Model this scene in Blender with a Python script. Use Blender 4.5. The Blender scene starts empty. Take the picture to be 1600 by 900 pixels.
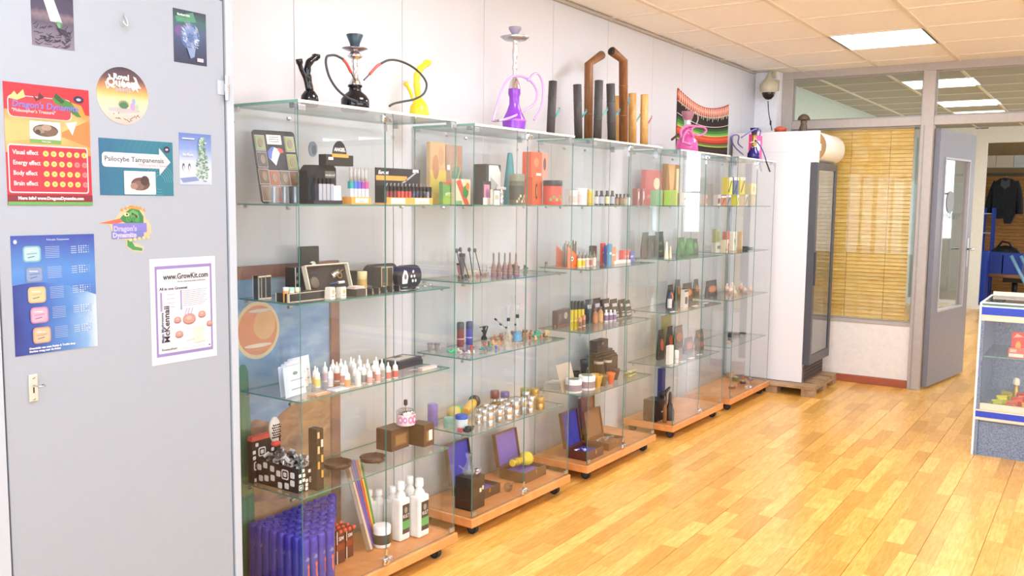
import bpy, bmesh, math, random
from math import sin, cos, pi, radians, atan2, hypot, sqrt
from mathutils import Vector, Matrix
random.seed(7)
SC = bpy.context.scene
COL = SC.collection
# ---------------------------------------------------------------- camera
F_PX = 1394.45; PITCH = .0978; YAW = .5904; ROLL = .0110; EYE = 1.4456
_F = Vector((-sin(YAW)*cos(PITCH), cos(YAW)*cos(PITCH), -sin(PITCH)))
_R = Vector((cos(YAW), sin(YAW), 0)); _U = _R.cross(_F)
_cr, _sr = cos(ROLL), sin(ROLL)
_R2 = _R*_cr + _U*_sr; _U2 = _U*_cr - _R*_sr
cam = bpy.data.cameras.new('camera'); cam.sensor_width = 36; cam.lens = F_PX*36/1600
cam.clip_start = .05; cam.clip_end = 100
camo = bpy.data.objects.new('camera', cam); COL.objects.link(camo)
m = Matrix((_R2, _U2, -_F)).transposed().to_4x4(); m.translation = (0, 0, EYE); camo.matrix_world = m
SC.camera = camo
# ---------------------------------------------------------------- world, lights, exposure
w = bpy.data.worlds.new('sky'); SC.world = w; w.use_nodes = True
bg = w.node_tree.nodes['Background']; bg.inputs[0].default_value = (.80, .90, 1, 1); bg.inputs[1].default_value = 1.0
def area(name, loc, rot, sx, sy, power, col):
    l = bpy.data.lights.new(name, 'AREA'); l.shape = 'RECTANGLE'; l.size = sx; l.size_y = sy
    l.energy = power; l.color = col
    o = bpy.data.objects.new(name, l); COL.objects.link(o); o.location = loc; o.rotation_euler = rot; return o
area('window_daylight', (.6, -3.4, 1.5), (radians(90), 0, 0), 5.2, 2.0, 88, (.78, .88, 1))          # shop front behind the camera
area('window_daylight', (4.15, 1.5, 1.5), (radians(90), 0, radians(90)), 6.0, 1.5, 68, (.86, .92, 1))    # windows along the right side
area('window_daylight', (4.1, 10.5, 1.5), (radians(90), 0, radians(90)), 4.5, 1.5, 45, (.9, .96, 1))
area('window_daylight', (1.5, 17.2, 1.5), (radians(-90), 0, 0), 3, 1.5, 30, (.9, .96, 1))
LAMP_W = 14.0          # strength of the ceiling light panels
vs = SC.view_settings; vs.view_transform = 'Standard'; vs.look = 'None'; vs.gamma = 1; vs.use_curve_mapping = False
vs.exposure = 0.95
SC.cycles.transparent_max_bounces = 64; SC.cycles.max_bounces = 8; SC.cycles.diffuse_bounces = 4
SC.cycles.sample_clamp_indirect = 4

# ---------------------------------------------------------------- where a pixel's ray meets a real surface
def _ray(px, py):
    return _F*F_PX + _R2*(px-800) + _U2*(450-py)
def at(px, py, x=None, y=None, z=None):
    d = _ray(px, py)
    t = (z-EYE)/d.z if z is not None else (x/d.x if x is not None else y/d.y)
    return Vector((d.x*t, d.y*t, EYE+d.z*t))
def proj(p):
    q = Vector(p)-Vector((0, 0, EYE)); c = q.dot(_F)
    return 800+q.dot(_R2)/c*F_PX, 450-q.dot(_U2)/c*F_PX, c
def colx(px, X, z):            # the point of the line x=X, height z that shows in column px
    py = 320
    for _ in range(8):
        P = at(px, py, x=X); P.z = z; py = proj(P)[1]
    return P
def rowz(P, py):               # height at which the vertical through P shows in row py
    lo, hi = -1, 3.5
    for _ in range(30):
        mid = (lo+hi)/2
        if proj((P[0], P[1], mid))[1] > py: lo = mid
        else: hi = mid
    return (lo+hi)/2
# ---------------------------------------------------------------- materials
def lin(c):
    if isinstance(c, str):
        c = tuple(int(c[i:i+2], 16)/255 for i in (0, 2, 4))
    return tuple(x/12.92 if x <= .04045 else ((x+.055)/1.055)**2.4 for x in c[:3])
_mc = {}
def M(c, rough=.5, metal=0, spec=.5, alpha=None, mott=1):
    k = (c, rough, metal, spec, alpha, mott)
    if k in _mc: return _mc[k]
    m = bpy.data.materials.new('paint_'+(c if isinstance(c, str) else 'mix')); m.use_nodes = True
    b = m.node_tree.nodes['Principled BSDF']
    nt = m.node_tree
    col = lin(c)
    tn = nt.nodes.new('ShaderNodeTexNoise'); tn.inputs['Scale'].default_value = 35; tn.inputs['Detail'].default_value = 3
    rp = nt.nodes.new('ShaderNodeValToRGB')
    rp.color_ramp.elements[0].position = .3; rp.color_ramp.elements[1].position = .7
    rp.color_ramp.elements[0].color = tuple(x*(1-.05*mott) for x in col)+(1,); rp.color_ramp.elements[1].color = tuple(min(1, x*(1+.03*mott)) for x in col)+(1,)
    tc = nt.nodes.new('ShaderNodeTexCoord'); nt.links.new(tc.outputs['Object'], tn.inputs['Vector'])
    nt.links.new(tn.outputs['Fac'], rp.inputs[0]); nt.links.new(rp.outputs[0], b.inputs['Base Color'])
    b.inputs['Roughness'].default_value = rough; b.inputs['Metallic'].default_value = metal
    b.inputs['Specular IOR Level'].default_value = spec
    if alpha is not None: b.inputs['Alpha'].default_value = alpha
    _mc[k] = m; return m
def glassmat(name, tint, ior=1.5, rough=.0, body=0, bodycol=(1, 1, 1)):
    m = bpy.data.materials.new(name); m.use_nodes = True; nt = m.node_tree; nt.nodes.clear()
    o = nt.nodes.new('ShaderNodeOutputMaterial'); t = nt.nodes.new('ShaderNodeBsdfTransparent'); t.inputs[0].default_value = tint+(1,)
    g = nt.nodes.new('ShaderNodeBsdfGlossy'); g.inputs['Roughness'].default_value = rough
    f = nt.nodes.new('ShaderNodeFresnel'); ge = nt.nodes.new('ShaderNodeNewGeometry'); mr = nt.nodes.new('ShaderNodeMapRange')   # same reflectance from both sides of a thin sheet
    mr.inputs['To Min'].default_value = ior; mr.inputs['To Max'].default_value = 1/ior; nt.links.new(ge.outputs['Backfacing'], mr.inputs['Value']); nt.links.new(mr.outputs[0], f.inputs[0])
    mx = nt.nodes.new('ShaderNodeMixShader')
    nt.links.new(f.outputs[0], mx.inputs[0]); nt.links.new(g.outputs[0], mx.inputs[2])
    if body:
        d = nt.nodes.new('ShaderNodeBsdfDiffuse'); d.inputs[0].default_value = bodycol+(1,)
        m2 = nt.nodes.new('ShaderNodeMixShader'); m2.inputs[0].default_value = body
        nt.links.new(t.outputs[0], m2.inputs[1]); nt.links.new(d.outputs[0], m2.inputs[2]); nt.links.new(m2.outputs[0], mx.inputs[1])
    else: nt.links.new(t.outputs[0], mx.inputs[1])
    nt.links.new(mx.outputs[0], o.inputs[0]); return m
GLASS = glassmat('clear_glass', (.994, .999, .997), 1.46)
GLASS_S = glassmat('shelf_glass', (.98, .993, .988))
GLASS_B = glassmat('hazy_back_glass', (.985, .995, .992), 1.6, 0, .05, (.80, .95, .97))
GLASS_C = glassmat('clear_plastic', (.93, .95, .95), 1.45, .05, .12, (.8, .85, .85))
GLASS_W = glassmat('window_glass', (.93, .96, .95))
GLASS_T = glassmat('smoky_glass', (.72, .72, .70))
GEDGE = M('528579', .15); GEDGE2 = M('79a89b', .12)
EMIT = {}
def emit(name, col, s):
    if name in EMIT: return EMIT[name]
    m = bpy.data.materials.new(name); m.use_nodes = True; b = m.node_tree.nodes['Principled BSDF']
    b.inputs['Base Color'].default_value = (.8, .8, .8, 1); b.inputs['Emission Color'].default_value = lin(col)+(1,); b.inputs['Emission Strength'].default_value = s
    EMIT[name] = m; return m
CHROME = M('d8d8da', .12, 1); STEEL = M('b9bcbe', .3, 1); BLACK = M('17171b', .35); BLACKG = M('0c0d16', .12)
WHITE = M('f2f2f0', .45); CREAM = M('efe6d2', .5); GOLD = M('c99f4d', .3, 1); RUBBER = M('1d1d1f', .6)
def woodmat(name, c1, c2, scale=(1, 1, 1), rough=.35, axis=None, nscale=6, rnd=0, bump=.0):
    m = bpy.data.materials.new(name); m.use_nodes = True; nt = m.node_tree; b = nt.nodes['Principled BSDF']
    tc = nt.nodes.new('ShaderNodeTexCoord'); mp = nt.nodes.new('ShaderNodeMapping'); mp.inputs['Scale'].default_value = scale
    n = nt.nodes.new('ShaderNodeTexNoise'); n.inputs['Scale'].default_value = nscale; n.inputs['Detail'].default_value = 5; n.inputs['Distortion'].default_value = .6
    r = nt.nodes.new('ShaderNodeValToRGB'); r.color_ramp.elements[0].position = .3; r.color_ramp.elements[1].position = .72
    r.color_ramp.elements[0].color = lin(c1)+(1,); r.color_ramp.elements[1].color = lin(c2)+(1,)
    nt.links.new(tc.outputs['Object'], mp.inputs[0]); nt.links.new(mp.outputs[0], n.inputs['Vector']); nt.links.new(n.outputs['Fac'], r.inputs[0])
    out = r.outputs[0]
    if rnd:
        oi = nt.nodes.new('ShaderNodeObjectInfo'); ge = nt.nodes.new('ShaderNodeNewGeometry')
        ad = nt.nodes.new('ShaderNodeMath'); ad.operation = 'ADD'; nt.links.new(oi.outputs['Random'], ad.inputs[0]); nt.links.new(ge.outputs['Random Per Island'], ad.inputs[1])
        fr = nt.nodes.new('ShaderNodeMath'); fr.operation = 'FRACT'; nt.links.new(ad.outputs[0], fr.inputs[0])
        # offsets the grain per piece too
        cb = nt.nodes.new('ShaderNodeCombineXYZ'); mu = nt.nodes.new('ShaderNodeMath'); mu.operation = 'MULTIPLY'; mu.inputs[1].default_value = 37
        nt.links.new(fr.outputs[0], mu.inputs[0]); nt.links.new(mu.outputs[0], cb.inputs[1]); nt.links.new(mu.outputs[0], cb.inputs[0]); nt.links.new(cb.outputs[0], mp.inputs['Location'])
        r2 = nt.nodes.new('ShaderNodeValToRGB'); e = r2.color_ramp.elements
        e[0].position = 0; e[0].color = (1-rnd*1.0, 1-rnd*1.15, 1-rnd*1.5, 1); e[1].position = 1; e[1].color = (1+rnd*.35, 1+rnd*.6, 1+rnd*1.3, 1)
        e2 = e.new(.45); e2.color = (1-rnd*.25, 1-rnd*.25, 1-rnd*.3, 1); e3 = e.new(.8); e3.color = (1, 1, 1.05, 1)
        nt.links.new(fr.outputs[0], r2.inputs[0])
        mm = nt.nodes.new('ShaderNodeMixRGB'); mm.blend_type = 'MULTIPLY'; mm.inputs[0].default_value = 1
        nt.links.new(out, mm.inputs[1]); nt.links.new(r2.outputs[0], mm.inputs[2]); out = mm.outputs[0]
    nt.links.new(out, b.inputs['Base Color']); b.inputs['Roughness'].default_value = rough
    return m
# ---------------------------------------------------------------- mesh helpers
class MB:
    def __init__(s): s.v = []; s.f = []; s.mi = []; s.m = []; s.sm = []
    def mat(s, m):
        if m not in s.m: s.m.append(m)
        return s.m.index(m)
    def add(s, vs, fs, m, smooth=False, T=None):
        b = len(s.v); i = s.mat(m)
        s.v += [tuple(T @ Vector(v)) if T else tuple(v) for v in vs]
        for f in fs: s.f.append([b+k for k in f]); s.mi.append(i); s.sm.append(smooth)
        return s
    def box(s, x0, x1, y0, y1, z0, z1, m, T=None, mats=None, bev=0):
        if bev:
            b = bev; pts = []; fs = []
            bm = bmesh.new(); bmesh.ops.create_cube(bm, size=1)
            for v in bm.verts: v.co = Vector(((x0+x1)/2+v.co.x*(x1-x0), (y0+y1)/2+v.co.y*(y1-y0), (z0+z1)/2+v.co.z*(z1-z0)))
            bmesh.ops.bevel(bm, geom=bm.edges[:], offset=b, segments=2, affect='EDGES', profile=.5)
            bm.verts.index_update(); pts = [v.co.copy() for v in bm.verts]; fs = [[v.index for v in f.verts] for f in bm.faces]; bm.free()
            return s.add(pts, fs, m, False, T)
        vs = [(x0, y0, z0), (x1, y0, z0), (x1, y1, z0), (x0, y1, z0), (x0, y0, z1), (x1, y0, z1), (x1, y1, z1), (x0, y1, z1)]
        fs = [(0, 3, 2, 1), (4, 5, 6, 7), (0, 1, 5, 4), (2, 3, 7, 6), (1, 2, 6, 5), (3, 0, 4, 7)]   # bottom top front(-y) back(+y) +x -x
        if mats:
            b = len(s.v); s.v += [tuple(T @ Vector(v)) if T else v for v in vs]
            for f, mm in zip(fs, mats): s.f.append([b+k for k in f]); s.mi.append(s.mat(mm or m)); s.sm.append(False)
            return s
        return s.add(vs, fs, m, False, T)
    def lathe(s, prof, m, n=20, c=(0, 0, 0), T=None, smooth=True, sx=1, sy=1, cap=True):
        vs = []; fs = []
        for r, z in prof:
            for k in range(n):
                a = 2*pi*k/n; vs.append((c[0]+r*cos(a)*sx, c[1]+r*sin(a)*sy, c[2]+z))
        for i in range(len(prof)-1):
            for k in range(n):
                k2 = (k+1) % n; fs.append((i*n+k, i*n+k2, (i+1)*n+k2, (i+1)*n+k))
        s.add(vs, fs, m, smooth, T)
        if cap:
            for i, rev in ((0, True), (len(prof)-1, False)):
                if prof[i][0] > 1e-5:
                    ring = vs[i*n:(i+1)*n]; idx = list(range(n)); s.add(ring, [idx[::-1] if rev else idx], m, False, T)
        return s
    def cyl(s, r, z0, z1, m, n=16, c=(0, 0, 0), T=None): return s.lathe([(r, z0), (r, z1)], m, n, c, T, n > 8)
    def tube(s, pts, r, m, n=8, T=None, smooth=True, rs=None):
        pts = [Vector(p) for p in pts]; vs = []; fs = []; up = Vector((0, 0, 1)); pu = None
        for i, p in enumerate(pts):
            d = (pts[min(i+1, len(pts)-1)]-pts[max(i-1, 0)]).normalized()
            if pu is None:
                a = d.cross(up if abs(d.z) < .9 else Vector((1, 0, 0))).normalized()
            else: a = (pu - d*pu.dot(d)).normalized()
            pu = a; b = d.cross(a); rr = rs[i] if rs else r
            for k in range(n):
                t = 2*pi*k/n; vs.append(p+a*cos(t)*rr+b*sin(t)*rr)
        for i in range(len(pts)-1):
            for k in range(n):
                k2 = (k+1) % n; fs.append((i*n+k, (i+1)*n+k, (i+1)*n+k2, i*n+k2))
        fs.append(list(range(n))); fs.append([len(vs)-n+k for k in range(n)][::-1])
        return s.add(vs, fs, m, smooth, T)
    def ball(s, r, c, m, n=12, sx=1, sy=1, sz=1, T=None):
        pr = [(max(1e-6, r*sin(pi*i/(n//2+2))), -r*cos(pi*i/(n//2+2))*sz) for i in range(n//2+3)]
        return s.lathe(pr, m, n, c, T, True, sx, sy, False)
    def prism(s, poly, y0, y1, m, T=None, side=None):      # polygon in x,z; from y0 (front) to y1
        n = len(poly); vs = [(x, y0, z) for x, z in poly]+[(x, y1, z) for x, z in poly]
        a = sum(poly[i][0]*poly[(i+1) % n][1]-poly[(i+1) % n][0]*poly[i][1] for i in range(n))
        f0 = list(range(n)); f1 = [n+i for i in range(n)]
        if a > 0: f1 = f1[::-1]
        else: f0 = f0[::-1]
        s.add(vs, [f0, f1], m, False, T)
        sd = [(i, n+i, n+(i+1) % n, (i+1) % n) if a > 0 else (i, (i+1) % n, n+(i+1) % n, n+i) for i in range(n)]
        return s.add(vs, sd, side or m, False, T)
    def build(s, name, parent=None, loc=None, rz=None, bevel=0):
        me = bpy.data.meshes.new(name); me.from_pydata(s.v, [], s.f); me.update()
        for m in s.m: me.materials.append(m)
        me.polygons.foreach_set('material_index', s.mi); me.polygons.foreach_set('use_smooth', s.sm)
        o = bpy.data.objects.new(name, me); COL.objects.link(o)
        if parent: o.parent = parent
        if loc is not None: o.location = loc
        if rz is not None: o.rotation_euler = (0, 0, rz)
        return o
def tag(o, label, cat, group=None, kind=None):
    if label: o['label'] = label
    if cat: o['category'] = cat
    if group: o['group'] = group
    if kind: o['kind'] = kind
    return o
def thing(name, label, cat, loc=(0, 0, 0), rz=0, group=None, scale=None):
    o = bpy.data.objects.new(name, None); COL.objects.link(o); o.empty_display_size = .05
    o.location = loc; o.rotation_euler = (0, 0, rz)
    return tag(o, label, cat, group)
def struct(name, mb, parent=None):
    o = mb.build(name, parent)
    if not parent: o['kind'] = 'structure'
    return o
def dup(root, label=None, group=None, parent=None):
    r = root.copy(); COL.objects.link(r); r.parent = parent
    if label: r['label'] = label
    if group: r['group'] = group
    for ch in list(root.children):
        dup(ch, parent=r)
    return r
FACE = pi/2          # a thing whose front is local -y faces the aisle (+x) with this turn
def rz_(a): return Matrix.Rotation(a, 4, 'Z')
def rx_(a): return Matrix.Rotation(a, 4, 'X')
def ry_(a): return Matrix.Rotation(a, 4, 'Y')
def tr_(x, y, z): return Matrix.Translation((x, y, z))
_tc = {}
def text(body, size, mat, parent, x, z, y=0, align='LEFT', name='lettering', rot=0, sx=1, bold=0, depth=.0004, italic=0):
    k = (body, size, align, bold, italic)
    if k not in _tc:
        c = bpy.data.curves.new('t', 'FONT'); c.body = body; c.size = size; c.align_x = align; c.resolution_u = 2; c.offset = bold; c.extrude = depth/2; c.shear = italic
        o = bpy.data.objects.new('t', c); COL.objects.link(o)
        bpy.context.view_layer.update()
        me = bpy.data.meshes.new_from_object(o.evaluated_get(bpy.context.evaluated_depsgraph_get()))
        bpy.data.objects.remove(o); bpy.data.curves.remove(c); _tc[k] = me
    me = _tc[k].copy(); me.name = name; me.materials.clear(); me.materials.append(mat)
    o = bpy.data.objects.new(name, me); COL.objects.link(o); o.parent = parent
    o.matrix_local = tr_(x, y, z) @ rx_(pi/2) @ rz_(rot) @ Matrix.Diagonal((sx, 1, 1, 1))
    return o
def ellipse(cx, cz, rx, rz, n=20, a0=0): return [(cx+rx*cos(a0+2*pi*k/n), cz+rz*sin(a0+2*pi*k/n)) for k in range(n)]
def rrect(x0, x1, z0, z1, r, n=4):
    p = []
    for cx, cz, a in ((x1-r, z0+r, -pi/2), (x1-r, z1-r, 0), (x0+r, z1-r, pi/2), (x0+r, z0+r, pi)):
        for k in range(n+1): p.append((cx+r*cos(a+pi/2*k/n), cz+r*sin(a+pi/2*k/n)))
    return p
ORD = ['first', 'second', 'third', 'fourth', 'fifth', 'sixth', 'seventh', 'eighth', 'ninth', 'tenth', 'eleventh', 'twelfth', 'thirteenth', 'fourteenth', 'fifteenth', 'sixteenth', 'seventeenth', 'eighteenth', 'nineteenth', 'twentieth', 'twenty-first', 'twenty-second', 'twenty-third', 'twenty-fourth', 'twenty-fifth', 'twenty-sixth', 'twenty-seventh', 'twenty-eighth', 'twenty-ninth', 'thirtieth']
# ================================================================ THE SETTING
CZ = 2.52; WX = -2.535; BY = 7.53
# floor: parquet strips
def floorstrips():
    base = MB().box(-2.7, 4.2, -3.5, 17.5, -.03, -.004, M('8a6428', .5)); fl = base.build('floor'); fl['kind'] = 'structure'
    FM = woodmat('parquet', 'df9f42', 'eebb66', (16, 1.6, 1), .23, rnd=.25)
    sw = .0705; g = .0006
    cand = []
    rnd = random.Random(3)
    ncol = int(6.9/sw)
    for i in range(ncol):
        x = -2.7+i*sw; y = -3.5-rnd.random()*.4
        while y < 17.4:
            L = rnd.choice((.26, .34, .42, .5)); gx = .0022 if i % 3 == 0 else g
            cand.append((x+gx, x+sw, y+g, y+L, rnd.random())); y += L
    def vis(c):
        cx, cy = (c[0]+c[1])/2, (c[2]+c[3])/2
        if cy < .5: return 0
        px, py, d = proj((cx, cy, 0))
        if d < .5 or not (-30 < px < 1640 and py < 930): return 0
        if cx < -2.3 and cy < 7: return 0
        return (c[3]-c[2])/d**3
    cand.sort(key=vis, reverse=True)
    cache = {}
    for c in cand[:290]:
        w, L = c[1]-c[0], c[3]-c[2]; k = (round(w, 4), round(L, 3))
        if k not in cache:
            cache[k] = MB().box(-w/2, w/2, -L/2, L/2, -.006, 0, FM)
            o = cache[k].build('floor_strip', fl); cache[k] = o.data
        else:
            o = bpy.data.objects.new('floor_strip', cache[k]); COL.objects.link(o); o.parent = fl
        o.location = ((c[0]+c[1])/2, (c[2]+c[3])/2, 0)
    mb = MB()
    for c in cand[290:]: mb.add([(c[0], c[2], 0), (c[1], c[2], 0), (c[1], c[3], 0), (c[0], c[3], 0)], [(0, 1, 2, 3)], FM)
    o = mb.build('parquet', fl); o['kind'] = 'stuff'
floorstrips()
# ceilings: tiles laid in a grid
TILE = M('f6f2ec', .85, 0, .2, mott=.4); TBAR = M('e6d9c6', .6)
def ceiling(name, x0, x1, y0, y1, z, gx, gy, px_, py_, lamps, tile, bar, lampmat):
    c = MB().box(x0, x1, y0, y1, z+.05, z+.08, tile).build(name); c['kind'] = 'structure'
    bars = MB(); xs = []; ys = []
    x = gx+px_*math.ceil((x0-gx)/px_); xs = []
    while x < x1: xs.append(x); x += px_
    y = gy+py_*math.ceil((y0-gy)/py_)
    while y < y1: ys.append(y); y += py_
    for x in xs: bars.box(x-.012, x+.012, y0, y1, z-.004, z+.012, bar)
    for y in ys: bars.box(x0, x1, y-.007, y+.007, z-.003, z+.012, bar)
    bars.build('grid_bars', c)
    X = [x0]+xs+[x1]; Y = [y0]+ys+[y1]; cache = {}
    lampset = set()
    for i in range(len(X)-1):
        for j in range(len(Y)-1):
            cx, cy = (X[i]+X[i+1])/2, (Y[j]+Y[j+1])/2
            w, d = X[i+1]-X[i], Y[j+1]-Y[j]
            if w < .03 or d < .03: continue
            il = any(abs(cx-lx) < .3 and abs(cy-ly) < .3 for lx, ly in lamps)
            if il:
                lampset.add((cx, cy, w, d)); continue
            if cy < 1.2 or cx > 2.6: 
                k = ('t', round(w, 3), round(d, 3))
                nm = 'tile'
            k = (round(w, 3), round(d, 3))
            if k in cache: o = bpy.data.objects.new('ceiling_tile', cache[k]); COL.objects.link(o); o.parent = c
            else:
                o = MB().box(-w/2+.006, w/2-.006, -d/2+.005, d/2-.005, 0, .02, tile).build('ceiling_tile', c); cache[k] = o.data
            o.location = (cx, cy, z+.003+random.random()*.002)
    return c, sorted(lampset, key=lambda t: (t[1], t[0]))
def lamp_thing(cx, cy, w, d, z, label, lampmat, group):
    t = thing('ceiling_light', label, 'ceiling light', (cx, cy, z), 0, group)
    MB().box(-w/2+.02, w/2-.02, -d/2+.02, d/2-.02, .0, .01, lampmat).build('diffuser', t)
    f = MB()
    for a, b, c_, e in ((-w/2+.003, -w/2+.02, -d/2+.003, d/2-.003), (w/2-.02, w/2-.003, -d/2+.003, d/2-.003), (-w/2+.02, w/2-.02, -d/2+.003, -d/2+.02), (-w/2+.02, w/2-.02, d/2-.02, d/2-.003)):
        f.box(a, b, c_, e, -.004, .02, WHITE)
    f.build('frame', t)
LM = emit('lamp_diffuser', 'eaf1ff', LAMP_W); LM2 = emit('lamp_diffuser_far', 'f8ffff', LAMP_W*.8); LM3 = emit('lamp_diffuser_warm', 'ffe6c0', LAMP_W*.45)
lamps = [(-1.32, 6.38), (-1.32, 4.5), (-1.32, 2.6), (-1.32, .7), (.98, 6.38), (.98, 4.5), (.98, 2.6), (.98, .7), (-1.32, -1.3), (.98, -1.3)]
c, ls = ceiling('ceiling', -2.6, 4.2, -3.5, BY+.05, CZ, -1.03, 4.79, .575, .606, lamps, TILE, TBAR, LM)
nm = {0: 'behind the camera'}
for i, (cx, cy, w_, d_) in enumerate(ls):
    vis = cx < -1 and cy > 3.6
    lab = ('square glowing ceiling light panel nearest the glazed partition' if cy > 6 else 'glowing ceiling light panel at the top edge, second from the partition') if vis else 'square light panel %s, %s from the partition' % ('above the cabinet aisle' if cx < 0 else 'on the right side', ORD[int(round((6.6-cy)/1.9))])
    lamp_thing(cx, cy, w_, d_, CZ, lab, LM, 'ceiling light panels in the shop')
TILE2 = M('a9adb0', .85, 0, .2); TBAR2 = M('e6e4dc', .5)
lamps2 = [(-1.32, 8.8), (-1.32, 10.4), (-1.32, 11.6), (-.5, 10.1), (-.5, 11.3), (.9, 9.4), (.9, 11.2)]
c2, ls2 = ceiling('ceiling_back', -2.6, 4.2, BY+.1, 17.5, CZ, -1.08, 8.5, .555, .606, lamps2, TILE2, TBAR2, LM2)
for i, (cx, cy, w_, d_) in enumerate(ls2):
    warm = cx < -1
    lamp_thing(cx, cy, w_, d_, CZ, '%s light panel in the back room, %s from the partition' % ('warm dim' if warm else ('cool bright' if cx < 0 else 'bright far right'), ORD[sorted(set(round(t[1], 2) for t in ls2 if abs(t[0]-cx) < .2)).index(round(cy, 2))]), LM3 if warm else LM2, 'ceiling light panels in the back room')
# left wall: white boards with thin seams
WALL = M('d2d3d7', .6, 0, .3, mott=.15)
wl = MB().box(WX-.08, WX-.006, 1.7, BY, 0, CZ+.05, WALL).build('wall_left'); wl['kind'] = 'structure'
ys = [1.75, 2.329, 2.93, 3.52, 4.15, 4.77, 5.39, 5.87, 6.47, 7.07, BY]
for a, b in zip(ys, ys[1:]): MB().box(WX-.006, WX, a+.0015, b-.0015, 0, CZ, WALL).build('wall_panel', wl)
struct('trim_1', MB().box(WX, WX+.02, 1.8, BY-.2, CZ-.018, CZ-.002, M('b4aa9c', .6)))
# closet front on the near left
DOORC = M('939ba5', .5, 0, .35, mott=.2); JAMB = M('a8b1bb', .45, mott=.2)
DX = -2.16
cl = MB().box(WX-.2, DX-.035, 0, 1.745, 0, CZ, JAMB); cl.box(DX-.035, DX+.004, 1.72, 1.745, 0, CZ, JAMB); cl.box(DX-.035, DX+.004, 0.2, 1.058, 0, CZ, JAMB); cl.box(DX-.035, DX+.004, 1.058, 1.72, 2.012, CZ, JAMB)
struct('wall_closet', cl)
dr = MB().box(DX-.03, DX, 1.064, 1.715, .01, 2.006, DOORC, bev=.002).build('door_1'); dr['kind'] = 'structure'
for z in (1.76, .25):
    h = MB(); h.cyl(.007, -.035, .035, STEEL, 10, (DX+.008, 1.7175, z)); h.cyl(.0085, -.01, .01, CHROME, 10, (DX+.008, 1.7175, z)); h.box(DX, DX+.003, 1.69, 1.715, z-.02, z+.02, JAMB); h.build('hinge', dr)
hp = MB(); hp.box(DX, DX+.005, 1.118, 1.140, .945, 1.012, M('d3cfc6', .3, .6), bev=.0015); hp.build('lock_plate', dr)
hk = MB()
for z in (.952, 1.004): hk.lathe([(.0035, 0), (.003, .002), (0.0001, .0025)], STEEL, 10, T=tr_(DX+.005, 1.129, z) @ ry_(pi/2))
hk.tube([(DX+.005, 1.129, .985), (DX+.03, 1.129, .985), (DX+.034, 1.136, .985), (DX+.03, 1.143, .985), (DX+.016, 1.145, .985)], .0022, STEEL, 8)
hk.box(DX+.0052, DX+.0058, 1.1275, 1.1305, .966, .98, BLACK); hk.build('key', dr)
# corner pier, back partition
PB = MB().box(-2.54, -2.35, 7.38, BY+.1, 0, CZ, M('f2f1f4', .5)); struct('trim_2', PB)
FR = M('b5aca4', .5, 0, .3); FRD = M('9b9590', .5)
def bar(n, x0, x1, z0, z1, y0=BY-.02, y1=BY+.07, m=FR): return struct(n, MB().box(x0, x1, y0, y1, z0, z1, m, bev=.003))
bar('trim_3', -2.35, 4.2, 2.465, CZ+.02)          # head beam
bar('trim_4', -2.35, -2.262, 0, 2.465)
bar('trim_5', -2.262, -1.268, 2.055, 2.122); bar('trim_6', -1.18, 4.2, 2.055, 2.122)   # transom
bar('trim_7', -1.268, -1.18, 0, 2.465, BY-.03, BY+.08)       # door post
bar('trim_8', -1.262+.02, -1.245, 0.0, 2.05, BY-.036, BY-.03, FRD)
bar('trim_9', -.16, -.07, 0, 2.465)
bar('trim_17', -.62+.3, -.28, 2.122, 2.465)
struct('wall_back', MB().box(-.07, 4.2, BY, BY+.06, 0, 2.06, M('e6ddd0', .6)).box(-2.262, -1.268, BY, BY+.05, .06, .5, M('e9e2da', .55)))
struct('baseboard_back', MB().box(-2.3, -1.268, BY-.018, BY+.01, 0, .058, M('a4553a', .4), bev=.003))
bar('trim_10', -2.262, -1.268, .49, .515, BY-.006, BY+.055)
for n, (x0, x1, z0, z1) in {'window_1': (-2.262, -1.268, 2.122, 2.465), 'window_2': (-1.18, -.32, 2.122, 2.465), 'window_3': (-2.262, -1.268, .515, 2.055)}.items():
    o = struct(n, MB().box(x0, x1, BY+.01, BY+.016, z0, z1, GLASS_W))
    f = MB()
    for a, b, c_, d_ in ((x0, x0+.012, z0, z1), (x1-.012, x1, z0, z1), (x0+.012, x1-.012, z0, z0+.012), (x0+.012, x1-.012, z1-.012, z1)): f.box(a, b, BY+.004, BY+.022, c_, d_, FRD)
    f.build('window_frame', o)
# blinds
bl = thing('wooden_blind', 'golden wooden slatted blind hanging behind the glass of the partition', 'blind', (-1.79, BY+.045, .52))
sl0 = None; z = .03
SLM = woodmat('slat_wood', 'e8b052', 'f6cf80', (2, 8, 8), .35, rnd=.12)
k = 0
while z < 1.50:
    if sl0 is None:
        sl0 = MB().box(-.46, .46, -.0012, .0012, -.0166, .0166, SLM, T=rx_(radians(-20)), mats=[M('9a6424', .6), None, None, None, None, None]).build('slat', bl); me = sl0.data; sl0.location = (.005, 0, z)  # darker lower edge paints in the shadow line between slats
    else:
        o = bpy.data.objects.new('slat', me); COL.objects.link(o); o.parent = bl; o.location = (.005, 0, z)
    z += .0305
MB().box(-.455, .465, -.012, .012, 1.505, 1.53, SLM).build('head_rail', bl)
MB().box(-.455, .465, -.010, .010, -.004, .012, SLM).build('bottom_rail', bl)
for x in (-.3, .005, .3):
    MB().tube([(x, -.016, .0), (x, -.016, 1.51)], .0012, M('a07030', .6), 5).build('cord', bl)
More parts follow.
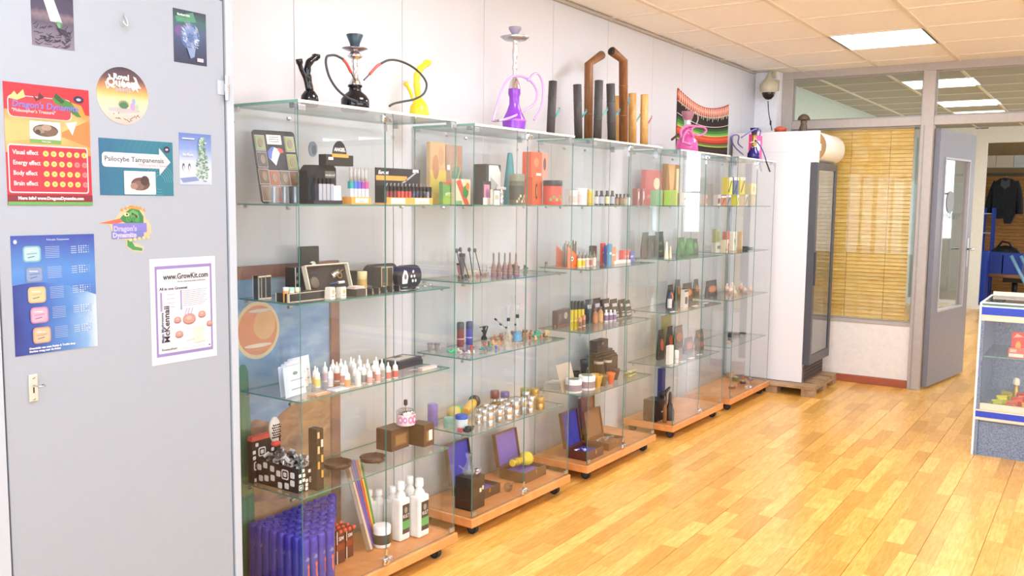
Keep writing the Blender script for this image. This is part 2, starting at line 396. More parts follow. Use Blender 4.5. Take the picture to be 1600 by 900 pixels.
# glazed door leaf, swung open into the back room
A = Vector((-1.175, BY+.05, 0)); B = Vector((-1.03, BY+.95, 0)); ang = atan2(B.y-A.y, B.x-A.x); L = .9
dl = thing('glazed_door', None, None, A, ang); dl.name = 'door_2'; dl['kind'] = 'structure'
DG = M('7e7d86', .4, 0, .4); T0 = .04
f = MB(); f.box(0, .14, -T0, 0, .02, 2.03, DG); f.box(L-.13, L, -T0, 0, .02, 2.03, DG); f.box(.14, L-.13, -T0, 0, 1.82, 2.03, DG); f.box(.14, L-.13, -T0, 0, .02, .60, DG); f.build('door_frame', dl)
f = MB(); 
for a, b, c_, d_ in ((.14, .155, .6, 1.82), (L-.145, L-.13, .6, 1.82), (.155, L-.145, .6, .615), (.155, L-.145, 1.805, 1.82)): f.box(a, b, -T0-.006, .006, c_, d_, M('b0aeb2', .35))
f.build('glazing_bead', dl)
MB().box(.15, L-.14, -.024, -.018, .61, 1.81, GLASS_W).build('door_pane', dl)
text('SMARTSHOP', .075, M('6a6a6e', .5), dl, .45, 1.33, -.03, 'CENTER')
o = MB().prism(ellipse(.36, 1.47, .09, .09), -.028, -.026, M('8c8c90', .5)).build('door_decal', dl)
for s in (-1, 1):
    y0 = -T0 if s < 0 else 0
    h = MB(); h.box(L-.095, L-.055, y0-.004 if s < 0 else 0, y0 if s < 0 else .004, .93, 1.17, STEEL)
    h.tube([(L-.075, y0, 1.08), (L-.075, y0+s*.045, 1.08), (L-.09, y0+s*.055, 1.08), (L-.2, y0+s*.055, 1.08)], .009, STEEL, 10)
    h.build('door_handle', dl)
# back room
struct('wall_back_room_left', MB().box(-2.62, -2.5, BY+.1, 17.5, 0, CZ+.05, M('cbdedb', .6)))
FW = M('eef0ef', .5); FY = 13.97
o = MB(); o.box(-1.66, -1.50, FY, FY+.1, 0, 2.5, FW); o.box(-1.50, 4.2, FY, FY+.1, 2.31, CZ+.03, FW); o.box(-2.5, -1.66, FY+.02, FY+.08, 0, .1, FW); o.box(-2.5, -1.66, FY, FY+.1, 2.4, CZ+.03, FW); o.box(-2.5, -2.42, FY, FY+.1, 0.1, 2.4, FW)
struct('wall_far_partition', o)
struct('wall_far_partition_right', MB().box(1.2, 1.83, FY, FY+.1, 0, 2.31, FW).box(2.11, 4.2, FY, FY+.1, 0, 2.31, FW).box(1.83, 2.11, FY, FY+.1, 0, .95, FW))
o = struct('window_5', MB().box(1.84, 2.10, FY+.05, FY+.06, .96, 2.30, emit('daylit_pane', 'dfeaff', 5.5)))
MB().box(1.83, 2.11, FY+.02, FY+.05, 1.60, 1.63, FW).box(1.83, 1.84, FY+.02, FY+.08, .95, 2.31, FW).box(2.10, 2.11, FY+.02, FY+.08, .95, 2.31, FW).build('window_frame', o)
struct('window_4', MB().box(-2.42, -1.66, FY+.04, FY+.05, .1, 2.4, GLASS_W))
struct('trim_11', MB().box(-1.50, 0.2, FY+.02, FY+.08, 0, .05, FW))
struct('wall_far', MB().box(-2.6, 4.2, 17.3, 17.45, 0, CZ+.05, M('d7b98a', .6)))
struct('wall_right', MB().box(3.9, 4.0, -3.2, 17.4, 0, .75, WALL).box(3.9, 4.0, -3.2, 17.4, 2.25, CZ+.05, WALL).box(3.9, 4.0, 4.5, 8.25, .75, 2.25, WALL).box(3.9, 4.0, 12.75, 17.4, .75, 2.25, WALL).box(3.9, 4.0, -3.2, -1.5, .75, 2.25, WALL))
struct('wall_front', MB().box(-2.6, -2.0, -3.3, -3.2, 0, CZ+.05, WALL).box(3.2, 4.0, -3.3, -3.2, 0, CZ+.05, WALL).box(-2.0, 3.2, -3.3, -3.2, 0, .5, WALL).box(-2.0, 3.2, -3.3, -3.2, 2.45, CZ+.05, WALL))
struct('wall_near_left', MB().box(WX-.1, WX, -3.2, .2, 0, CZ+.05, WALL))
# ---- painting behind the first cabinet
px0, px1, pz0, pz1 = 1.76, 2.519, .02, 1.205
pt_ = thing('framed_painting', 'framed desert painting with an orange sun and green cactus behind the nearest cabinet', 'painting', (-2.512, (px0+px1)/2, pz0), FACE)
hw = (px1-px0)/2; hh = pz1-pz0; fw = .045
WF = woodmat('frame_wood', '7a4331', '99604a', (3, 3, 3), .4)
f = MB()
f.box(-hw, hw, -.008, .016, 0, fw, WF); f.box(-hw, hw, -.008, .016, hh-fw, hh, WF); f.box(-hw, -hw+fw, -.008, .016, fw, hh-fw, WF); f.box(hw-fw, hw, -.008, .016, fw, hh-fw, WF)
f.build('frame', pt_)
def canvasmat():
    m = bpy.data.materials.new('painted_sky'); m.use_nodes = True; nt = m.node_tree; b = nt.nodes['Principled BSDF']
    tc = nt.nodes.new('ShaderNodeTexCoord'); mp = nt.nodes.new('ShaderNodeMapping'); mp.inputs['Scale'].default_value = (3, 1, 9); n = nt.nodes.new('ShaderNodeTexNoise'); n.inputs['Scale'].default_value = 2; n.inputs['Detail'].default_value = 6
    r = nt.nodes.new('ShaderNodeValToRGB'); e = r.color_ramp.elements; e[0].position = .3; e[0].color = lin('5d8fc4')+(1,); e[1].position = .75; e[1].color = lin('b9d2e6')+(1,); k = e.new(.55); k.color = lin('86aed6')+(1,)
    nt.links.new(tc.outputs['Object'], mp.inputs[0]); nt.links.new(mp.outputs[0], n.inputs['Vector']); nt.links.new(n.outputs['Fac'], r.inputs[0]); nt.links.new(r.outputs[0], b.inputs['Base Color']); b.inputs['Roughness'].default_value = .5
    return m
cv = MB(); cv.box(-hw+fw, hw-fw, .004, .012, fw, hh-fw, canvasmat())
HILL = woodmat('painted_hills', '8a5a34', 'c79563', (5, 1, 9), .5, nscale=3); HILL2 = woodmat('painted_sand', 'b98550', 'dba96a', (4, 1, 5), .5, nscale=3); GRN = woodmat('painted_cactus', '1d6b3f', '3f9c62', (40, 1, 2), .5, nscale=2)
def PZ(px, py): p = at(px, py, x=-2.515); return (p.y-(px0+px1)/2, p.z-pz0)
sx, sz = PZ(403, 516)
cv.prism(ellipse(sx, sz, .100, .104, 28), .0032, .004, M('f3d9a0', .5)); cv.prism(ellipse(sx, sz, .088, .090, 28), .0026, .0032, M('ea8f4a', .5)); cv.prism(ellipse(sx+.03, sz+.018, .050, .055, 20), .0022, .0026, M('f4bb77', .5)); cv.prism(ellipse(sx, sz-.055, .062, .007, 16), .0018, .0022, M('f6e6d2', .5))
cv.prism(ellipse(sx+.01, sz+.07, .05, .006, 16), .0018, .0022, M('e8e2d6', .5))
mts = [PZ(*q) for q in ((380, 668), (400, 655), (425, 660), (440, 645), (462, 628), (478, 618), (500, 612), (517, 606))]
cv.prism([(-hw+fw, mts[0][1]-.02)]+mts+[(hw-fw, mts[-1][1]), (hw-fw, fw), (-hw+fw, fw)], .0028, .004, HILL)
cv.prism([(-hw+fw, .36), (-.1, .34), (.1, .30), (hw-fw, .33), (hw-fw, fw), (-hw+fw, fw)], .0022, .0028, HILL2)
cx, cz = PZ(382, 570)
cv.prism([(cx-.028, fw), (cx-.034, cz-.05), (cx-.03, cz-.012), (cx-.015, cz+.003), (cx+.002, cz), (cx+.014, cz-.025), (cx+.016, cz-.1), (cx+.03, cz-.4), (cx+.035, fw)], .0012, .0022, GRN)
for q, r in (((505, 770), .045), ((487, 790), .05), ((520, 745), .03), ((470, 800), .04)):
    a, b = PZ(*q); cv.prism(ellipse(a, b, r*.7, r, 14), .0014, .0022, M('8fae4b' if r > .042 else 'd3a53e', .5))
cv.build('canvas', pt_)
# ================================================================ GLASS DISPLAY CABINETS
XB, XG, ZT = -2.1413, -2.1518, 1.7576
CY = [1.994, 2.9728, 3.9353, 4.9637, 5.8897]
CDX = [-.0084, -.029, -.0076, .0145, .0306]; HL = [.415, .4, .4, .4, .4]; CRT = [-.0161, -.0247, -.0163, -.0215, -.0095]
ZS = {0: .0925, 1: 1.425, 2: 1.100, 3: .776, 4: .448}
BOARD = woodmat('beech_board', 'cf8547', 'e09a5e', (3, 3, 3), .35)
TOPE = M('efe6cf', .3)  # cream front edge of the cabinet tops: a reflection put into the colour
clabel = ['glass display cabinet on a wooden wheeled base nearest the grey closet door', 'second glass display cabinet from the closet door, purple water pipe on top', 'middle glass display cabinet, under the tall bent brown bamboo pipes', 'fourth glass display cabinet, under the pink water pipe and striped blanket', 'farthest glass display cabinet, next to the white refrigerator']
def gbox(mb, x0, x1, y0, y1, z0, z1, g, e):
    dx, dy, dz = x1-x0, y1-y0, z1-z0; mn = min(dx, dy, dz)
    if mn == dz: ms = [g, g, e, e, e, e]
    elif mn == dx: ms = [e, e, e, e, g, g]
    else: ms = [e, e, g, g, e, e]
    return mb.box(x0, x1, y0, y1, z0, z1, g, mats=ms)
def cabinet(i):
    t = thing('display_cabinet', clabel[i], 'display cabinet', (XB-.2+CDX[i], CY[i]+HL[i], 0), CRT[i], 'glass display cabinets along the wall')
    fx = .2-.0105; bx = fx-.328; ys = HL[i]-.012; zb = .092; zt = ZT-.009
    MB().box(bx-.004, .2, -HL[i], HL[i], .052, .0915, BOARD, bev=.004).build('base_board', t)
    g = .003
    def pn(n, *a, e=GEDGE, gl=GLASS): return gbox(MB(), *a, gl, e).build(n, t)
    for s in (-1, 1):
        o = pn('door_panel', fx-g, fx, *((-ys, -.002) if s < 0 else (.002, ys)), zb+.003, zt-.002)
        for z in (zb+.016, zt-.016):
            hd = MB(); hd.box(fx-g-.002, fx+.003, s*ys-.0 if s < 0 else ys-.03, s*ys+.03 if s < 0 else ys, z-.009, z+.009, STEEL, bev=.001); hd.build('hinge', o)
    pn('side_panel', bx, fx-g-.001, -ys, -ys+g, zb, zt); pn('side_panel', bx, fx-g-.001, ys-g, ys, zb, zt)
    pn('back_panel', bx, bx+g, -ys+g+.001, ys-g-.001, zb, zt, gl=GLASS_B)
    MB().box(bx-.004, fx+.006, -ys-.004, ys+.004, zt, ZT, GLASS, mats=[GLASS, GLASS, GEDGE2, GEDGE, TOPE, GEDGE]).build('top_panel', t)
    for k in (1, 2, 3, 4):
        z = ZS[k]; o = gbox(MB(), bx+.01, fx-.019, -ys+.010, ys-.010, z-.005, z, GLASS_S, GEDGE).build('shelf', t)
        for sx in (bx+.05, fx-.06):
            for sy in (-1, 1):
                p = MB(); p.cyl(.006, -.012, .0, STEEL, 8, (0, 0, 0), tr_(sx, sy*(ys-.0135), z-.011) @ rx_(sy*pi/2)); p.box(sx-.005, sx+.005, sy*(ys-.013)-.005, sy*(ys-.013)+.005, z-.010, z-.0055, STEEL)
                p.build('shelf_support', o)
    for z, up in ((zt-.022, 1), (zb+.02, -1)):
        lk = MB(); lk.box(fx+.0005, fx+.004, -.012, .012, z-.006, z+.006, STEEL)
        lk.box(fx, fx+.014, -.026, -.004, z-.012, z+.012, CHROME, bev=.002); lk.box(fx, fx+.009, .004, .024, z-.010, z+.010, CHROME, bev=.002)
        lk.cyl(.008, 0, .012, CHROME, 10, T=tr_(fx+.012, -.014, z) @ ry_(pi/2)); lk.cyl(.006, 0, .008, STEEL, 10, T=tr_(fx+.009, .015, z) @ ry_(pi/2))
        lk.box(fx, fx+.003, -.008, .006, z-up*.03-.012, z-up*.03+.012, CHROME)
        lk.build('lock', t)
    for sx in (bx+.02, fx-.03):
        for sy in (-1, 1):
            cc = MB(); cc.box(sx-.012, sx+.012, sy*(ys-.006)-.004, sy*(ys-.006)+.004, zt-.016, zt, STEEL, bev=.001)
            cc.build('corner_clip', t)
            cc = MB(); cc.cyl(.006, -.004, .004, CHROME, 8, T=tr_(sx-.02, sy*(ys-.004), zt-.05) @ rx_(pi/2)); cc.build('screw_cap', t)
    for sx in (bx+.03, .150):
        for sy in (-.33, .33):
            c = MB(); c.cyl(.024, -.011, .011, RUBBER, 16, T=tr_(sx, sy, .0245) @ rx_(pi/2)); c.cyl(.016, -.013, .013, M('3a3a3c', .4), 12, T=tr_(sx, sy, .0245) @ rx_(pi/2))
            c.box(sx-.012, sx+.012, sy-.016, sy+.016, .0435, .052, STEEL); c.build('caster', t)
for i in range(5): cabinet(i)
# ================================================================ GOODS: generic builders (front is local -y)
def fit(x1, x2, yt, z, yb=None, X=None, d=.05):
    cx = (x1+x2)/2
    if yb is not None: X = at(cx, yb, z=z).x
    X = max(-2.462+d, min(-2.187, X))
    a = colx(x1, X-d, z); b = colx(x2, X, z)
    w = max(.008, b.y-a.y)
    if b.y <= a.y+.004:
        a = colx(x1, X, z); w = max(.008, (b.y-a.y)*.9)
    y = b.y-w/2; P = Vector((X-d/2, y, z))
    return P, w, max(.004, rowz((X, y, z), yt)-z)
def fitr(px, wpx, yt, z, yb=None, X=None):
    if yb is not None: X = at(px, yb, z=z).x
    P = colx(px, X, z); dep = (P-Vector((0, 0, EYE))).dot(_F); r = wpx/2*dep/F_PX
    X = max(-2.464+r, min(-2.190-r, X)); P = colx(px, X, z)
    dep = (P-Vector((0, 0, EYE))).dot(_F); r = wpx/2*dep/F_PX
    return P, r, max(.004, rowz((P.x, P.y, z), yt)-z)
def col(c): return M(c, .4) if isinstance(c, str) else c
PR = .0006
def prints(t, w, d, h, art, name='print'):
    if not art: return
    mb = MB(); k = 0
    for a in art:
        y = -d/2-PR-k*.00025; k += 1
        if a[0] == 'r': mb.prism([(a[1]*w, a[3]*h), (a[2]*w, a[3]*h), (a[2]*w, a[4]*h), (a[1]*w, a[4]*h)], y-.0003, y+.0003, col(a[5]))
        elif a[0] == 'o': mb.prism(ellipse(a[1]*w, a[2]*h, a[3]*w, a[4]*h, 16), y-.0003, y+.0003, col(a[5]))
        elif a[0] == 'p': mb.prism([(p*w, q*h) for p, q in a[1]], y-.0003, y+.0003, col(a[2]))
        elif a[0] == 't': text(a[1], a[4]*h, col(a[5]), t, a[2]*w, a[3]*h, y, 'CENTER', bold=.0004, sx=a[6] if len(a) > 6 else 1)
        elif a[0] == 's':     # on the side towards the camera (local -x)
            mb.box(-w/2-.0009, -w/2-.0003, a[1]*d, a[2]*d, a[3]*h, a[4]*h, col(a[5]))
    if mb.v: mb.build(name, t)
def carton(name, label, cat, z, x1, x2, yt, c, yb=None, X=None, d=.05, art=(), turn=0, group=None, side=None, top=None, lidline=True, tilt=0):
    P, w, h = fit(x1, x2, yt, z, yb, X, d)
    t = thing(name, label, cat, P, FACE+turn, group)
    if tilt: t.rotation_euler = (tilt, 0, FACE+turn); t.location.z += abs(sin(tilt))*d/2
    c = col(c); sc = col(side) if side else c; tc = col(top) if top else c
    b = MB(); fl = min(.004, h*.1)
    b.box(-w/2, w/2, -d/2, d/2, 0, h-fl, c, mats=[c, c, c, c, sc, sc]); b.build('body', t)
    l = MB(); l.box(-w/2+.0006, w/2-.0006, -d/2+.0006, d/2-.0006, h-fl, h, tc); l.build('flap', t)
    prints(t, w, d, h, art); return t
def dims(t): return t
def lath(name, label, cat, z, px, wpx, yt, kind, cols, yb=None, X=None, group=None, art=None):
    P, r, h = fitr(px, wpx, yt, z, yb, X)
    t = thing(name, label, cat, P, FACE, group); c = [col(q) for q in cols]
    if kind == 'bottle':      # body, cap, label
        MB().lathe([(r*.9, 0), (r, h*.03), (r, h*.62), (r*.85, h*.72), (r*.42, h*.80), (r*.42, h*.84)], c[0]).build('body', t)
        MB().lathe([(r*.5, h*.84), (r*.5, h*.99), (r*.44, h)], c[1]).build('cap', t)
        if len(c) > 2: MB().lathe([(r*1.02, h*.12), (r*1.02, h*.56)], c[2], cap=False).build('label', t)
    elif kind == 'vial':      # small bottle with broad cap
        MB().lathe([(r*.95, 0), (r, h*.04), (r, h*.66), (r*.55, h*.74)], c[0]).build('body', t)
        MB().lathe([(r*.62, h*.74), (r*.62, h)], c[1]).build('cap', t)
        if len(c) > 2: MB().lathe([(r*1.02, h*.1), (r*1.02, h*.6)], c[2], cap=False).build('label', t)
    elif kind == 'dropper':
        MB().lathe([(r*.9, 0), (r, h*.04), (r, h*.50), (r*.8, h*.56), (r*.4, h*.58)], c[0], 12).build('body', t)
        MB().lathe([(r*.92, h*.56), (r*.86, h*.70), (r*.34, h*.80), (r*.22, h*.98), (.0003, h)], c[1], 12).build('cap', t)
        if len(c) > 2: MB().lathe([(r*1.03, h*.08), (r*1.03, h*.44)], c[2], 12, cap=False).build('label', t)
    elif kind == 'jar':
        MB().lathe([(r*.95, 0), (r, h*.04), (r, h*.74), (r*.92, h*.78)], c[0]).build('body', t)
        MB().lathe([(r*1.02, h*.77), (r*1.02, h*.98), (r*.96, h)], c[1]).build('lid', t)
        if len(c) > 2: MB().lathe([(r*1.015, h*.16), (r*1.015, h*.62)], c[2], cap=False).build('label', t)
    elif kind == 'tin':
        MB().lathe([(r*.96, 0), (r, h*.04), (r, h*.48), (r*.95, h*.5)], c[0]).build('body', t)
        MB().lathe([(r*.95, h*.5), (r*1.01, h*.52), (r*1.01, h*.94), (r*.9, h)], c[1 if len(c) > 1 else 0]).build('lid', t)
    elif kind == 'tube':
        MB().lathe([(r*.9, 0), (r, h*.03), (r, h*.72)], c[0]).build('body', t)
        MB().lathe([(r*1.03, h*.70), (r*1.03, h*.93), (r*.85, h*.99), (r*.5, h)], c[1]).build('cap', t)
        if len(c) > 2: MB().lathe([(r*1.02, h*.3), (r*1.02, h*.34)], c[2], cap=False).build('label', t)
    elif kind == 'cone':
        MB().lathe([(r, 0), (r, h*.1), (r*.34, h*.97), (r*.28, h)], c[0]).build('body', t)
        MB().lathe([(r*.36, h*.93), (r*.30, h*1.0), (.001, h*1.005)], c[-1]).build('cap', t)
    elif kind == 'spire':
        MB().lathe([(r, 0), (r, h*.3), (r*.9, h*.38), (r*.4, h*.6), (r*.3, h*.66)], c[0], 12).build('body', t)
        MB().lathe([(r*.36, h*.64), (r*.34, h*.92), (r*.2, h)], c[-1], 12).build('cap', t)
    elif kind == 'bowl':
        MB().lathe([(r*.55, 0), (r*.5, h*.1), (r*.75, h*.45), (r, h*.95), (r, h), (r*.88, h), (r*.62, h*.45), (.001, h*.3)], c[0]).build('body', t)
        MB().lathe([(r*1.0, h*.86), (r*1.04, h*.93), (r*1.0, h*1.0)], c[-1], cap=False).build('rim', t)
    elif kind == 'ball':
        MB().ball(r, (0, 0, r*.98), c[0], 16).build('body', t)
        MB().cyl(r*.3, r*1.8, r*2.05, c[-1], 10).build('cap', t)
    return t
def pouch(name, label, cat, z, x1, x2, yt, c, yb=None, X=None, group=None, art=(), tilt=0, d=.03, turn=0):
    P, w, h = fit(x1, x2, yt, z, yb, X, .006); t = thing(name, label, cat, P, FACE+turn, group)
    n = 7; vs = []; fs = []; m = col(c)
    prof = [(0, .8), (.08, 1), (.35, .9), (.7, .5), (.92, .14), (1, .12)]
    for q, th in prof:
        ww = w/2*(1-.04*sin(q*pi))
        ring = [(-ww, 0), (-ww*.86, -d/2*th), (ww*.86, -d/2*th), (ww, 0), (ww*.86, d/2*th), (-ww*.86, d/2*th)]
        vs += [(a, b, q*h) for a, b in ring]
    for i in range(len(prof)-1):
        for k in range(6): fs.append((i*6+k, i*6+(k+1) % 6, (i+1)*6+(k+1) % 6, (i+1)*6+k))
    fs.append([5, 4, 3, 2, 1, 0]); fs.append([30+k for k in range(6)])
    MB().add(vs, fs, m).build('body', t)
    MB().box(-w/2*.97, w/2*.97, -.0022, .0022, h*.965, h*1.0, col(c)).build('seal', t)
    if art:
        mb = MB()
        for k, a in enumerate(art):
            def dy(zz):
                q = zz/h
                for (q0, t0), (q1, t1) in zip(prof, prof[1:]):
                    if q0 <= q <= q1: return -d/2*(t0+(t1-t0)*(q-q0)/(q1-q0))
                return -d/2*.1
            if a[0] == 'o': pl = ellipse(a[1]*w, a[2]*h, a[3]*w, a[4]*h, 14); mc = a[5]
            else: pl = [(a[1]*w, a[3]*h), (a[2]*w, a[3]*h), (a[2]*w, a[4]*h), (a[1]*w, a[4]*h)]; mc = a[5]
            # keep the print on the middle flat strip of the pouch face
            vs = [(x, dy(zz)-.0005-k*.0003, zz) for x, zz in pl]; b = list(range(len(vs)))
            mb.add(vs, [b], col(mc))
        mb.build('print', t)
    if tilt: t.rotation_euler = (tilt, 0, FACE+turn)
    return t
def leaflet(name, label, cat, z, x1, x2, yt, c, yb=None, X=None, art=(), lean=.12, group=None, turn=0, th=.002):
    P, w, h = fit(x1, x2, yt, z, yb, X, .003); t = thing(name, label, cat, P, FACE+turn, group); t.rotation_euler = (-lean, 0, FACE+turn)
    MB().box(-w/2, w/2, -th/2, th/2, 0.0005, h, col(c)).build('sheet', t); prints(t, w, th, h, art); return t
S1, S2, S3, S4, S0 = [ZS[k]+.0006 for k in (1, 2, 3, 4, 0)]
# ================================================================ CABINET 1
# --- shelf 1
P = Vector((-2.36, 2.11, S1)); bw, bh = .155, .262
t = thing('pipe_display_card', 'tall black display card with clear pockets and an eagle head, leaning on the top shelf', 'display card', P, FACE-.3)
t.rotation_euler = (-.30, 0, FACE-.3)
MB().prism(rrect(-bw/2, bw/2, .001, bh, .012), -.002, .002, M('2b2625', .5)).build('card', t)
mb = MB(); mb.prism([(-.018, .20), (-.030, .185), (-.030, .165), (-.018, .15), (-.006, .135), (.0, .15), (.008, .168), (.014, .18), (.005, .198), (-.008, .203)], -.0028, -.002, M('c9cfe6', .5))
mb.prism([(.005, .198), (.014, .18), (.028, .184), (.024, .195), (.012, .2)], -.0034, -.0026, M('d2563a', .5)); mb.prism([(-.018, .20), (-.030, .185), (-.030, .165), (-.020, .158), (-.015, .18), (-.005, .203)], -.0034, -.0028, M('5b6fc0', .5)); mb.build('eagle_print', t)
mb = MB(); mb.box(-.028, .025, -.0032, -.002, .212, .246, M('f3eee2', .5)); mb.box(-.02, .017, -.0036, -.0032, .237, .239, BLACK); mb.box(-.02, .017, -.0036, -.0032, .229, .231, BLACK); mb.box(-.02, .017, -.0036, -.0032, .221, .223, BLACK); mb.build('price_slip', t)
for k, (x, z_) in enumerate([(-.054, .215), (.054, .215), (-.054, .155), (.054, .150), (-.056, .095), (-.02, .09), (.018, .09), (.055, .09), (-.054, .035), (-.018, .032)]):
    c = ['8c9c74', '9aa06a', '5a5652', '8f9350', '6e5a4c', 'a05e3c', '77695d', '81563f', '8a6c5c', 'b0653f'][k]
    b = MB(); b.box(x-.016, x+.016, -.006, -.0022, z_-.025, z_+.025, M(c, .5)); b.box(x-.018, x+.018, -.0022-.0015, -.0021, z_-.028, z_+.028, M('b9b3aa', .3)); b.prism(ellipse(x, z_, .009, .017, 10), -.0075, -.006, M('8f7d66', .4)); b.build('pocket', t)
for k, (a, b) in enumerate(((420, 436), (437, 452), (453, 469))):
    t = carton('acrylic_box', 'clear acrylic box of silver wraps, %s of three beside the black card' % ORD[k], 'box', S1, a, b, 289+k*2, GLASS_C, X=-2.33, d=.03, group='clear boxes on the top shelf')
    P, w, h = fit(a, b, 289, S1, X=-2.33, d=.03); MB().lathe([(w*.36, .003), (w*.38, .006), (w*.38, h*.86), (w*.3, h*.9)], M('aeb7c9', .25, .6)).build('wrap', t)
0 and leaflet('white_card', 'plain white card standing at the left glass side of the nearest cabinet', 'card', S1, 366, 374, 243, 'f4f3ee', X=-2.45, lean=.02)
tt = thing('round_sticker', 'small round blue and grey sticker on the wall above the lighter stand', 'sticker', at(489, 233, x=WX+.002), FACE)
MB().prism(ellipse(0, 0, .022, .029, 24), -.0012, .0006, M('7f8fa8', .5)).build('disc', tt); MB().prism(ellipse(.004, -.004, .012, .018, 14), -.002, -.0012, M('3b5670', .5)).build('print', tt)
# black lighter stand
P, w, h = fit(468, 535, 258, S1, X=-2.26, d=.07)
t = thing('lighter_stand', 'glossy black stepped stand of silver lighters on the top shelf', 'display stand', P, FACE)
MB().prism([(-w/2, 0), (w/2, 0), (w/2, h*.93), (w/2-.01, h), (-w/2+.02, h), (-w/2, h*.85)], -.005, .035, M('25282b', .3)).build('back', t)
MB().box(-w/2, w/2, -.035, -.005, 0, h*.10, M('30343a', .35)).build('tray', t); MB().box(-w/2+.004, w/2-.05, -.012, -.005, h*.10, h*.66, M('3c4147', .35)).build('step', t)
MB().prism(rrect(w*.1, w*.45, h*.68, h*.86, .004), -.0062, -.005, M('6c6a66', .5)).build('plate', t)
text('windproof', .011, M('e9e7e0', .5), t, w*.28, h*.73, -.0065, 'CENTER')
for k in range(5):
    x = -w/2+.018+k*(w-.05)/4.6
    l = MB(); l.box(x-.0075, x+.0075, -.03, -.0175, h*.10, h*.52, M('ccd3e4' if k else '3f4756', .2, .5)); l.build('lighter', t)
    l2 = MB(); l2.box(x-.006, x+.006, -.029, -.0185, h*.52, h*.66, BLACK); l2.build('lighter_top', t)
mb = MB(); mb.box(w/2-.036, w/2-.006, -.034, -.006, h*.1, h*.48, M('e9ecf0', .4)); mb.build('leaflet_box', t)
# angel carton on top of the stand
zt_ = S1+h
P, w, h2 = fit(498, 552, 242, zt_, X=-2.265, d=.036)
t = thing('torch_carton', 'black carton with a domed header card on top of the silver lighter stand', 'carton', P, FACE)
MB().box(-w/2, w/2, -.018, .018, 0, h2, M('2c2d30', .4)).build('body', t)
MB().prism([(-w*.28, h2)]+[(-w*.02+w*.26*cos(a), h2+.048*sin(a)) for a in [pi-pi*k/12 for k in range(13)]]+[(w*.24, h2)], -.0195, -.018, M('303136', .4)).build('header', t)
MB().prism(rrect(-w*.3, w*.3, h2-.009, h2+.003, .003), -.0215, -.0195, M('e9a24c', .5)).build('band', t)
text('ANGEL', .017, WHITE, t, -w*.02, h2+.012, -.0205, 'CENTER', bold=.0006); MB().box(-w*.42, -w*.25, -.0192, -.018, h2*.5, h2*.75, WHITE).build('price_tag', t)
# coloured lighters in a tray
P, w, h = fit(535, 580, 308, S1, X=-2.25, d=.045)
t = thing('lighter_tray', 'orange tray of clear lighters in teal, blue, violet and pink', 'tray', P, FACE)
MB().box(-w/2, w/2, -.0225, .0225, 0, h, M('eaa548', .5)).build('tray', t); MB().box(-w*.3, w*.35, -.0232, -.0225, h*.2, h*.85, M('f6ead2', .5)).build('label', t); text('ANGEL', .009, M('b8742e', .5), t, 0, h*.3, -.0234, 'CENTER')
for k, c in enumerate(('3fa6a6', '4f7fd8', '6a5bc4', '9a4ba6', 'd0568f')):
    x = -w/2+.012+k*(w-.024)/4
    b = MB(); b.box(x-.008, x+.008, -.014, .0, h, h+.030, M('cfd2d8', .3)); b.box(x-.008, x+.008, -.014, 0, h+.030, h+.055, M(c, .3)); b.build('lighter', t)
    b = MB(); b.tube([(x-.004, -.007, h+.055), (x-.004, -.007, h+.105)], .0022, M('b8a9a6', .3, .5), 6); b.tube([(x+.004, -.007, h+.055), (x+.004, -.007, h+.10)], .0022, M('d8d8d8', .3, .5), 6); b.build('nozzle', t)
# eurojet display box
P, w, h = fit(583, 676, 263, S1, X=-2.25, d=.07)
t = thing('torch_display_box', 'black open display box with orange stripe holding red and black torch lighters', 'display box', P, FACE)
K = M('26282c', .4)
MB().box(-w/2+.01, w/2, .030, .035, 0, h, K).box(-w/2+.01, -w/2+.014, -.02, .03, 0, h*.5, K).box(w/2-.004, w/2, -.03, .03, 0, h*.5, K).build('back', t)
MB().box(-w/2, w/2, -.035, .03, 0, .006, M('e6b05a', .5)).box(-w/2, w/2, -.035, -.032, .006, h*.19, M('e9a64c', .5)).build('tray', t)
MB().box(-w*.42, -w*.12, -.0358, -.035, .003, h*.17, M('f4ead6', .5)).box(w*.1, w*.42, -.0358, -.035, .003, h*.17, M('f4ead6', .5)).build('label', t)
MB().box(-w/2+.0105, w*.2, .0285, .03, h*.66, h*.79, M('e9a24c', .5)).prism([(w*.08, h*.6), (w*.14, h*.6), (w*.45, h*.93), (w*.40, h*.93)], .0285, .03, M('aab3c0', .4)).box(w*.33, w*.46, .0285, .03, h*.9, h*.99, WHITE).build('header_print', t)
text('Eurojet', .019, WHITE, t, -w*.42, h*.83, .028, 'LEFT', bold=.0006, italic=.2)
text('1.95 2.50', .009, M('444444', .5), t, w*.25, h*.05, -.036, 'CENTER')
for k in range(12):
    x = -w/2+.014+k*(w-.03)/11; c = ['8a4a52', '9a3f48', '7d3b44', 'd84b42', 'e2574b', 'd9453f', 'dd4b52', '3b4468', '2f3d66', '303436', '2a2c30', '8b8d92'][k]
    b = MB(); b.box(x-.006, x+.006, -.026-.0, -.014, .006, .05, M(c, .25), bev=.0015); b.build('lighter', t); b = MB(); b.box(x-.005, x+.005, -.025, -.015, .05, .068, M('222326', .3)); b.tube([(x, -.02, .068), (x+.003, -.02, .08)], .002, STEEL, 6); b.build('lighter_top', t)
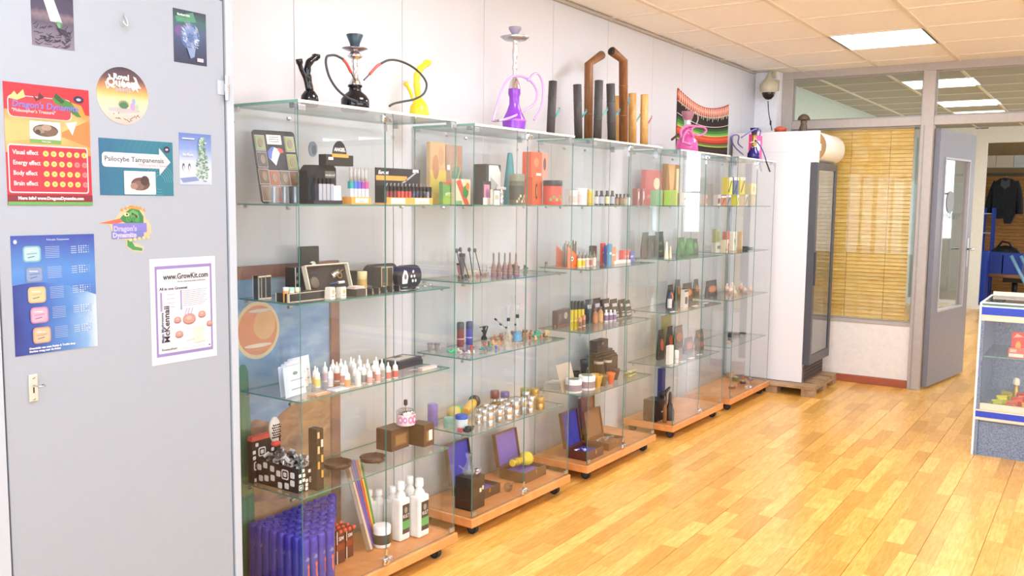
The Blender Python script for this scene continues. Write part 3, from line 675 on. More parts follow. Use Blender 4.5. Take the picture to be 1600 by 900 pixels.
# --- shelf 2
def stackbox(name, label, x1, x2, yt, yb, d=.06, z=S2, body='3a3632', line='d9cdb0', group=None, **k):
    return carton(name, label, 'box', z, x1, x2, yt, body, yb=yb, d=d, group=group, art=[('r', -.5, .5, .0, .07, line), ('r', -.5, .5, .93, 1, line), ('r', -.5, -.47, .0, 1, line), ('r', .47, .5, 0, 1, line), ('s', -.5, -.42, 0, 1, line), ('s', .42, .5, 0, 1, line)], **k)
for k in range(4): stackbox('slim_box', 'thin upright black box with cream edges, %s from the left of the row of four' % ORD[k], 395+k*6.6, 404+k*6.6, 432-k*.7, 469-k*.6, d=.03, group='thin upright boxes on the second shelf')
t = stackbox('flat_box', 'flat black box with cream edges lying in front of the open gift set', 413, 492, 458, 473, d=.06)
for k, (c, l, g) in enumerate((('efe9e2', 'e8a25c', 'orange labelled'), ('a9dcc0', 'd9ece2', 'mint green capped'), ('f5efe2', 'f0c98f', 'cream yellow labelled'))):
    lath('drop_bottle', 'small white %s bottle in front of the flat boxes' % g, 'bottle', S2, 446+k*9.5, 9.3, 449, 'jar', (l, c, l), X=-2.265)
t = carton('upright_gift_box', 'upright black box with a column of pale symbols beside the open gift set', 'box', S2, 446, 476, 418, '33322f', X=-2.36, d=.05, side='33322f', art=[('r', -.5, -.42, 0, 1, 'd8d2c4'), ('r', -.1, 0, 0, 1, 'e2dccb'), ('r', -.36, -.2, .7, .82, 'a8a294'), ('r', -.36, -.2, .45, .57, 'a8a294'), ('r', -.36, -.2, .2, .32, 'a8a294')])
# open gift set: shallow case leaning back
P, w, h = fit(476, 552, 415, S2, X=-2.29, d=.03)
t = thing('pipe_gift_set', 'open black presentation case with silver and gold fittings and blue pens', 'gift set', P, FACE); t.rotation_euler = (-.28, 0, FACE); t.location.z += .002
c = MB(); cr = M('d9d0b8', .5)
c.box(-w/2, w/2, .0, .004, 0, h*1.02, M('2a2623', .5)); 
for a, b, e, g in ((-w/2, -w/2+.004, 0, h*1.02), (w/2-.004, w/2, 0, h*1.02), (-w/2+.004, w/2-.004, 0, .004), (-w/2+.004, w/2-.004, h*1.02-.004, h*1.02)): c.box(a, b, -.02, .0, e, g, cr)
c.build('case', t); MB().box(-w/2+.004, w/2-.004, -.004, 0, .004, h-.003, M('3a322b', .8)).build('lining', t)
MB().lathe([(.009, 0), (.011, .002), (.011, .042), (.008, .044)], CHROME, 14, T=tr_(.015, -.012, h*.60) @ ry_(1.2)).build('silver_cup', t)
MB().tube([(.06+.010*cos(a), -.010, h*.62+.011*sin(a)) for a in [2*pi*k/12 for k in range(13)]], .0016, GOLD, 6).build('gold_ring', t); MB().tube([(.06, -.01, h*.72), (w*.4, -.01, h*.80)], .0018, GOLD, 6).build('gold_pin', t)
for k in (0, 1): MB().tube([(.0, -.009, h*(.36-.2*k)), (w*.36, -.009, h*(.38-.2*k))], .004, M('3a4a6b', .3), 8, rs=[.003, .0045]).tube([(.045, -.0095, h*(.37-.2*k)), (.075, -.0095, h*(.375-.2*k))], .005, M('e6e9f2', .3), 8).build('pen', t)
MB().ball(.022, (-w*.3, -.004, h*.45), M('6b5c4c', .6), 14, sy=.35).build('leather_pouch', t)
carton('dark_card_box', 'upright dark green card box with a white emblem standing above the gift set', 'box', S2, 466, 499, 385, '3d403b', X=-2.42, d=.02, art=[('o', .12, .62, .18, .06, 'e8e8e0'), ('o', .0, .62, .08, .03, '3d403b'), ('r', -.2, .3, .3, .33, '77796f')])
for k, (a, b) in enumerate(((508, 524), (525, 541))):
    carton('white_pill_box', 'little white %s carton in front of the open gift set' % ('left' if k == 0 else 'right'), 'box', S2, a, b, 449, 'ece7da', X=-2.21, d=.025, art=[('o', .1, .6, .25, .2, 'c8b078'), ('r', -.3, .35, .2, .26, '8d8a80')])
carton('flat_dark_box', 'flat dark box under the pink pads', 'box', S2, 541, 573, 452, '47443e', X=-2.2, d=.05, art=[('r', .42, .5, 0, 1, 'd6cdb8')])
t = thing('pink_pads', 'thin pile of pale pink pads lying on flat dark box', 'pads', colx(556, -2.232, S2+.0), FACE)
zz = rowz((-2.2, t.location.y, S2), 452)
t.location.z = zz+.001
for k in range(3): MB().box(-.028+.004*k, .028-.003*k, -.02, .02, .003*k, .003*k+.0027, M('e9cfc4', .7), bev=.001).build('pad', t)
for k in range(5): carton('mini_carton', 'tiny black carton with white edges, %s of the row beneath the eyeglass case' % ORD[k], 'box', S2, 573+k*10.5, 584+k*10.5, 451-k*1.2, '3b3935', X=-2.2, d=.03, group='tiny cartons on the second shelf', art=[('r', -.5, -.4, 0, 1, 'e3dccb'), ('r', .0, .3, .2, .5, 'b8b2a4')])
lath('gold_jar', 'squat pale gold jar in front of dark boxes', 'jar', S2, 566, 15, 424, 'jar', ('c9b27a', 'd9c592', 'b7995a'), X=-2.32)
carton('dark_box', 'dark charcoal box behind the squat gold jar', 'box', S2, 545, 569, 423, '3b3c3a', X=-2.40, d=.04)
carton('gold_edged_box', 'upright dark box with gold edges beside the eyeglass cases', 'box', S2, 582, 614, 417, '4a463d', X=-2.30, d=.045, art=[('r', -.5, .5, .96, 1, 'cbb98a'), ('r', -.5, -.45, 0, 1, 'cbb98a'), ('r', .44, .5, 0, 1, 'cbb98a'), ('r', -.05, 0, 0, .96, 'cbb98a'), ('r', -.38, -.1, .12, .18, 'c6c0b4'), ('r', -.38, -.1, .24, .30, '9c5a52')])
def oval_case(label, x1, x2, yt, X, art, col_, tilt=0):
    P, w, h = fit(x1, x2, yt, S2, X=X, d=.02); t = thing('oval_case', label, 'case', P, FACE); r = min(h, w)/2*.98
    MB().prism(rrect(-w/2, w/2, 0.0, h, r, 8), -.012, .0, M(col_, .3)).build('front_shell', t); MB().prism(rrect(-w/2+.001, w/2-.001, .001, h-.001, r*.95, 8), .001, .012, M(col_, .4)).build('back_shell', t)
    MB().box(-.012, .012, .011, .014, .0, .012, STEEL).build('hinge', t)
    if art:
        mb = MB(); W = M('d8dadc', .5)
        mb.prism([(-w*.3, h*.2), (-w*.1, h*.2), (-w*.05, h*.5), (-w*.12, h*.75), (-w*.22, h*.8), (-w*.3, h*.5)], -.0126, -.012, W); mb.prism(ellipse(-w*.17, h*.5, w*.05, h*.12, 10), -.013, -.0126, M('6d6a70', .5))
        for q in ((.15, .7), (.08, .5), (.2, .5), (.13, .3), (.25, .3)): mb.prism(ellipse(w*q[0], h*q[1], w*.04, h*.07, 8), -.0126, -.012, W)
        mb.build('print', t)
    return t
oval_case('large plain black oval case standing behind the patterned one', 566, 622, 412, -2.42, 0, '303236')
oval_case('black oval case with silver cat and flower print', 614, 658, 414, -2.27, 1, '2c2b31')
P = colx(637, -2.205, S2); t = thing('case_lid', 'dark glossy lid lying flat in front of the patterned oval case', 'lid', P, FACE)
MB().lathe([(.04, 0), (.047, .004), (.045, .011), (.03, .013)], M('25282e', .2), 24, sy=.5, c=(0, .0, 0)).build('shell', t); MB().lathe([(.0478, .003), (.0478, .006)], STEEL, 24, sy=.5, cap=False).build('rim', t)
for k, x in enumerate((653, 664, 674)):
    P = colx(x, -2.215-.02*k, S2); t = thing('clear_sachet', 'crumpled clear sachet at right end of second shelf, %s from the left' % ORD[k], 'sachet', P, FACE+.3*k, 'clear sachets on the second shelf')
    MB().ball(.013, (0, 0, .006), GLASS_C, 8, sx=1.2, sy=.8, sz=.45).build('bag', t); MB().box(-.004, .004, -.004, .004, .003, .007, M('cfd6c8', .5)).build('content', t)
# --- shelf 3
for k in range(5):
    leaflet('info_leaflet', 'white and pale blue leaflet standing on the third shelf, %s from the glass side' % ORD[k], 'leaflet', S3, 431+k*5, 470+k*5, 574-k*4, ['f2f4f6', 'dfe8f4', 'eef1f4', 'f4f4f0', 'e9eef3'][k], X=-2.27-.025*k, lean=.12, turn=.15, art=[('r', -.5, -.3, 0, 1, 'c9daee'), ('r', -.2, .4, .2, .25, '9fb0a8'), ('r', -.2, .4, .5, .55, 'a9b8c4'), ('o', .05, .75, .12, .06, '7f948a')], group='leaflets on the third shelf')
tips = [(612, 362), (627, 375), (680, 335), (717, 368), (735, 318), (762, 335), (790, 312), (803, 352), (820, 325), (835, 380), (860, 300), (880, 312), (890, 355), (910, 372), (918, 288), (925, 335), (950, 350), (975, 315), (990, 370), (1020, 325), (1035, 300), (1045, 345), (1075, 315), (1118, 335), (1167, 325)]
lab = ['e8c95a', 'e8d27a', 'cdb9d6', 'c9cdd6', 'dfd8d2', 'b8685a', 'd9d2ca', 'c98f86', 'dcd3cf', 'e0a06a', 'e6dfd9', 'dcd6d0', 'b9c4c8', 'd9d9d6', 'e8e4de', '8f8f8f', '9aa4a8', 'e2d8d0', 'd8a49c', 'c98a84', 'e5ddd8', 'd49c94', 'c0c4c2', 'd07a6e', 'd4645c']
for k, (a, b) in enumerate(tips):
    px_, py_ = 355+a/4.444, 490+b/4.444
    hpx = 31-.2*k*.3
    X = at(px_, py_+hpx, z=S3).x; X = max(-2.46, min(-2.2, X))
    P = colx(px_, X, S3); h = rowz(P, py_)-S3
    lath('dropper_bottle', 'small dropper bottle with white pointed cap, %s from the left in the crowd' % ORD[k], 'bottle', S3, px_, 9.2, py_, 'dropper', ('e9e6df', 'f7f7f5', lab[k]), X=X, group='white capped dropper bottles')
for k, (a, b, y) in enumerate(((484, 514, 622), (512, 545, 612), (536, 562, 603))):
    P = colx((a+b)/2, -2.225, S3); t = thing('flat_packet', 'flat %s packet lying at the front edge of the third shelf' % ('brown striped', 'white and blue', 'small tan')[k], 'packet', P, FACE)
    MB().box(-.034, .034, -.022, .022, 0, .005, M(('c9a184', 'dfe4ea', 'd8c4ac')[k], .5)).build('body', t); mb = MB(); mb.box(-.028, .028, -.012, -.006, .005, .0054, M('f0ece4', .5)); mb.box(-.028, .015, .004, .010, .005, .0054, M('9aa4ae', .5)); mb.build('print', t)
P = colx(626, -2.35, S3); t = thing('flat_black_case', 'black and cream flat box lying at the back right of the third shelf', 'box', P, FACE+.1)
MB().box(-.085, .085, -.05, .05, 0, .02, M('2c2c30', .4)).build('tray', t); MB().box(-.082, .082, -.047, .047, .02, .032, M('3a393c', .4)).build('lid', t); MB().box(-.06, .06, -.03, .03, .032, .033, M('cfc4b4', .5)).box(-.02, .03, .01, .035, .033, .0335, BLACK).build('print', t)
P = colx(668, -2.22, S3); t = thing('syringe_packet', 'long cream packet with a metal pin at the right end of third shelf', 'packet', P, FACE)
MB().box(-.045, .045, -.012, .012, 0, .01, M('e2cfc0', .4)).build('sleeve', t); MB().tube([(-.045, 0, .006), (-.1, .02, .007)], .0016, STEEL, 6).build('pin', t)
# --- shelf 4
# patterned box set: printed by small raised squares
def squares(mb, w, h, y, seed, n=26, T=None):
    r = random.Random(seed); placed = []
    for k in range(400):
        s = r.choice((.012, .012, .02, .03)) * (w/.12)
        if len(placed) > n: break
        x = r.uniform(-w/2+s*.6, w/2-s*.6); z_ = r.uniform(s*.6, h-s*.6)
        if any(abs(x-a) < (s+b)/2*1.18 and abs(z_-c_) < (s+b)/2*1.18 for a, c_, b in placed): continue
        placed.append((x, z_, s))
        W = M('e9e6e0', .5); D = M('2b2523', .5)
        mb.prism(rrect(x-s/2, x+s/2, z_-s/2, z_+s/2, s*.2, 2), y-.0004, y, W, T)
        if s > .015*(w/.12):
            mb.prism(rrect(x-s*.36, x+s*.36, z_-s*.36, z_+s*.36, s*.12, 2), y-.0007, y-.0004, D, T)
            mb.prism(rrect(x-s*.22, x+s*.22, z_-s*.22, z_+s*.22, s*.08, 2), y-.001, y-.0007, W, T)
KB = M('2b2523', .5)
P = at(462, 750, z=S4); P = Vector((-2.335, 2.10, S4))
t = thing('patterned_gift_box', 'open black box with white rounded squares, filled with glittery wraps', 'gift box', P, FACE-.0)
w, d, h = .115, .21, .085
b = MB(); 
for a in ((-w/2, w/2, -d/2, -d/2+.003), (-w/2, w/2, d/2-.003, d/2), (-w/2, -w/2+.003, -d/2+.003, d/2-.003), (w/2-.003, w/2, -d/2+.003, d/2-.003)): b.box(a[0], a[1], a[2], a[3], 0, h, KB)
b.box(-w/2+.003, w/2-.003, -d/2+.003, d/2-.003, 0, .003, KB); b.build('box', t)
mb = MB(); squares(mb, w, h, -d/2, 3, 18); squares(mb, d, h, 0, 5, 30, T=tr_(-w/2-.0002, 0, 0) @ rz_(-pi/2)); mb.build('square_print', t)
g = MB(); r = random.Random(4)
for k in range(120):
    x, y, z_ = r.uniform(-w/2+.012, w/2-.012), r.uniform(-d/2+.014, d/2-.014), h-.01+r.uniform(-.01, .03); s = r.uniform(.006, .012)
    T = tr_(x, y, z_) @ Matrix.Rotation(r.uniform(0, 6), 4, Vector((r.random()+.1, r.random(), r.random())))
    g.box(-s, s, -s*.6, s*.6, -s*.18, s*.18, [M('cfcbc6', .3, .3), M('9b948e', .3, .5), M('f0eeea', .4), M('6f6a66', .4)][k % 4], T)
o = g.build('glitter_wraps', t); o['kind'] = 'stuff'
P2 = Vector((-2.415, 2.125, S4)); 
t = thing('patterned_lid', 'upright patterned lid with salmon red edge behind the glittery box', 'board', Vector((-2.452, 2.09, S4)), FACE)  # the lid of the patterned gift box, stood upright behind it
w2, h2 = .13, .165
MB().box(-w2/2, w2/2, -.010, .010, 0, h2-.016, KB).build('panel', t); MB().box(-w2/2, w2/2, -.012, .012, h2-.016, h2, M('e0655a', .5)).build('edge', t); mb = MB(); squares(mb, w2, h2-.02, -.010, 9, 16); mb.build('square_print', t)
t = thing('snakeskin_ornament', 'oval snakeskin patterned ornament with a red knot, standing in the glittery box', 'ornament', at(429, 690, x=-2.36), FACE)
hh_ = rowz(t.location, 652)-t.location.z
MB().lathe([(.001, 0), (.012, .004), (.02, .02), (.024, .05), (.021, .07), (.010, hh_), (.0005, hh_+.002)], M('e2dbd2', .5), 18, sy=.5).build('body', t)
mb = MB()
for i in range(5):
    for j in range(6): 
        x = (i-2)*.008+(.004 if j % 2 else 0); z_ = .018+j*.0085
        if abs(x) < .019: mb.prism([(x-.003, z_), (x, z_+.003), (x+.003, z_), (x, z_-.003)], -.0135-(.0), -.008, M('2a2624', .5))
mb.build('scale_print', t); MB().ball(.014, (.006, 0, -.008), M('cf4a3e', .4), 12, sx=1.4, sz=.7).build('red_knot', t)
t = carton('patterned_sleeve', 'upright patterned carton with gold squares at the right of glittery box', 'carton', S4, 483, 506, 670, '3a302b', X=-2.20, d=.04, art=[('r', -.4, -.1, .85, .95, 'd9b98a'), ('r', -.4, -.1, .6, .72, 'd9b98a'), ('r', -.4, -.1, .35, .47, 'c99a52'), ('r', .1, .4, .7, .82, 'e6ddd0'), ('r', .1, .4, .45, .57, 'd9b060'), ('r', .1, .4, .2, .32, 'd0a04a')])
def ashtray(label, px, py, wpx, hpx):
    P, r, h = fitr(px, wpx, py-hpx, S4, yb=py); t = thing('ashtray', label, 'ashtray', P, 0); C = M('4f382c', .35); h = .024
    MB().lathe([(r*.7, .006), (r*.95, .008), (r, h), (r*.9, h), (r*.8, .012), (.0001, .011)], C, 28).build('bowl', t)
    for k in range(3): MB().cyl(.005, 0, .008, C, 8, (r*.6*cos(k*2.1), r*.6*sin(k*2.1), 0)).build('foot', t)
    for k in range(3): MB().box(-.003, .003, -.004, .006, 0, .003, M('2e211b', .5), T=rz_(k*2.1+.5) @ tr_(0, r*.94, h-.0015)).build('notch', t)
ashtray('larger dark brown ashtray beside the patterned carton', 527, 731, 47, 20); ashtray('smaller dark brown ashtray in the middle of the fourth shelf', 583, 722, 41, 20)
for k, (a, b, y, yb, l) in enumerate(((588, 639, 669, 706, 'brown wooden box with a small window, left of the pair'), (641, 680, 662, 700, 'brown wooden box with a white label, right of the pair'))):
    t = carton('brown_box', l, 'box', S4, a, b, y, woodmat('box_wood%d' % k, '4a3222', '5f4330', (3, 3, 3)), yb=yb, d=.08, art=[('r', -.3, .38, .2, .72, '7a5a38'), ('r', -.24, .3, .26, .66, '8e6c42')]+([('r', -.05, .3, .25, .72, 'f0e8e2')] if k else []))
    if k == 0: zb1 = t
bx_ = fit(588, 639, 669, S4, 706, None, .08); bx2 = fit(641, 680, 662, S4, 700, None, .08)
zt_ = S4+max(bx_[2], bx2[2]); P = colx(634, (bx_[0].x+bx2[0].x)/2-.005, zt_); 
t = thing('spinning_ashtray', 'pink and white spinning ashtray with chrome lid and push knob', 'ashtray', P, FACE); r = .038
MB().lathe([(r*.97, 0), (r, .004), (r, .045), (r*.96, .048)], M('eadbe4', .35), 28).build('cup', t)
MB().lathe([(r*1.02, .046), (r*1.02, .055), (r*.8, .062), (r*.5, .058), (.006, .056)], CHROME, 28).build('lid', t)
MB().cyl(.003, .055, .078, CHROME, 10).build('stem', t); MB().lathe([(.006, .078), (.008, .082), (.008, .098), (.006, .101)], BLACK, 14).build('knob', t)
mb = MB()
for k, (a, s, c) in enumerate(((-1.9, .011, 'e487b4'), (-1.35, .013, 'd868a0'), (-.8, .010, 'f7eef2'), (-2.5, .009, 'c98ad0'), (-.2, .011, 'e487b4'), (-3.0, .011, 'e8a0c4'))):
    T = rz_(a+pi/2) @ tr_(0, -r-.0004, .024); mb.prism(ellipse(0, 0, s, s*1.4, 12), -.0006, .0004, M(c, .4), T); mb.prism(ellipse(0, 0, s*.45, s*.6, 8), -.001, -.0006, M('faf4f7', .4), T)
mb.build('heart_print', t)
# --- bottom board
r_ = random.Random(8); idx = 0
rows = [(-2.197-.0377*j, int((.150+.0350*j)/.0385)+1) for j in range(8)]
BL = M('353a9c', .3); BC = M('2b2ca6', .3); SI = M('c8c8d8', .3)
proto = None; OR = M('d8673c', .4)
pos = []
for j, (X, n) in enumerate(rows):
    for k in range(n): pos.append((X, 2.036+k*.0385, j, k))
for X, Y, j, k in pos:
    l = 'tall blue gas can, %s from the left in the %s row' % (ORD[k], ORD[j])
    if proto is None:
        proto = thing('gas_can', l, 'can', (X, Y, S0), FACE, 'blue gas cans'); R = .0172
        MB().lathe([(R*.92, 0), (R, .004), (R, .150), (R*.9, .158)], BL, 20).build('body', proto)
        MB().lathe([(R*1.0, .155), (R*1.02, .158), (R*1.02, .195), (R*.95, .205), (R*.6, .208)], BC, 20).build('cap', proto)
        mb = MB()
        for z_, rx in ((.140, .011), (.143, .008), (.137, .012)): mb.tube([(rx*.7*cos(a), -R*1.0-.0001+.003*(cos(a)**2), z_+.003*sin(a)) for a in [2*pi*q/12 for q in range(13)]], .0005, SI, 5)
        mb.prism(ellipse(.002, .112, .0045, .008, 12), -R-.0004, -R+.0016, OR); mb.prism([(.0, .104), (.004, .104), (.006, .07), (.003, .06), (-.001, .08)], -R-.0003, -R+.001, OR)
        mb.build('flame_print', proto); t = proto
    else: t = dup(proto, l); t.location = (X, Y, S0); t.rotation_euler = (0, 0, FACE+r_.uniform(-.2, .4))
for k, (a, b) in enumerate(((525, 539), (540, 552))):
    t = carton('cigar_tube_carton', 'dark red open carton of red capped tubes, %s beside the gas cans' % ('left one' if k == 0 else 'right one'), 'carton', S0, a, b, 829-5*k, '5a2420', yb=880-9*k, d=.06, art=[('r', -.5, -.4, 0, 1, 'e8e0d4'), ('r', -.5, .5, .4, .6, '8a2a22'), ('t', 'SM', .05, .7, .16, 'f4efe6')])
    P, w, h = fit(a, b, 829-5*k, S0, yb=880-9*k, d=.11)
    for i in range(6): MB().ball(.0085, (-.012+.024*(i % 2), -.04+.034*(i//2), h+.001), M('d8432c', .3), 10).build('tube_cap', t)
for k, (c, x1, x2) in enumerate((('c9b79f', 577, 540), ('7a4a8e', 588, 548), ('3f4fb0', 590, 556), ('c9533a', 597, 563), ('e0b04a', 601, 570), ('4f9a58', 606, 577))):
    a = at(580-6*k*.2+k*.2, 845-k*4, z=S0); Xb = -2.30-.012*k
    top_ = colx(540+k*4.2, -2.44, .44); bot = colx(578+k*1.5, -2.30-.014*k, S0)
    top_.z = .425-.004*k
    t = thing('incense_pack', 'long %s incense pack leaning against the back glass' % ('beige', 'violet', 'blue', 'red', 'yellow', 'green')[k], 'incense', bot, 0, 'leaning incense packs')
    v = top_-bot; L = v.length; t.rotation_euler = v.to_track_quat('Z', 'Y').to_euler()
    MB().box(-.005, .005, -.013, .013, .004, L, M(c, .4)).build('sleeve', t); MB().box(.005, .0055, -.008, .008, L*.3, L*.8, M('f0e8d8', .4)).build('print', t)
wb = [(655, 747, 836, 28), (626, 752, 842, 26), (640, 744, 826, 25), (613, 760, 828, 24), (592, 765, 826, 24), (577, 765, 822, 22)]
lbs = ['white square plastic bottle with black and green label, rightmost of the pair', 'white plastic bottle with black and green label left of the rightmost one', 'plain white bottle behind the two labelled ones', 'plain white bottle beside the door seam behind the jar', 'plain white bottle, second from the leaning incense', 'plain white bottle next to the leaning incense']
for k, (x, yt, yb, wp) in enumerate(wb):
    P, r, h = fitr(x, wp, yt, S0, yb=yb); t = thing('white_bottle', lbs[k], 'bottle', P, FACE, 'white plastic bottles on the bottom board')
    w = r*.92; h *= 1.0; MB().box(-w, w, -w*.8, w*.8, 0, h*.72, M('f0f1ef', .35), bev=w*.25).lathe([(w*.78, h*.70), (w*.6, h*.78), (w*.32, h*.84), (w*.32, h*.88)], M('f0f1ef', .35), 16).build('body', t)
    MB().lathe([(w*.5, h*.86), (w*.52, h*.88), (w*.48, h*.99), (w*.4, h)], M('fafafa', .35), 16).build('cap', t)
    if k < 2:
        mb = MB(); y = -w*.8; mb.box(-w*.55, w*.8, y-.0006, y, h*.12, h*.62, M('2e2b28', .5)); mb.box(-w*.55, w*.8, y-.0009, y-.0006, h*.2, h*.34, M('4fa45a', .5)); mb.prism(ellipse(w*.1, h*.52, w*.3, h*.055, 10), y-.001, y-.0006, M('8f8a84', .5)); mb.build('label', t)
        text('KULT', h*.085, WHITE, t, w*.12, h*.39, y-.001, 'CENTER', sx=.72)
t = lath('powder_jar', 'white jar with dark label and white lid at the front of the bottom board', 'jar', S0, 597, 27, 820, 'jar', ('f0f0ee', 'f7f7f7', '3b3634'), yb=852)
# ================================================================ CABINET 2
# shelf 1
B1 = 'box'
carton('nature_booklet_box', 'tall box printed with yellow and tan desert shapes at the left of second cabinet', B1, S1, 651, 682, 221, 'd9b07a', X=-2.44, d=.02, art=[('r', -.5, .5, 0, .55, 'e6cf5a'), ('o', -.15, .6, .2, .2, 'c98a5a'), ('o', .2, .78, .15, .15, 'cf9a6a')])
carton('palm_leaf_box', 'tall brown box printed with a pale green leaf fan', B1, S1, 690, 722, 227, 'b08a72', X=-2.44, d=.02, art=[('o', .15, .4, .3, .25, '6f8d78'), ('p', [(-.3, .75), (0, .2), (-.05, .2)], 'c9cf8a'), ('p', [(.2, .9), (.05, .2), (0, .2)], 'c9cf8a'), ('p', [(.45, .7), (.05, .2), (.0, .25)], 'c9cf8a'), ('r', -.5, .5, 0, .2, 'c2574c'), ('r', -.42, -.25, .58, .66, 'f0ece2')])
carton('grass_box', 'green box with a grassy hill print at the lower left of second cabinet', B1, S1, 676, 704, 284, '6fae5a', X=-2.37, d=.02, art=[('p', [(-.5, 0), (.5, 0), (.5, .3), (.1, .6), (-.2, .55), (-.5, .35)], '8fc23e'), ('t', 'MYSTIC', 0, .38, .2, 'f4f4ea'), ('r', -.5, .5, .9, 1, 'c9624f')])
carton('leaf_print_box', 'small multi coloured box with red and green leaf print', B1, S1, 705, 735, 280, 'd8cfae', X=-2.34, d=.025, art=[('p', [(-.5, .9), (.1, 0), (.4, 0), (-.2, 1)], 'c9604a'), ('o', .15, .5, .2, .25, '4f8d4a'), ('o', .28, .72, .12, .15, 'd98a3c'), ('r', -.5, -.1, 0, .15, '7fae7a')])
t = carton('scale_box', 'white and black carton with a sloping picture of a device', B1, S1, 739, 782, 257, '3a3d3c', X=-2.35, d=.07, art=[('p', [(-.3, .02), (.48, .02), (.48, .8), (.3, .98), (-.3, .98)], 'd9dbd8'), ('p', [(-.2, .15), (.3, .1), (.3, .5), (-.2, .7)], 'a9adab')])
P = colx(782, -2.24, S1); t = thing('hand_press', 'chrome T shaped hand press standing before the black and white carton', 'press', P, FACE)
MB().lathe([(.013, 0), (.014, .004), (.014, .052), (.011, .056), (.011, .066)], CHROME, 18).build('barrel', t); MB().box(-.036, .036, -.006, .006, .066, .078, M('cfcac4', .25, .6), bev=.003).build('handle', t)
t = carton('press_box', 'small cream carton with blue border in front of the chrome press', B1, S1, 769, 785, 296, 'efe9d8', X=-2.205, d=.015, art=[('r', -.5, .5, .93, 1, '3f4658'), ('r', -.5, -.42, 0, 1, '3f4658'), ('r', .42, .5, 0, 1, '3f4658'), ('r', -.25, .25, .35, .65, 'b8ae96')])
t = carton('pink_label_box', 'small black edged box with pink label beside the chrome press', B1, S1, 751, 767, 283, '2f3036', X=-2.25, d=.012, art=[('r', -.38, .3, .1, .85, 'cf8aa0'), ('o', 0, .5, .2, .2, 'a46a9a'), ('r', -.5, .5, 0, .3, 'ece6e0')])
lath('teal_cone_bottle', 'tall teal cone shaped bottle', 'bottle', S1, 796, 23, 239, 'cone', ('3f8f96', '3a858d'), X=-2.37)
t = lath('figure_tin', 'dark cylindrical tin printed with cream figures in front of the teal cone', 'tin', S1, 807, 25, 272, 'jar', ('5a5f4e', '7e8270', '3c3f34'), X=-2.25); RT = fitr(807, 25, 272, S1, X=-2.25)[1]*1.01
mb = MB()
for k in range(9):
    T = rz_(-.9+.22*k) @ tr_(0, -RT, .016+.012*(k % 3)); mb.prism(ellipse(0, 0, .0045, .007, 8), -.0006, .0012, M(('d9cda8', 'c9a07a', 'ece2c4')[k % 3], .5), T)
mb.build('figure_print', t)
carton('orange_box', 'orange patterned carton underneath, with black flame motif', B1, S1, 818, 847, 278, 'e86a3e', X=-2.30, d=.05, art=[('o', -.1, .5, .12, .3, '2f2a28'), ('o', -.08, .5, .06, .2, 'd9a04a')])
fo = fit(818, 847, 278, S1, X=-2.30, d=.05)
carton('orange_box', 'orange patterned carton stacked on top, with pale panel', B1, S1+fo[2]+.0005, 816, 855, 238, 'e8643c', X=-2.30, d=.05, art=[('r', .15, .5, 0, 1, 'eb9a84'), ('o', .32, .55, .09, .25, '6a4a4a'), ('r', -.2, .1, .08, .18, 'f0e6da'), ('o', -.2, .6, .15, .18, 'f08a5c')])
t = lath('leaf_jar', 'broad jar with black lid and red label with green leaves', 'jar', S1, 868, 30, 282, 'jar', ('d9432f', '2f302f', 'cf4d3a'), X=-2.21); RT = fitr(868, 30, 282, S1, X=-2.21)[1]*1.0
mb = MB()
for k in range(8):
    T = rz_(-1.2+.33*k) @ tr_(0, -RT, .026+.012*(k % 2)); mb.prism(ellipse(0, 0, .007, .008, 8), -.001, .003, M(('7fb56a', '5f9a54')[k % 2], .5), T)
mb.build('leaf_print', t)
# shelf 2
def ppl(name, label, P, pts, r, mcol, rz=0, bowl=None, rs=None, cat='pipe', group=None):
    t = thing(name, label, cat, P, FACE+rz, group); MB().tube(pts, r, col(mcol), 8, rs=rs).build('stem', t)
    if bowl: MB().lathe([(bowl[3]*.6, 0), (bowl[3], bowl[3]*.8), (bowl[3], bowl[3]*2), (bowl[3]*.7, bowl[3]*2), (.0005, bowl[3])], col(bowl[4] if len(bowl) > 4 else mcol), 12, (bowl[0], bowl[1], bowl[2])).build('bowl', t)
    return t
for k, (x1, y1, x0, y0) in enumerate(((709, 392, 719, 408), (719, 390, 733, 402), (733, 390, 739, 400), (742, 391, 752, 401))):
    X = -2.30-.02*k; b = colx(x0, X, S2); b.z = S2+.004; tp = colx(x1, X, S2+.05); hz = rowz(tp, y1)-S2
    tp.z = S2+hz
    t = thing('pipe_pick', 'dark stalk with a rounded tip, %s from the left of the leaning group' % ORD[k], 'tool', b, 0, 'stalk shaped tools in second cabinet'); v = tp-b
    MB().tube([(0, 0, 0), v*.5, v], .0022, M('4a4648', .4), 8).build('stem', t); MB().ball(.008, v, M('5a5052', .4), 10, sz=1.3).build('tip', t)
lath('pink_hourglass', 'small pink and black hourglass shaped holder', 'holder', S2, 720, 14, 411, 'bowl', ('c58a92', '3a3436'), yb=427)
lath('mushroom_holder', 'small dark mushroom shaped stand', 'holder', S2, 722, 10, 396, 'bowl', ('6f6a6c', '4c484a'), X=-2.42)
for k in range(3):
    P = at(718+k*5.5, 435.2-k*.7, z=S2); t = thing('mini_grinder', 'tiny metal wheel shaped piece by the shelf edge, %s from the left' % ORD[k], 'grinder', P, FACE, 'tiny wheels on second cabinet shelf')
    MB().lathe([(.007, 0), (.008, .002), (.008, .012), (.006, .013)], M('6b6b66', .3, .7), 12).build('body', t); MB().cyl(.003, .013, .0145, CHROME, 8).build('hub', t)
P = at(738, 429, z=S2); t = thing('paper_roll_packet', 'cream packet of rolled papers with thin red stripes', 'packet', P, FACE+.35)
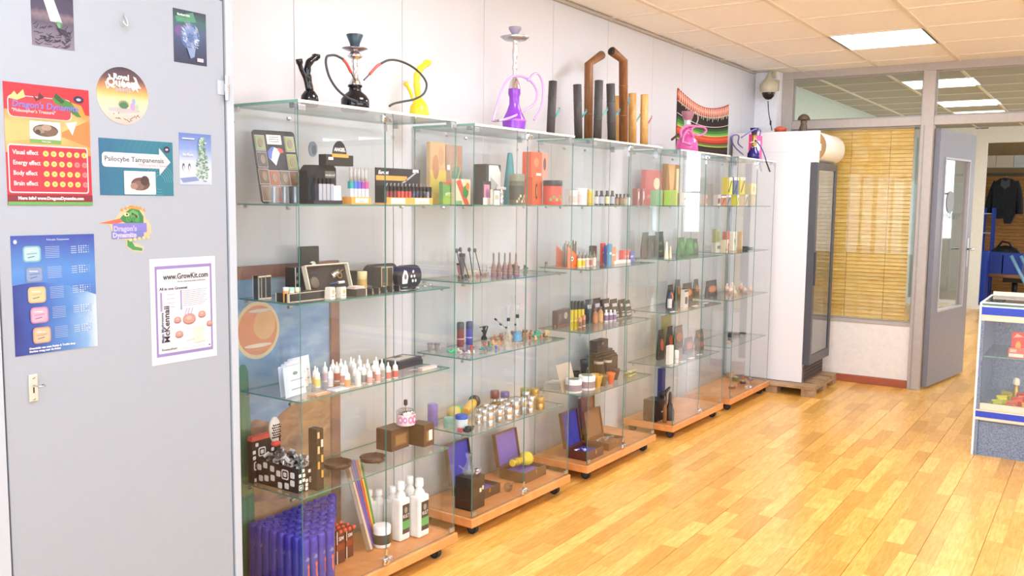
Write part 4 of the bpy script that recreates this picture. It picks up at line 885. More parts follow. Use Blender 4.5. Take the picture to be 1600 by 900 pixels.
MB().box(-.035, .035, -.02, .02, 0, .018, M('e6dcc6', .5), bev=.001).build('body', t); MB().box(-.03, .03, -.0205, -.02, .004, .006, M('c96a5a', .5)).box(-.03, .03, -.0205, -.02, .011, .013, M('c96a5a', .5)).build('print', t)
for k in range(9):
    P = at(747+k*2.2, 424-(k % 3)*1.5, z=S2); t = thing('glass_tip', 'slim upright clear glass tip among the thin row, %s from the left' % ORD[k], 'glass tip', P, FACE, 'upright glass tips')
    MB().tube([(0, 0, 0), (0, 0, .032)], .0022, GLASS_C, 6).build('tube', t); MB().cyl(.0032, 0, .006, M('b8957a', .4), 8).build('foot', t)
for k in range(4):
    P = at(747+k*3.6, 433-k*.6, z=S2); lath('mini_pot', 'tiny brown and clear pot, %s from the left near the shelf edge' % ORD[k], 'pot', S2, 747+k*3.6, 5.5, 427-k*.6, 'jar', ('a98a76', 'c9b9a9'), yb=432-k*.5, group='tiny pots on second cabinet shelf')
t = carton('spire_tray', 'long pink and cream box holding the row of brown spires', 'box', S2, 764, 793, 417, 'e8dcdf', yb=430, d=.03, art=[('r', -.45, .42, .35, .8, '8b7680')], top='cda3bc')
for k, x in enumerate((771, 779.5, 788.5, 796.5, 806)):
    lath('spire_bottle', 'slender brown bottle shaped like a spire, %s of five from the left' % ORD[k], 'bottle', S2, x, 8, 395-(k % 2)*.8, 'spire', ('8a6a60', '6f6868'), X=-2.30, group='brown spire bottles')
for k in range(6):
    x = 797+k*6.3-(0 if k < 6 else -4); y = (423, 420, 424, 419, 422, 418, 420, 419)[k]
    t = thing('metal_pipe', 'small metal pipe of olive and silver rings, %s from the left in the row' % ORD[k], 'pipe', at(x, y, z=S2), FACE+.6*((k % 3)-1), 'ringed metal pipes')
    b = MB(); T = tr_(0, 0, .0085) @ ry_(pi/2)
    b.lathe([(.004, -.02), (.004, -.012), (.007, -.011), (.007, -.004), (.0045, -.003), (.0045, .002), (.008, .003), (.008, .011), (.004, .012), (.003, .022)], M('8d8a6c', .3, .7), 10, T=T).build('stem', t)
    MB().lathe([(.005, .012), (.0075, .018), (.0075, .026), (.005, .026), (.0005, .018)], M('6e6a52', .35, .6), 10, (-.007, 0, 0)).build('bowl', t)
# shelf 3
for k, x in enumerate((671.5, 683)):
    lath('grey_ball_holder', 'round grey cup on short clear legs, %s of the two at far left' % ('left' if k == 0 else 'right'), 'holder', S3, x, 10, 536, 'bowl', ('9a9a96', '8a8a86'), yb=549)
P = at(695, 547, z=S3); ppl('grey_scoop', 'grey metal scoop lying behind the green pot', P, [(-.04, 0, .006), (.0, .0, .012), (.05, .02, .02)], .004, 'a4a4a2', bowl=(-.04, 0, .002, .008), cat='scoop')
lath('thermos_tube', 'upright dark red tube with a grey cap', 'tube', S3, 719.5, 11.5, 503, 'tube', ('7d3e42', '46484a', 'c9a9a9'), yb=537)
lath('thermos_tube', 'upright violet blue tube with a dark cap', 'tube', S3, 733.5, 11.5, 502, 'tube', ('4c4aa8', '3a3c5c', 'c9c9ee'), yb=536)
P = at(749, 530, z=S3); t = thing('mini_waterpipe', 'small black water pipe with slanted stem and a flat plate', 'water pipe', P, FACE)
MB().lathe([(.013, 0), (.016, .004), (.012, .015), (.006, .022), (.006, .034), (.014, .042), (.014, .046), (.005, .049), (.008, .056), (.0095, .066), (.001, .066)], BLACKG, 16).build('body', t); MB().tube([(.008, 0, .02), (.03, 0, .062)], .0035, BLACKG, 8).build('stem', t); MB().box(-.034, .026, -.003, .003, .062, .066, BLACK).build('plate', t)
gp = MB()
t = thing('green_glass_pipe', 'bright green coiled glass pipe near the front corner', 'pipe', at(706, 552, z=S3), FACE); MB().tube([(-.02+.004*k, .008*sin(k*1.3), .010+.004*cos(k*1.3)) for k in range(10)], .006, M('55c98a', .15), 8).build('stem', t); MB().ball(.011, (.01, -.005, .011), M('5fd694', .15), 12).build('bulb', t)
r_ = random.Random(12)
def smallpipe(k, px_, py_, c, lbl, grp):
    t = thing('wooden_pipe', lbl, 'pipe', at(px_, py_, z=S3), FACE+r_.uniform(-1.2, 1.2), grp); L = r_.uniform(.012, .02)
    MB().tube([(-L, 0, .006), (0, 0, .006), (L, 0, .008)], .004, M(c, .35), 7, rs=[.003, .0055, .0025]).build('stem', t)
    MB().lathe([(.004, .006), (.006, .012), (.006, .024), (.004, .024), (.0005, .014)], M(c, .35), 9, (-L*.5, 0, 0)).build('bowl', t)
cs = ['8a5a3c', 'b0714a', 'c98f5f', 'd9b07a', 'a4543c', '6b4632', 'c4a05a', '9a7a5a']
for k in range(36):
    fx_ = k/35; px_ = 766+fx_*92+r_.uniform(-2, 2); py_ = (541 if k % 3 == 0 else 535 if k % 3 == 1 else 530)-fx_*13+r_.uniform(-1, 1)
    ci = r_.randrange(8); smallpipe(k, px_, py_, cs[ci], 'small %s pipe with upright bowl, %s from the left in the %s row' % (('brown', 'copper brown', 'tan', 'sand coloured', 'rust brown', 'dark brown', 'ochre', 'grey brown')[ci], ORD[k//3], ('front', 'middle', 'back')[k % 3]), 'small brown pipes in rows')
for k, (x, y, c, n) in enumerate(((721, 553, 'c9c4be', 'clear'), (726, 551, 'a86a9a', 'purple'), (731, 553, 'd9d4d0', 'silver'), (736, 550, 'b8706a', 'rose'), (740, 553, 'cfcac6', 'pale grey'), (717, 550, 'd4cfc9', 'ivory'), (738, 545, 'd84a46', 'scarlet'), (757, 541, 'cf3c46', 'crimson'), (765, 543, '3f9a7c', 'sea green'), (753, 547, '5f9a86', 'grey green'), (775, 546, '4a5fc4', 'royal blue'))):
    t = thing('glass_bead_pipe', 'tiny %s glass pipe near the front edge of the third shelf' % n, 'pipe', at(x, y, z=S3), FACE+k, None)
    MB().tube([(-.012, 0, .005), (0, 0, .005), (.012, .002, .006)], .004, M(c, .15), 7).build('stem', t); MB().ball(.0065, (-.004, 0, .011), M(c, .15), 9).build('bulb', t)
def glassbong(label, px_, yb, yt, wpx, X, arm=False, sticker=None):
    P, r, h = fitr(px_, wpx, yt, S3, yb=yb); t = thing('glass_bong', label, 'water pipe', P, FACE)
    MB().lathe([(r*.9, 0), (r, .003), (r, h*.28), (r*.45, h*.42), (r*.35, h*.8), (r*.5, h*.92), (r*.6, h), (r*.5, h)], GLASS_C, 16, cap=False).build('body', t); MB().cyl(r*.42, h*.66, h*.74, BLACK, 10).build('rubber_ring', t)
    MB().tube([(-r*.5, -r*.3, h*.2), (-r*1.6, -r*.5, h*.5)], .003, GLASS_C, 8).build('side_stem', t); MB().cyl(.005, 0, .008, BLACK, 10, T=tr_(-r*1.6, -r*.5, h*.5)).build('bowl', t)
    if arm:
        MB().tube([(-r*1.6, -r*.4, h*.5), (-.13, -.02, h*.78)], .0016, GLASS_C, 6).build('rod', t)
        for q in (.45, 1.0): MB().tube([(-r*1.6-(.13-r*1.6)*(q-.05), -.02*q, h*(.5+.28*(q-.05))), (-r*1.6-(.13-r*1.6)*(q+.05), -.02*q, h*(.5+.28*(q+.05)))], .005, BLACK, 8).build('rod_grip', t)
    if sticker: MB().lathe([(r*1.02, h*.30), (r*.9, h*.34)], M('5a9ac4', .4), 14, cap=False).lathe([(r*1.03, h*.12), (r*1.03, h*.28)], M('6aa6cf', .4), 14, cap=False).build('label', t)
glassbong('clear glass water pipe with a long side rod', 794, 543, 480, 13, None, True); glassbong('taller clear glass water pipe with blue label', 808, 540, 474, 13, None, False, 1)
t = thing('green_glass_pipe', 'teal green ribbed pipe at the right end of the pipe row', 'pipe', at(840, 528, z=S3), FACE); MB().tube([(-.04, 0, .012), (-.02, 0, .014), (.02, 0, .014), (.045, 0, .008)], .01, M('2fa37c', .2), 10, rs=[.007, .012, .013, .006]).build('stem', t); MB().lathe([(.009, .02), (.013, .028), (.013, .036), (.0005, .026)], M('2fa37c', .2), 12, (-.01, 0, 0)).build('bowl', t)
for k in range(4): lath('brass_tip', 'short brass tip at the right end of third shelf, %s from the left' % ORD[k], 'tip', S3, 853+k*3.6, 3.4, 517-k*1.4, 'tin', ('c9a86a', 'd9bd84'), yb=527-k*1.5, group='brass tips')
# shelf 4
lath('purple_can', 'purple cylinder can at the left end of the fourth shelf', 'can', S4, 668.5, 16.5, 633, 'tin', ('7a6ac0', '8a7acf'), yb=663)
P = at(702, 651, z=S4); t = thing('green_yellow_grinder', 'round see through yellow and green container lying on its side', 'container', P, FACE+.3)
MB().lathe([(.010, -.04), (.026, -.034), (.028, .0), (.026, .012)], M('dcc46a', .2), 18, T=tr_(0, 0, .029) @ ry_(pi/2)).build('body', t); MB().ball(.027, (.02, 0, .029), M('4fcf5a', .15), 16, sx=.7).build('cap', t)
P = at(726, 645, z=S4); t = thing('yellow_tube', 'yellow toy like tube leaning on black round cap', 'tube', P, FACE+.25)
MB().lathe([(.018, -.055), (.022, -.045), (.022, .035), (.018, .045)], M('e8b648', .3), 16, T=tr_(0, 0, .034) @ ry_(pi/2-.25)).build('body', t); MB().lathe([(.003, .045), (.028, .05), (.030, .062), (.024, .075), (.003, .078)], M('33352f', .4), 16, T=tr_(0, 0, .034) @ ry_(pi/2-.25)).build('cap', t)
lath('teal_tin', 'flat teal see through tin left of the blue lid', 'tin', S4, 701, 16, 652, 'tin', ('7fc4bc', '8fd0c8'), yb=668)
lath('blue_lid_tub', 'round clear tub with a bright blue lid', 'tub', S4, 721, 20, 648, 'jar', ('cfd8d8', '3a55b8'), yb=673)
P = at(712, 678, z=S4); t = thing('red_clip', 'red folded cloth piece beside the black bag', 'cloth', P, FACE); MB().box(-.014, .014, -.012, .012, 0, .02, M('cf5a62', .5), bev=.004).build('body', t); MB().box(-.010, .010, -.0125, -.0115, .006, .012, M('e08a8a', .5)).build('stripe', t)
P = at(726, 677, z=S4); t = thing('black_bag', 'crumpled black bag at the front corner of the fourth shelf', 'bag', P, FACE); bm_ = MB(); bm_.ball(.026, (0, 0, .012), BLACK, 12, sx=1.3, sy=.7, sz=.5); bm_.ball(.014, (-.014, -.006, .022), BLACK, 10, sz=.6); bm_.build('body', t); MB().tube([(.02, 0, .014), (.032, -.004, .02), (.036, 0, .008)], .003, BLACK, 6).build('strap', t)
k = 0
tins = [(748, 663, 648, 12), (756, 658, 640, 12), (765, 652, 636, 11), (750, 652, 638, 11), (759, 646, 631, 11), (769, 667, 645, 12), (780, 659, 640, 12), (772, 648, 633, 11), (784, 650, 634, 12), (795, 656, 637, 13), (792, 645, 629, 12), (806, 651, 627, 12), (800, 640, 624, 11), (812, 642, 622, 12), (818, 648, 621, 11), (830, 640, 619, 12), (833, 648, 628, 11), (822, 634, 612, 12), (783, 637, 623, 12), (776, 632, 620, 10)]
for k, (x, yb, yt, wp) in enumerate(tins):
    c = ['c9c9c7', 'd9d9d9', 'b0b4b8', 'd0d0d0'][k % 4]
    lath('grinder_tin', 'small silver metal grinder tin, %s in the crowd counted from the front corner' % ORD[k], 'tin', S4, x, wp, yt, 'tin', (M(c, .2, .85), M('e2e2e2', .15, .9)), yb=yb, group='silver grinder tins')
for k, (x, yb, yt, c, l) in enumerate(((796, 643, 632, 'd06a4f', 'flat tin with orange red lid among the silver tins'), (775, 640, 629, '7a7a4a', 'flat tin with olive lid at the back'), (773, 628, 610, '8a4f52', 'tin with dark red printed side at the back'), (789, 628, 612, '6a6ab0', 'tin with violet printed side at the back'), (820, 624, 606, 'a8a05a', 'olive gold tin stacked highest at the right'), (835, 627, 607, 'b89a4a', 'gold tin second from the right end'), (848, 642, 620, 'b8995a', 'tall gold tin at the right end of the fourth shelf'))):
    lath('coloured_tin', l, 'tin', S4, x, 14, yt, 'tin', (M('c4bfb4', .25, .8) if k < 4 else M(c, .25, .7), M(c, .3, .5)), yb=yb)
# bottom board
def hinged_case(label, px_, py_, w, d, h, lid, c, lin_, rz=0, X=None, open_=1.75):
    P = at(px_, py_, z=S0) if X is None else colx(px_, X, S0)
    t = thing('lined_case', label, 'case', P, FACE+rz); W = woodmat('case_wood_'+c, c, c, (2, 2, 2)) if 0 else M(c, .4); th = .005
    b = MB(); b.box(-w/2, w/2, -d/2, d/2, 0, th, W); 
    for a in ((-w/2, w/2, -d/2, -d/2+th), (-w/2, w/2, d/2-th, d/2), (-w/2, -w/2+th, -d/2+th, d/2-th), (w/2-th, w/2, -d/2+th, d/2-th)): b.box(*a, th, h, W)
    b.build('base', t); L = M(lin_, .75)
    MB().box(-w/2+th, w/2-th, -d/2+th, d/2-th, th, h*.62, L, bev=.004).build('lining', t)
    T = tr_(0, d/2, h) @ rx_(-(open_-pi/2))
    l = MB(); l.box(-w/2, w/2, -.0+th*3, th*4, 0, lid, W, T)
    for a in ((-w/2, w/2, 0, th), (-w/2, w/2, lid-th, lid)): l.box(a[0], a[1], 0, th*3, a[2], a[3], W, T)
    for a in ((-w/2, -w/2+th), (w/2-th, w/2)): l.box(a[0], a[1], 0, th*3, th, lid-th, W, T)
    o = l.build('lid', t); MB().box(-w/2+th, w/2-th, th*2.2, th*3, th, lid-th, L, T).build('lid_lining', o)
    MB().box(-.006, .006, -d/2-.002, -d/2, h*.5, h*.95, GOLD).build('clasp', t)
    return t
t1 = hinged_case('open dark case with blue violet velvet lid, behind the black carton', 0, 0, .17, .15, .045, .19, '4a3326', '4a3fae', X=-2.405); t1.location = (-2.372, 3.25, S0)
t2 = hinged_case('open wooden case with violet velvet holding the yellow pipe', 0, 0, .19, .15, .05, .165, '6a4a30', '7462b4', X=-2.35, rz=.0); t2.location = (-2.335, 3.60, S0)
t = thing('yellow_bong', 'yellow round based water pipe lying inside the open case', 'water pipe', Vector((-2.352, 3.60, S0+.052)), FACE)
T = tr_(0, 0, .024) @ ry_(-pi/2+.05)
MB().lathe([(.022, -.085), (.034, -.07), (.036, -.05), (.028, -.03), (.015, -.018), (.013, .01), (.017, .02), (.014, .035), (.013, .06), (.019, .07), (.015, .075)], M('e6cc3e', .25), 20, T=T).build('body', t)
for q in (-.012, .018, .045): MB().lathe([(.019, q-.004), (.021, q), (.019, q+.004)], M('d9b62e', .25), 18, T=T, cap=False).build('ring', t)
t = carton('black_case', 'tall glossy black carton with two small stickers at the near corner', 'box', S0, 711, 757, 745, '2c221e', yb=801, d=.09, art=[('r', .1, .25, .5, .62, 'e8dcc8'), ('r', .3, .42, .55, .67, 'e8dcc8')])
bc = fit(711, 757, 745, S0, yb=801, d=.09)
t = thing('glass_flask', 'clear glass flask with long neck standing on the black carton', 'flask', Vector((bc[0].x, bc[0].y-.01, S0+bc[2]+.001)), FACE)
MB().lathe([(.012, 0), (.027, .008), (.029, .022), (.02, .042), (.010, .056), (.009, .078), (.013, .082), (.013, .10), (.011, .10)], GLASS_C, 20, cap=False).build('body', t); MB().lathe([(.004, 0), (.006, .002), (.002, .02), (.005, .03), (.001, .034)], GLASS_C, 10, (0, 0, .012)).build('inner_stem', t); MB().tube([(-.02, 0, .025), (-.07, 0, .06)], .003, GLASS_C, 8).build('side_stem', t)
for k, (x, y, c) in enumerate(((742, 752, 'd9cbe6'), (775, 738, 'c9b49a'))):
    P = at(x, y, z=S0); 
t = thing('silver_pipe', 'silver and lilac pipe lying against the black carton', 'pipe', Vector((bc[0].x+.02, bc[0].y+.045, S0+bc[2]-.0)), FACE+.3); t.location.z = S0+bc[2]+.001; t.location.y = bc[0].y+.035
MB().tube([(-.03, 0, .008), (.0, 0, .010), (.03, 0, .012)], .007, M('d4c4e0', .2, .4), 10, rs=[.005, .009, .006]).build('stem', t); MB().lathe([(.006, .012), (.010, .02), (.010, .028), (.001, .02)], CHROME, 12, (-.02, 0, 0)).build('bowl', t)
P = at(800, 745, z=S0)
t = thing('glass_ball_pipe', 'dark glass ball pipe lying between the two open cases', 'pipe', Vector((-2.262, 3.36, S0)), FACE)
MB().ball(.022, (0, 0, .022), GLASS_T, 16).build('bulb', t); MB().tube([(.018, 0, .024), (.05, 0, .026), (.075, .01, .02)], .006, GLASS_T, 8).build('stem', t)
# ================================================================ CABINET 3
for k, (x, w, yt, c, l) in enumerate(((878, 14, 297, ('f2eee6', 'f4f2ec', 'e9cfc4'), 'white tub with pale rose label left of the group'), (893, 9, 300, ('f0eee8', 'f4f2ec', 'dfe6df'), 'plain white tub with faint green label'), (908, 18, 294, ('f0e6e4', 'f2eeec', 'e8d6d6'), 'large pinkish white tub'), (922, 10, 296, ('e9c95a', 'ecd98a', 'f0d66a'), 'small yellow tub beside the corner of middle cabinet'))):
    lath('supplement_tub', l, 'tub', S1, x, w, yt, 'jar', c, X=-2.30)
for k, (x, w, yt, cs_) in enumerate(((932, 6, 298, ('4a4238', '4a4a48', 'cfd6dc')), (939.5, 7.5, 298, ('3f3a36', '4a4a48', 'b9c3d4')), (948.5, 7.5, 298, ('4a4238', '524f4c', 'e6dfb0')), (956.5, 7, 298, ('3c3836', '4a4a48', 'b4bfd0')), (963.5, 6, 303, ('6a4a32', '3a3330', 'a98460')), (969, 6, 303, ('5a4232', '332e2a', '7d5f4a')), (975, 5, 303, ('8a6a42', '3a3330', 'b89a6a')), (981, 6.5, 303, ('e6e2da', '3a3a38', 'f0efe9')))):
    lath('vial', 'small dark glass vial with cap, %s from the left in the row of middle cabinet' % ORD[k], 'vial', S1, x, w, yt, 'vial', cs_, X=-2.24, group='small vials on the top shelf of the middle cabinet')
# shelf 2
P, w, h = fit(871, 903, 384, S2, yb=418.5, d=.03)
t = thing('tube_display', 'orange corner cut display carton with a round white letter badge', 'display box', P, FACE); OC = M('e8743c', .45)
for y0, y1 in ((-.035, -.033), (.033, .035)): MB().prism([(-w/2, 0), (w/2, 0), (w/2, h*.3), (-w/2, h)], y0, y1, OC).build('side_card', t)
MB().box(-w/2, w/2, -.033, .033, 0, .003, OC).build('base', t)
mb = MB(); mb.prism(ellipse(-w*.22, h*.42, .014, .014, 20), -.0358, -.035, M('2a2420', .5)); mb.prism(ellipse(-w*.22, h*.42, .0125, .0125, 20), -.0364, -.0358, WHITE); mb.build('badge', t); text('e', .024, M('2a2420', .5), t, -w*.22, h*.42-.006, -.0367, 'CENTER', bold=.0008)
text('ELECTRIC', .008, M('8a3a1a', .5), t, 0, h*.06, -.0354, 'CENTER')
for k in range(10): MB().tube([(-w*.42+k*w*.09, .0, .004), (-w*.42+k*w*.09, .0, h*1.02+.03*((k*7 % 5)/5))], .0035, M(('8a7a5e', '6a5a4a', 'a89a7a', '4a403a')[k % 4], .35), 7).build('tube', t)
for k, (x, c, l) in enumerate(((905, 'e8d84a', 'yellow'), (911, 'd9c43c', 'mustard'), (917, 'e0c9c4', 'pale pink'), (922, 'c9504a', 'red ringed'), (928, 'efe0d4', 'cream'))):
    lath('refill_bottle', 'small %s refill bottle with dark nozzle beside the orange display carton' % l, 'bottle', S2, x, 6.8, 392+k % 2, 'dropper', ('ece8d8', '8a8272', c), yb=418-k*.7)
carton('dark_stick_box', 'dark brown slanted box behind the refill bottles', B1, S2, 920, 932, 384, '5a4438', X=-2.33, d=.03)
lf = [('sleeve_pack', 937, 946, 380, 'e0584a', 'red'), ('sleeve_pack', 943, 953, 383, '4a62b8', 'blue'), ('sleeve_pack', 951, 962, 386, 'e89a6a', 'orange'), ('sleeve_pack', 948, 956, 381, '5a9ac0', 'light blue')]
for k, (n, a, b, yt, c, l) in enumerate(lf): carton(n, '%s card pack in the little cluster of packs' % l, 'pack', S2, a, b, yt, c, X=-2.33+.03*k-.02*(k == 3), d=.012, art=[('r', -.3, .3, .5, .6, 'f0e8e0')])
carton('white_blue_box', 'white carton with a blue stripe in front of the cluster of packs', B1, S2, 942, 966, 397, 'e6e6ea', yb=411, d=.03, art=[('r', -.05, .12, 0, 1, '4a6ab8')])
P = at(968, 411.5, z=S2); t = thing('white_tray', 'low white cardboard tray in front on the second shelf', 'tray', P, FACE); MB().box(-.10, .10, -.02, .02, 0, .018, M('efe8e0', .5), bev=.001).build('body', t); MB().box(-.09, .09, -.0205, -.02, .004, .007, M('d9c8c0', .5)).build('print', t)
carton('pink_pack', 'coral pink pack behind the white tray', 'pack', S2, 967, 985, 391, 'e8685e', X=-2.30, d=.03, art=[('t', 'PAPER', 0, .4, .25, 'f8e0da')]); carton('blue_pack', 'violet blue pack right of coral pack', 'pack', S2, 985, 1000, 392, '5a62b0', X=-2.30, d=.03, art=[('r', -.3, .3, .4, .6, 'c9cae8')])
# shelf 3
P, w, h = fit(836, 870, 488, S3, X=-2.40, d=.03)
t = carton('tin_box', 'dark maroon flat tin standing at the left end of middle cabinet', 'tin', S3, 836, 870, 488, '5c4640', X=-2.38, d=.03, turn=.12, art=[('o', .15, .65, .14, .18, 'cfc4ba'), ('r', -.3, .4, .12, .2, '9a4a44'), ('r', -.4, -.2, .4, .8, '7d6a60')])
for k in range(4): lath('yellow_tube', 'tall yellow liquid tube with dark cap, %s of four' % ORD[k], 'tube', S3, 893+k*5.6, 5.6, 470, 'tube', ('d4bf3a', '33352a', 'e9dc8a'), X=-2.30, group='yellow tubes in the middle cabinet')
for k in range(2): lath('copper_tube', 'copper capped slim tube at the shelf front, %s' % ('left' if k == 0 else 'right'), 'tube', S3, 906+k*6, 5.5, 496-k*4, 'tube', ('8a6a5a', 'c98a6a', 'efe4da'), yb=518-k)
VP = [('r', -.32, .32, .62, .78, 'b9b9c0'), ('r', -.3, .3, .3, .34, 'd9d9de'), ('r', -.32, .32, .08, .22, 'a4a4b0')]
ptab = [(913, 924, 468, 498, '2f3a44'), (925, 938, 466, 494, '38302c'), (936, 952, 467, 493, '332c2a'), (953, 963, 469, 492, '2a2a2e')]
for k, (a, b, yt, yb, c) in enumerate(ptab): pouch('black_pouch', 'dark standing pouch in the back row of middle cabinet, %s from the left' % ORD[k], 'pouch', S3, a, b, yt, c, X=-2.36, art=VP[:1])
for k in range(4):
    a = 944+k*17.2 if k else 944; a = (941, 953.5, 966, 978.5)[k]; pouch('sachet_pouch', 'black folded sachet with grey lettering block, %s from the left in the front row' % ORD[k], 'pouch', S3, a, a+12.5, 468+k*.5, '29282b', yb=501-k*2.2, art=VP, group='black sachets with grey lettering', tilt=-.08).location.z += .004
for k, (x, c, l) in enumerate(((930, ('b0744a', '7a5a4a', 'c98a5a'), 'amber'), (938, ('c9a06a', '8a6a5a', 'd9b07a'), 'honey coloured'))): lath('skull_bottle', '%s patterned bottle with dark cap near the front' % l, 'bottle', S3, x, 8.5, 482-k*3, 'bottle', c, yb=506-k*2)
for k, (x, c) in enumerate(((947, 'f0f0f0'), (954, 'e8e4ea'), (960, 'cfc9d6'))): lath('white_cup', 'small white and violet printed bottle, %s of three at the front' % ORD[k], 'bottle', S3, x, 6.5, 484, 'bottle', (c, 'f4f4f4', '7d6a9a'), yb=503-k, group='white and violet bottles')
# shelf 4
t = thing('leaflet_stack', 'fanned stack of thin grey white leaflets', 'leaflets', at(862, 606, z=S4), FACE+.1)
for k in range(9): MB().box(-.05+.003*k, .05+.003*k, -.07, .03, .0035*k, .0035*k+.002, M('cfd2c8' if k % 2 else 'dfe0d8', .6), T=ry_(-.02*k*.0)).build('leaflet', t)
leaflet('folded_card', 'large beige folded card leaning beside the striped jars', 'card', S4, 862, 886, 572, 'cdb9a4', X=-2.33, lean=.3, art=[('r', -.3, .3, .3, .34, 'b09a86')])
for k, (x, yb, yt, l) in enumerate(((896, 612.5, 592, 'left'), (917, 608, 586, 'right'))):
    t = lath('striped_jar', 'white round jar with grey rose stripe and green top, %s one of the pair' % l, 'jar', S4, x, 26, yt, 'jar', ('f2f0ee', 'f4f2f0', 'a08a90'), yb=yb)
    P, r, h = fitr(x, 26, yt, S4, yb=yb); MB().cyl(r*.7, h, h+.001, M('7d8a6a', .6), 18).build('moss_disc', t)
# black chest with skull cups
t = carton('black_chest', 'carved black stepped box, lower part', 'box', S4, 917, 968, 558, '2e2a2b', X=-2.395, d=.07)
fo = fit(917, 968, 558, S4, X=-2.395, d=.07)
for k in range(3): MB().box(-fo[1]/2+.01+k*.01, fo[1]/2-.01-k*.008, -.033+.01*k, .032, fo[2]+.001+k*.014, fo[2]+.0135+k*.014, M(('3a3536', '2a2728', '4a5560')[k], .4), bev=.002).build('step', t)
carton('black_top_box', 'carved black box stacked highest above the stepped box', 'box', S4+fo[2]+.046, 921, 950, 531, '2f2b2c', X=-2.385, d=.05, art=[('r', -.4, .4, .45, .5, '5a5456'), ('o', 0, .7, .1, .12, '8a8486')])
def cup(label, x, yb, yt, w, c1, c2, kind='bowl'): return lath('clay_bowl', label, 'bowl', S4, x, w, yt, kind, (c1, c2), yb=yb)
cup('black spiked cup left of the chest', 912, 592, 562, 13, '26262c', '3c3c44'); cup('tiny black cup beside the white striped jars', 900, 590, 580, 12, '2a2a30', '3a3a3a')
cup('black wide cup in front of the chest', 935, 592, 564, 15, '33302f', 'b8b0a0'); cup('second dark cup with pale rim beneath the chest', 949, 588, 562, 13, '3a2f30', 'cfc4b0')
cup('pale green small bowl among the bowls', 911, 588, 574, 15, '8a9a5a', 'a9b070'); cup('yellow wide bowl in the middle', 930, 596, 584, 14, 'd9b83a', 'e6cc5a'); cup('mustard tall bowl behind the olive one', 934, 605, 586, 15, 'cf9f3a', 'd9b050')
cup('olive brown flared bowl at the front', 942, 603, 585, 16, '6a5230', '84683c'); cup('orange flared bowl at the front', 954, 600, 582, 14, 'e0682f', 'ec7f42'); cup('dark brown bowl behind the orange one', 962, 593, 576, 13, '4a302a', '6a443a')
for k in range(5):
    t = thing('incense_roll', 'striped green and tan roll in the bundle at the right end, %s layer' % ORD[k], 'roll', at(987, 588-k*.1, z=S4)+Vector((-.012*(k % 3), 0, .011*(k//3)*1.8)), FACE+.05, 'rolled bundle in the middle cabinet')
    MB().cyl(.0058, -.06, .06, M(('a9a05a', '8a8a4a', 'cf9a6a', '9aa86a', 'c9a878')[k], .5), 10, T=tr_(0, 0, .006) @ ry_(pi/2)).build('roll', t); MB().cyl(.0063, -.03, -.015, M('e9e0c4', .5), 10, T=tr_(0, 0, .0063) @ ry_(pi/2)).build('band', t)
# bottom
t3 = hinged_case('open dark red box with deep blue lining at the left of middle cabinet', 0, 0, .17, .13, .045, .19, '5a2a20', '2f3296', X=-2.35); t3.location = (-2.26, 4.09, S0)
t4 = hinged_case('open brown box with glass pieces in the middle cabinet', 0, 0, .19, .13, .04, .155, '7d4f2e', '8d6242', X=-2.35); t4.location = (-2.265, 4.34, S0)
t5 = hinged_case('tall open brown box behind the blue lined one', 0, 0, .16, .04, .02, .24, '6a4436', '7d5242', X=-2.44, open_=1.62); t5.location = (-2.41, 4.44, S0)
for t_, nm_, n in ((t3, 'lilac', 2), (t4, 'clear', 4)):
    for k in range(n):
        t = thing('glass_piece', '%s glass pipe piece lying in the open box, %s from the left' % (nm_, ORD[k]), 'glass pipe', t_.location+Vector((-.02+.018*(k % 2), -.05+.035*k, .030)), FACE+.9*k)
        MB().tube([(-.02, 0, .007), (.0, .004, .010), (.025, 0, .008)], .004, GLASS_C if nm_ == 'clear' else M('c9b8dc', .15), 8).build('stem', t); MB().ball(.009, (-.018, 0, .010), GLASS_C if nm_ == 'clear' else M('d9c9e6', .15), 10).build('bulb', t)
# ================================================================ CABINET 4
# shelf 1
for k in range(2): 
    t = carton('rose_print_box', 'small dark rose box with white figure print, %s one' % ('left' if k == 0 else 'right'), B1, S1, 988+k*13, 1000+k*13, 295, '9a5a58', X=-2.24, d=.03, art=[('o', .0, .5, .2, .3, 'd9cfd0'), ('o', .1, .25, .14, .14, '3a2a2e'), ('o', -.1, .75, .1, .1, 'efe6e6')])
carton('red_carton', 'red carton with a pale yellow shield print', B1, S1+0, 998, 1030, 266, 'c94f48', X=-2.44, d=.03, art=[('o', .2, .62, .2, .17, 'e6deb0'), ('r', -.4, -.1, .2, .3, 'e08a7a')])
carton('gold_brown_carton', 'tall golden brown box behind the green boxes', B1, S1, 1031, 1059, 257, 'a4793f', X=-2.44, d=.03, art=[('p', [(-.4, 1), (.1, 1), (.0, .3), (-.2, .2)], 'd9b070'), ('r', .2, .45, .3, .9, 'e8d4a4')])
for k, (a, b, c, l) in enumerate(((1014, 1024, '8dc48a', 'pale green'), (1025, 1035, '93c98c', 'soft green'), (1037, 1047, 'a8d45a', 'lime green'), (1047, 1058, 'bcdc7a', 'light lime'))):
    carton('green_box', '%s slim box in the row of the fourth cabinet' % l, B1, S1, a, b, 297, c, X=-2.30, d=.04, art=[('r', -.1, .1, 0, 1, 'd9eccf')] if k == 1 else [])
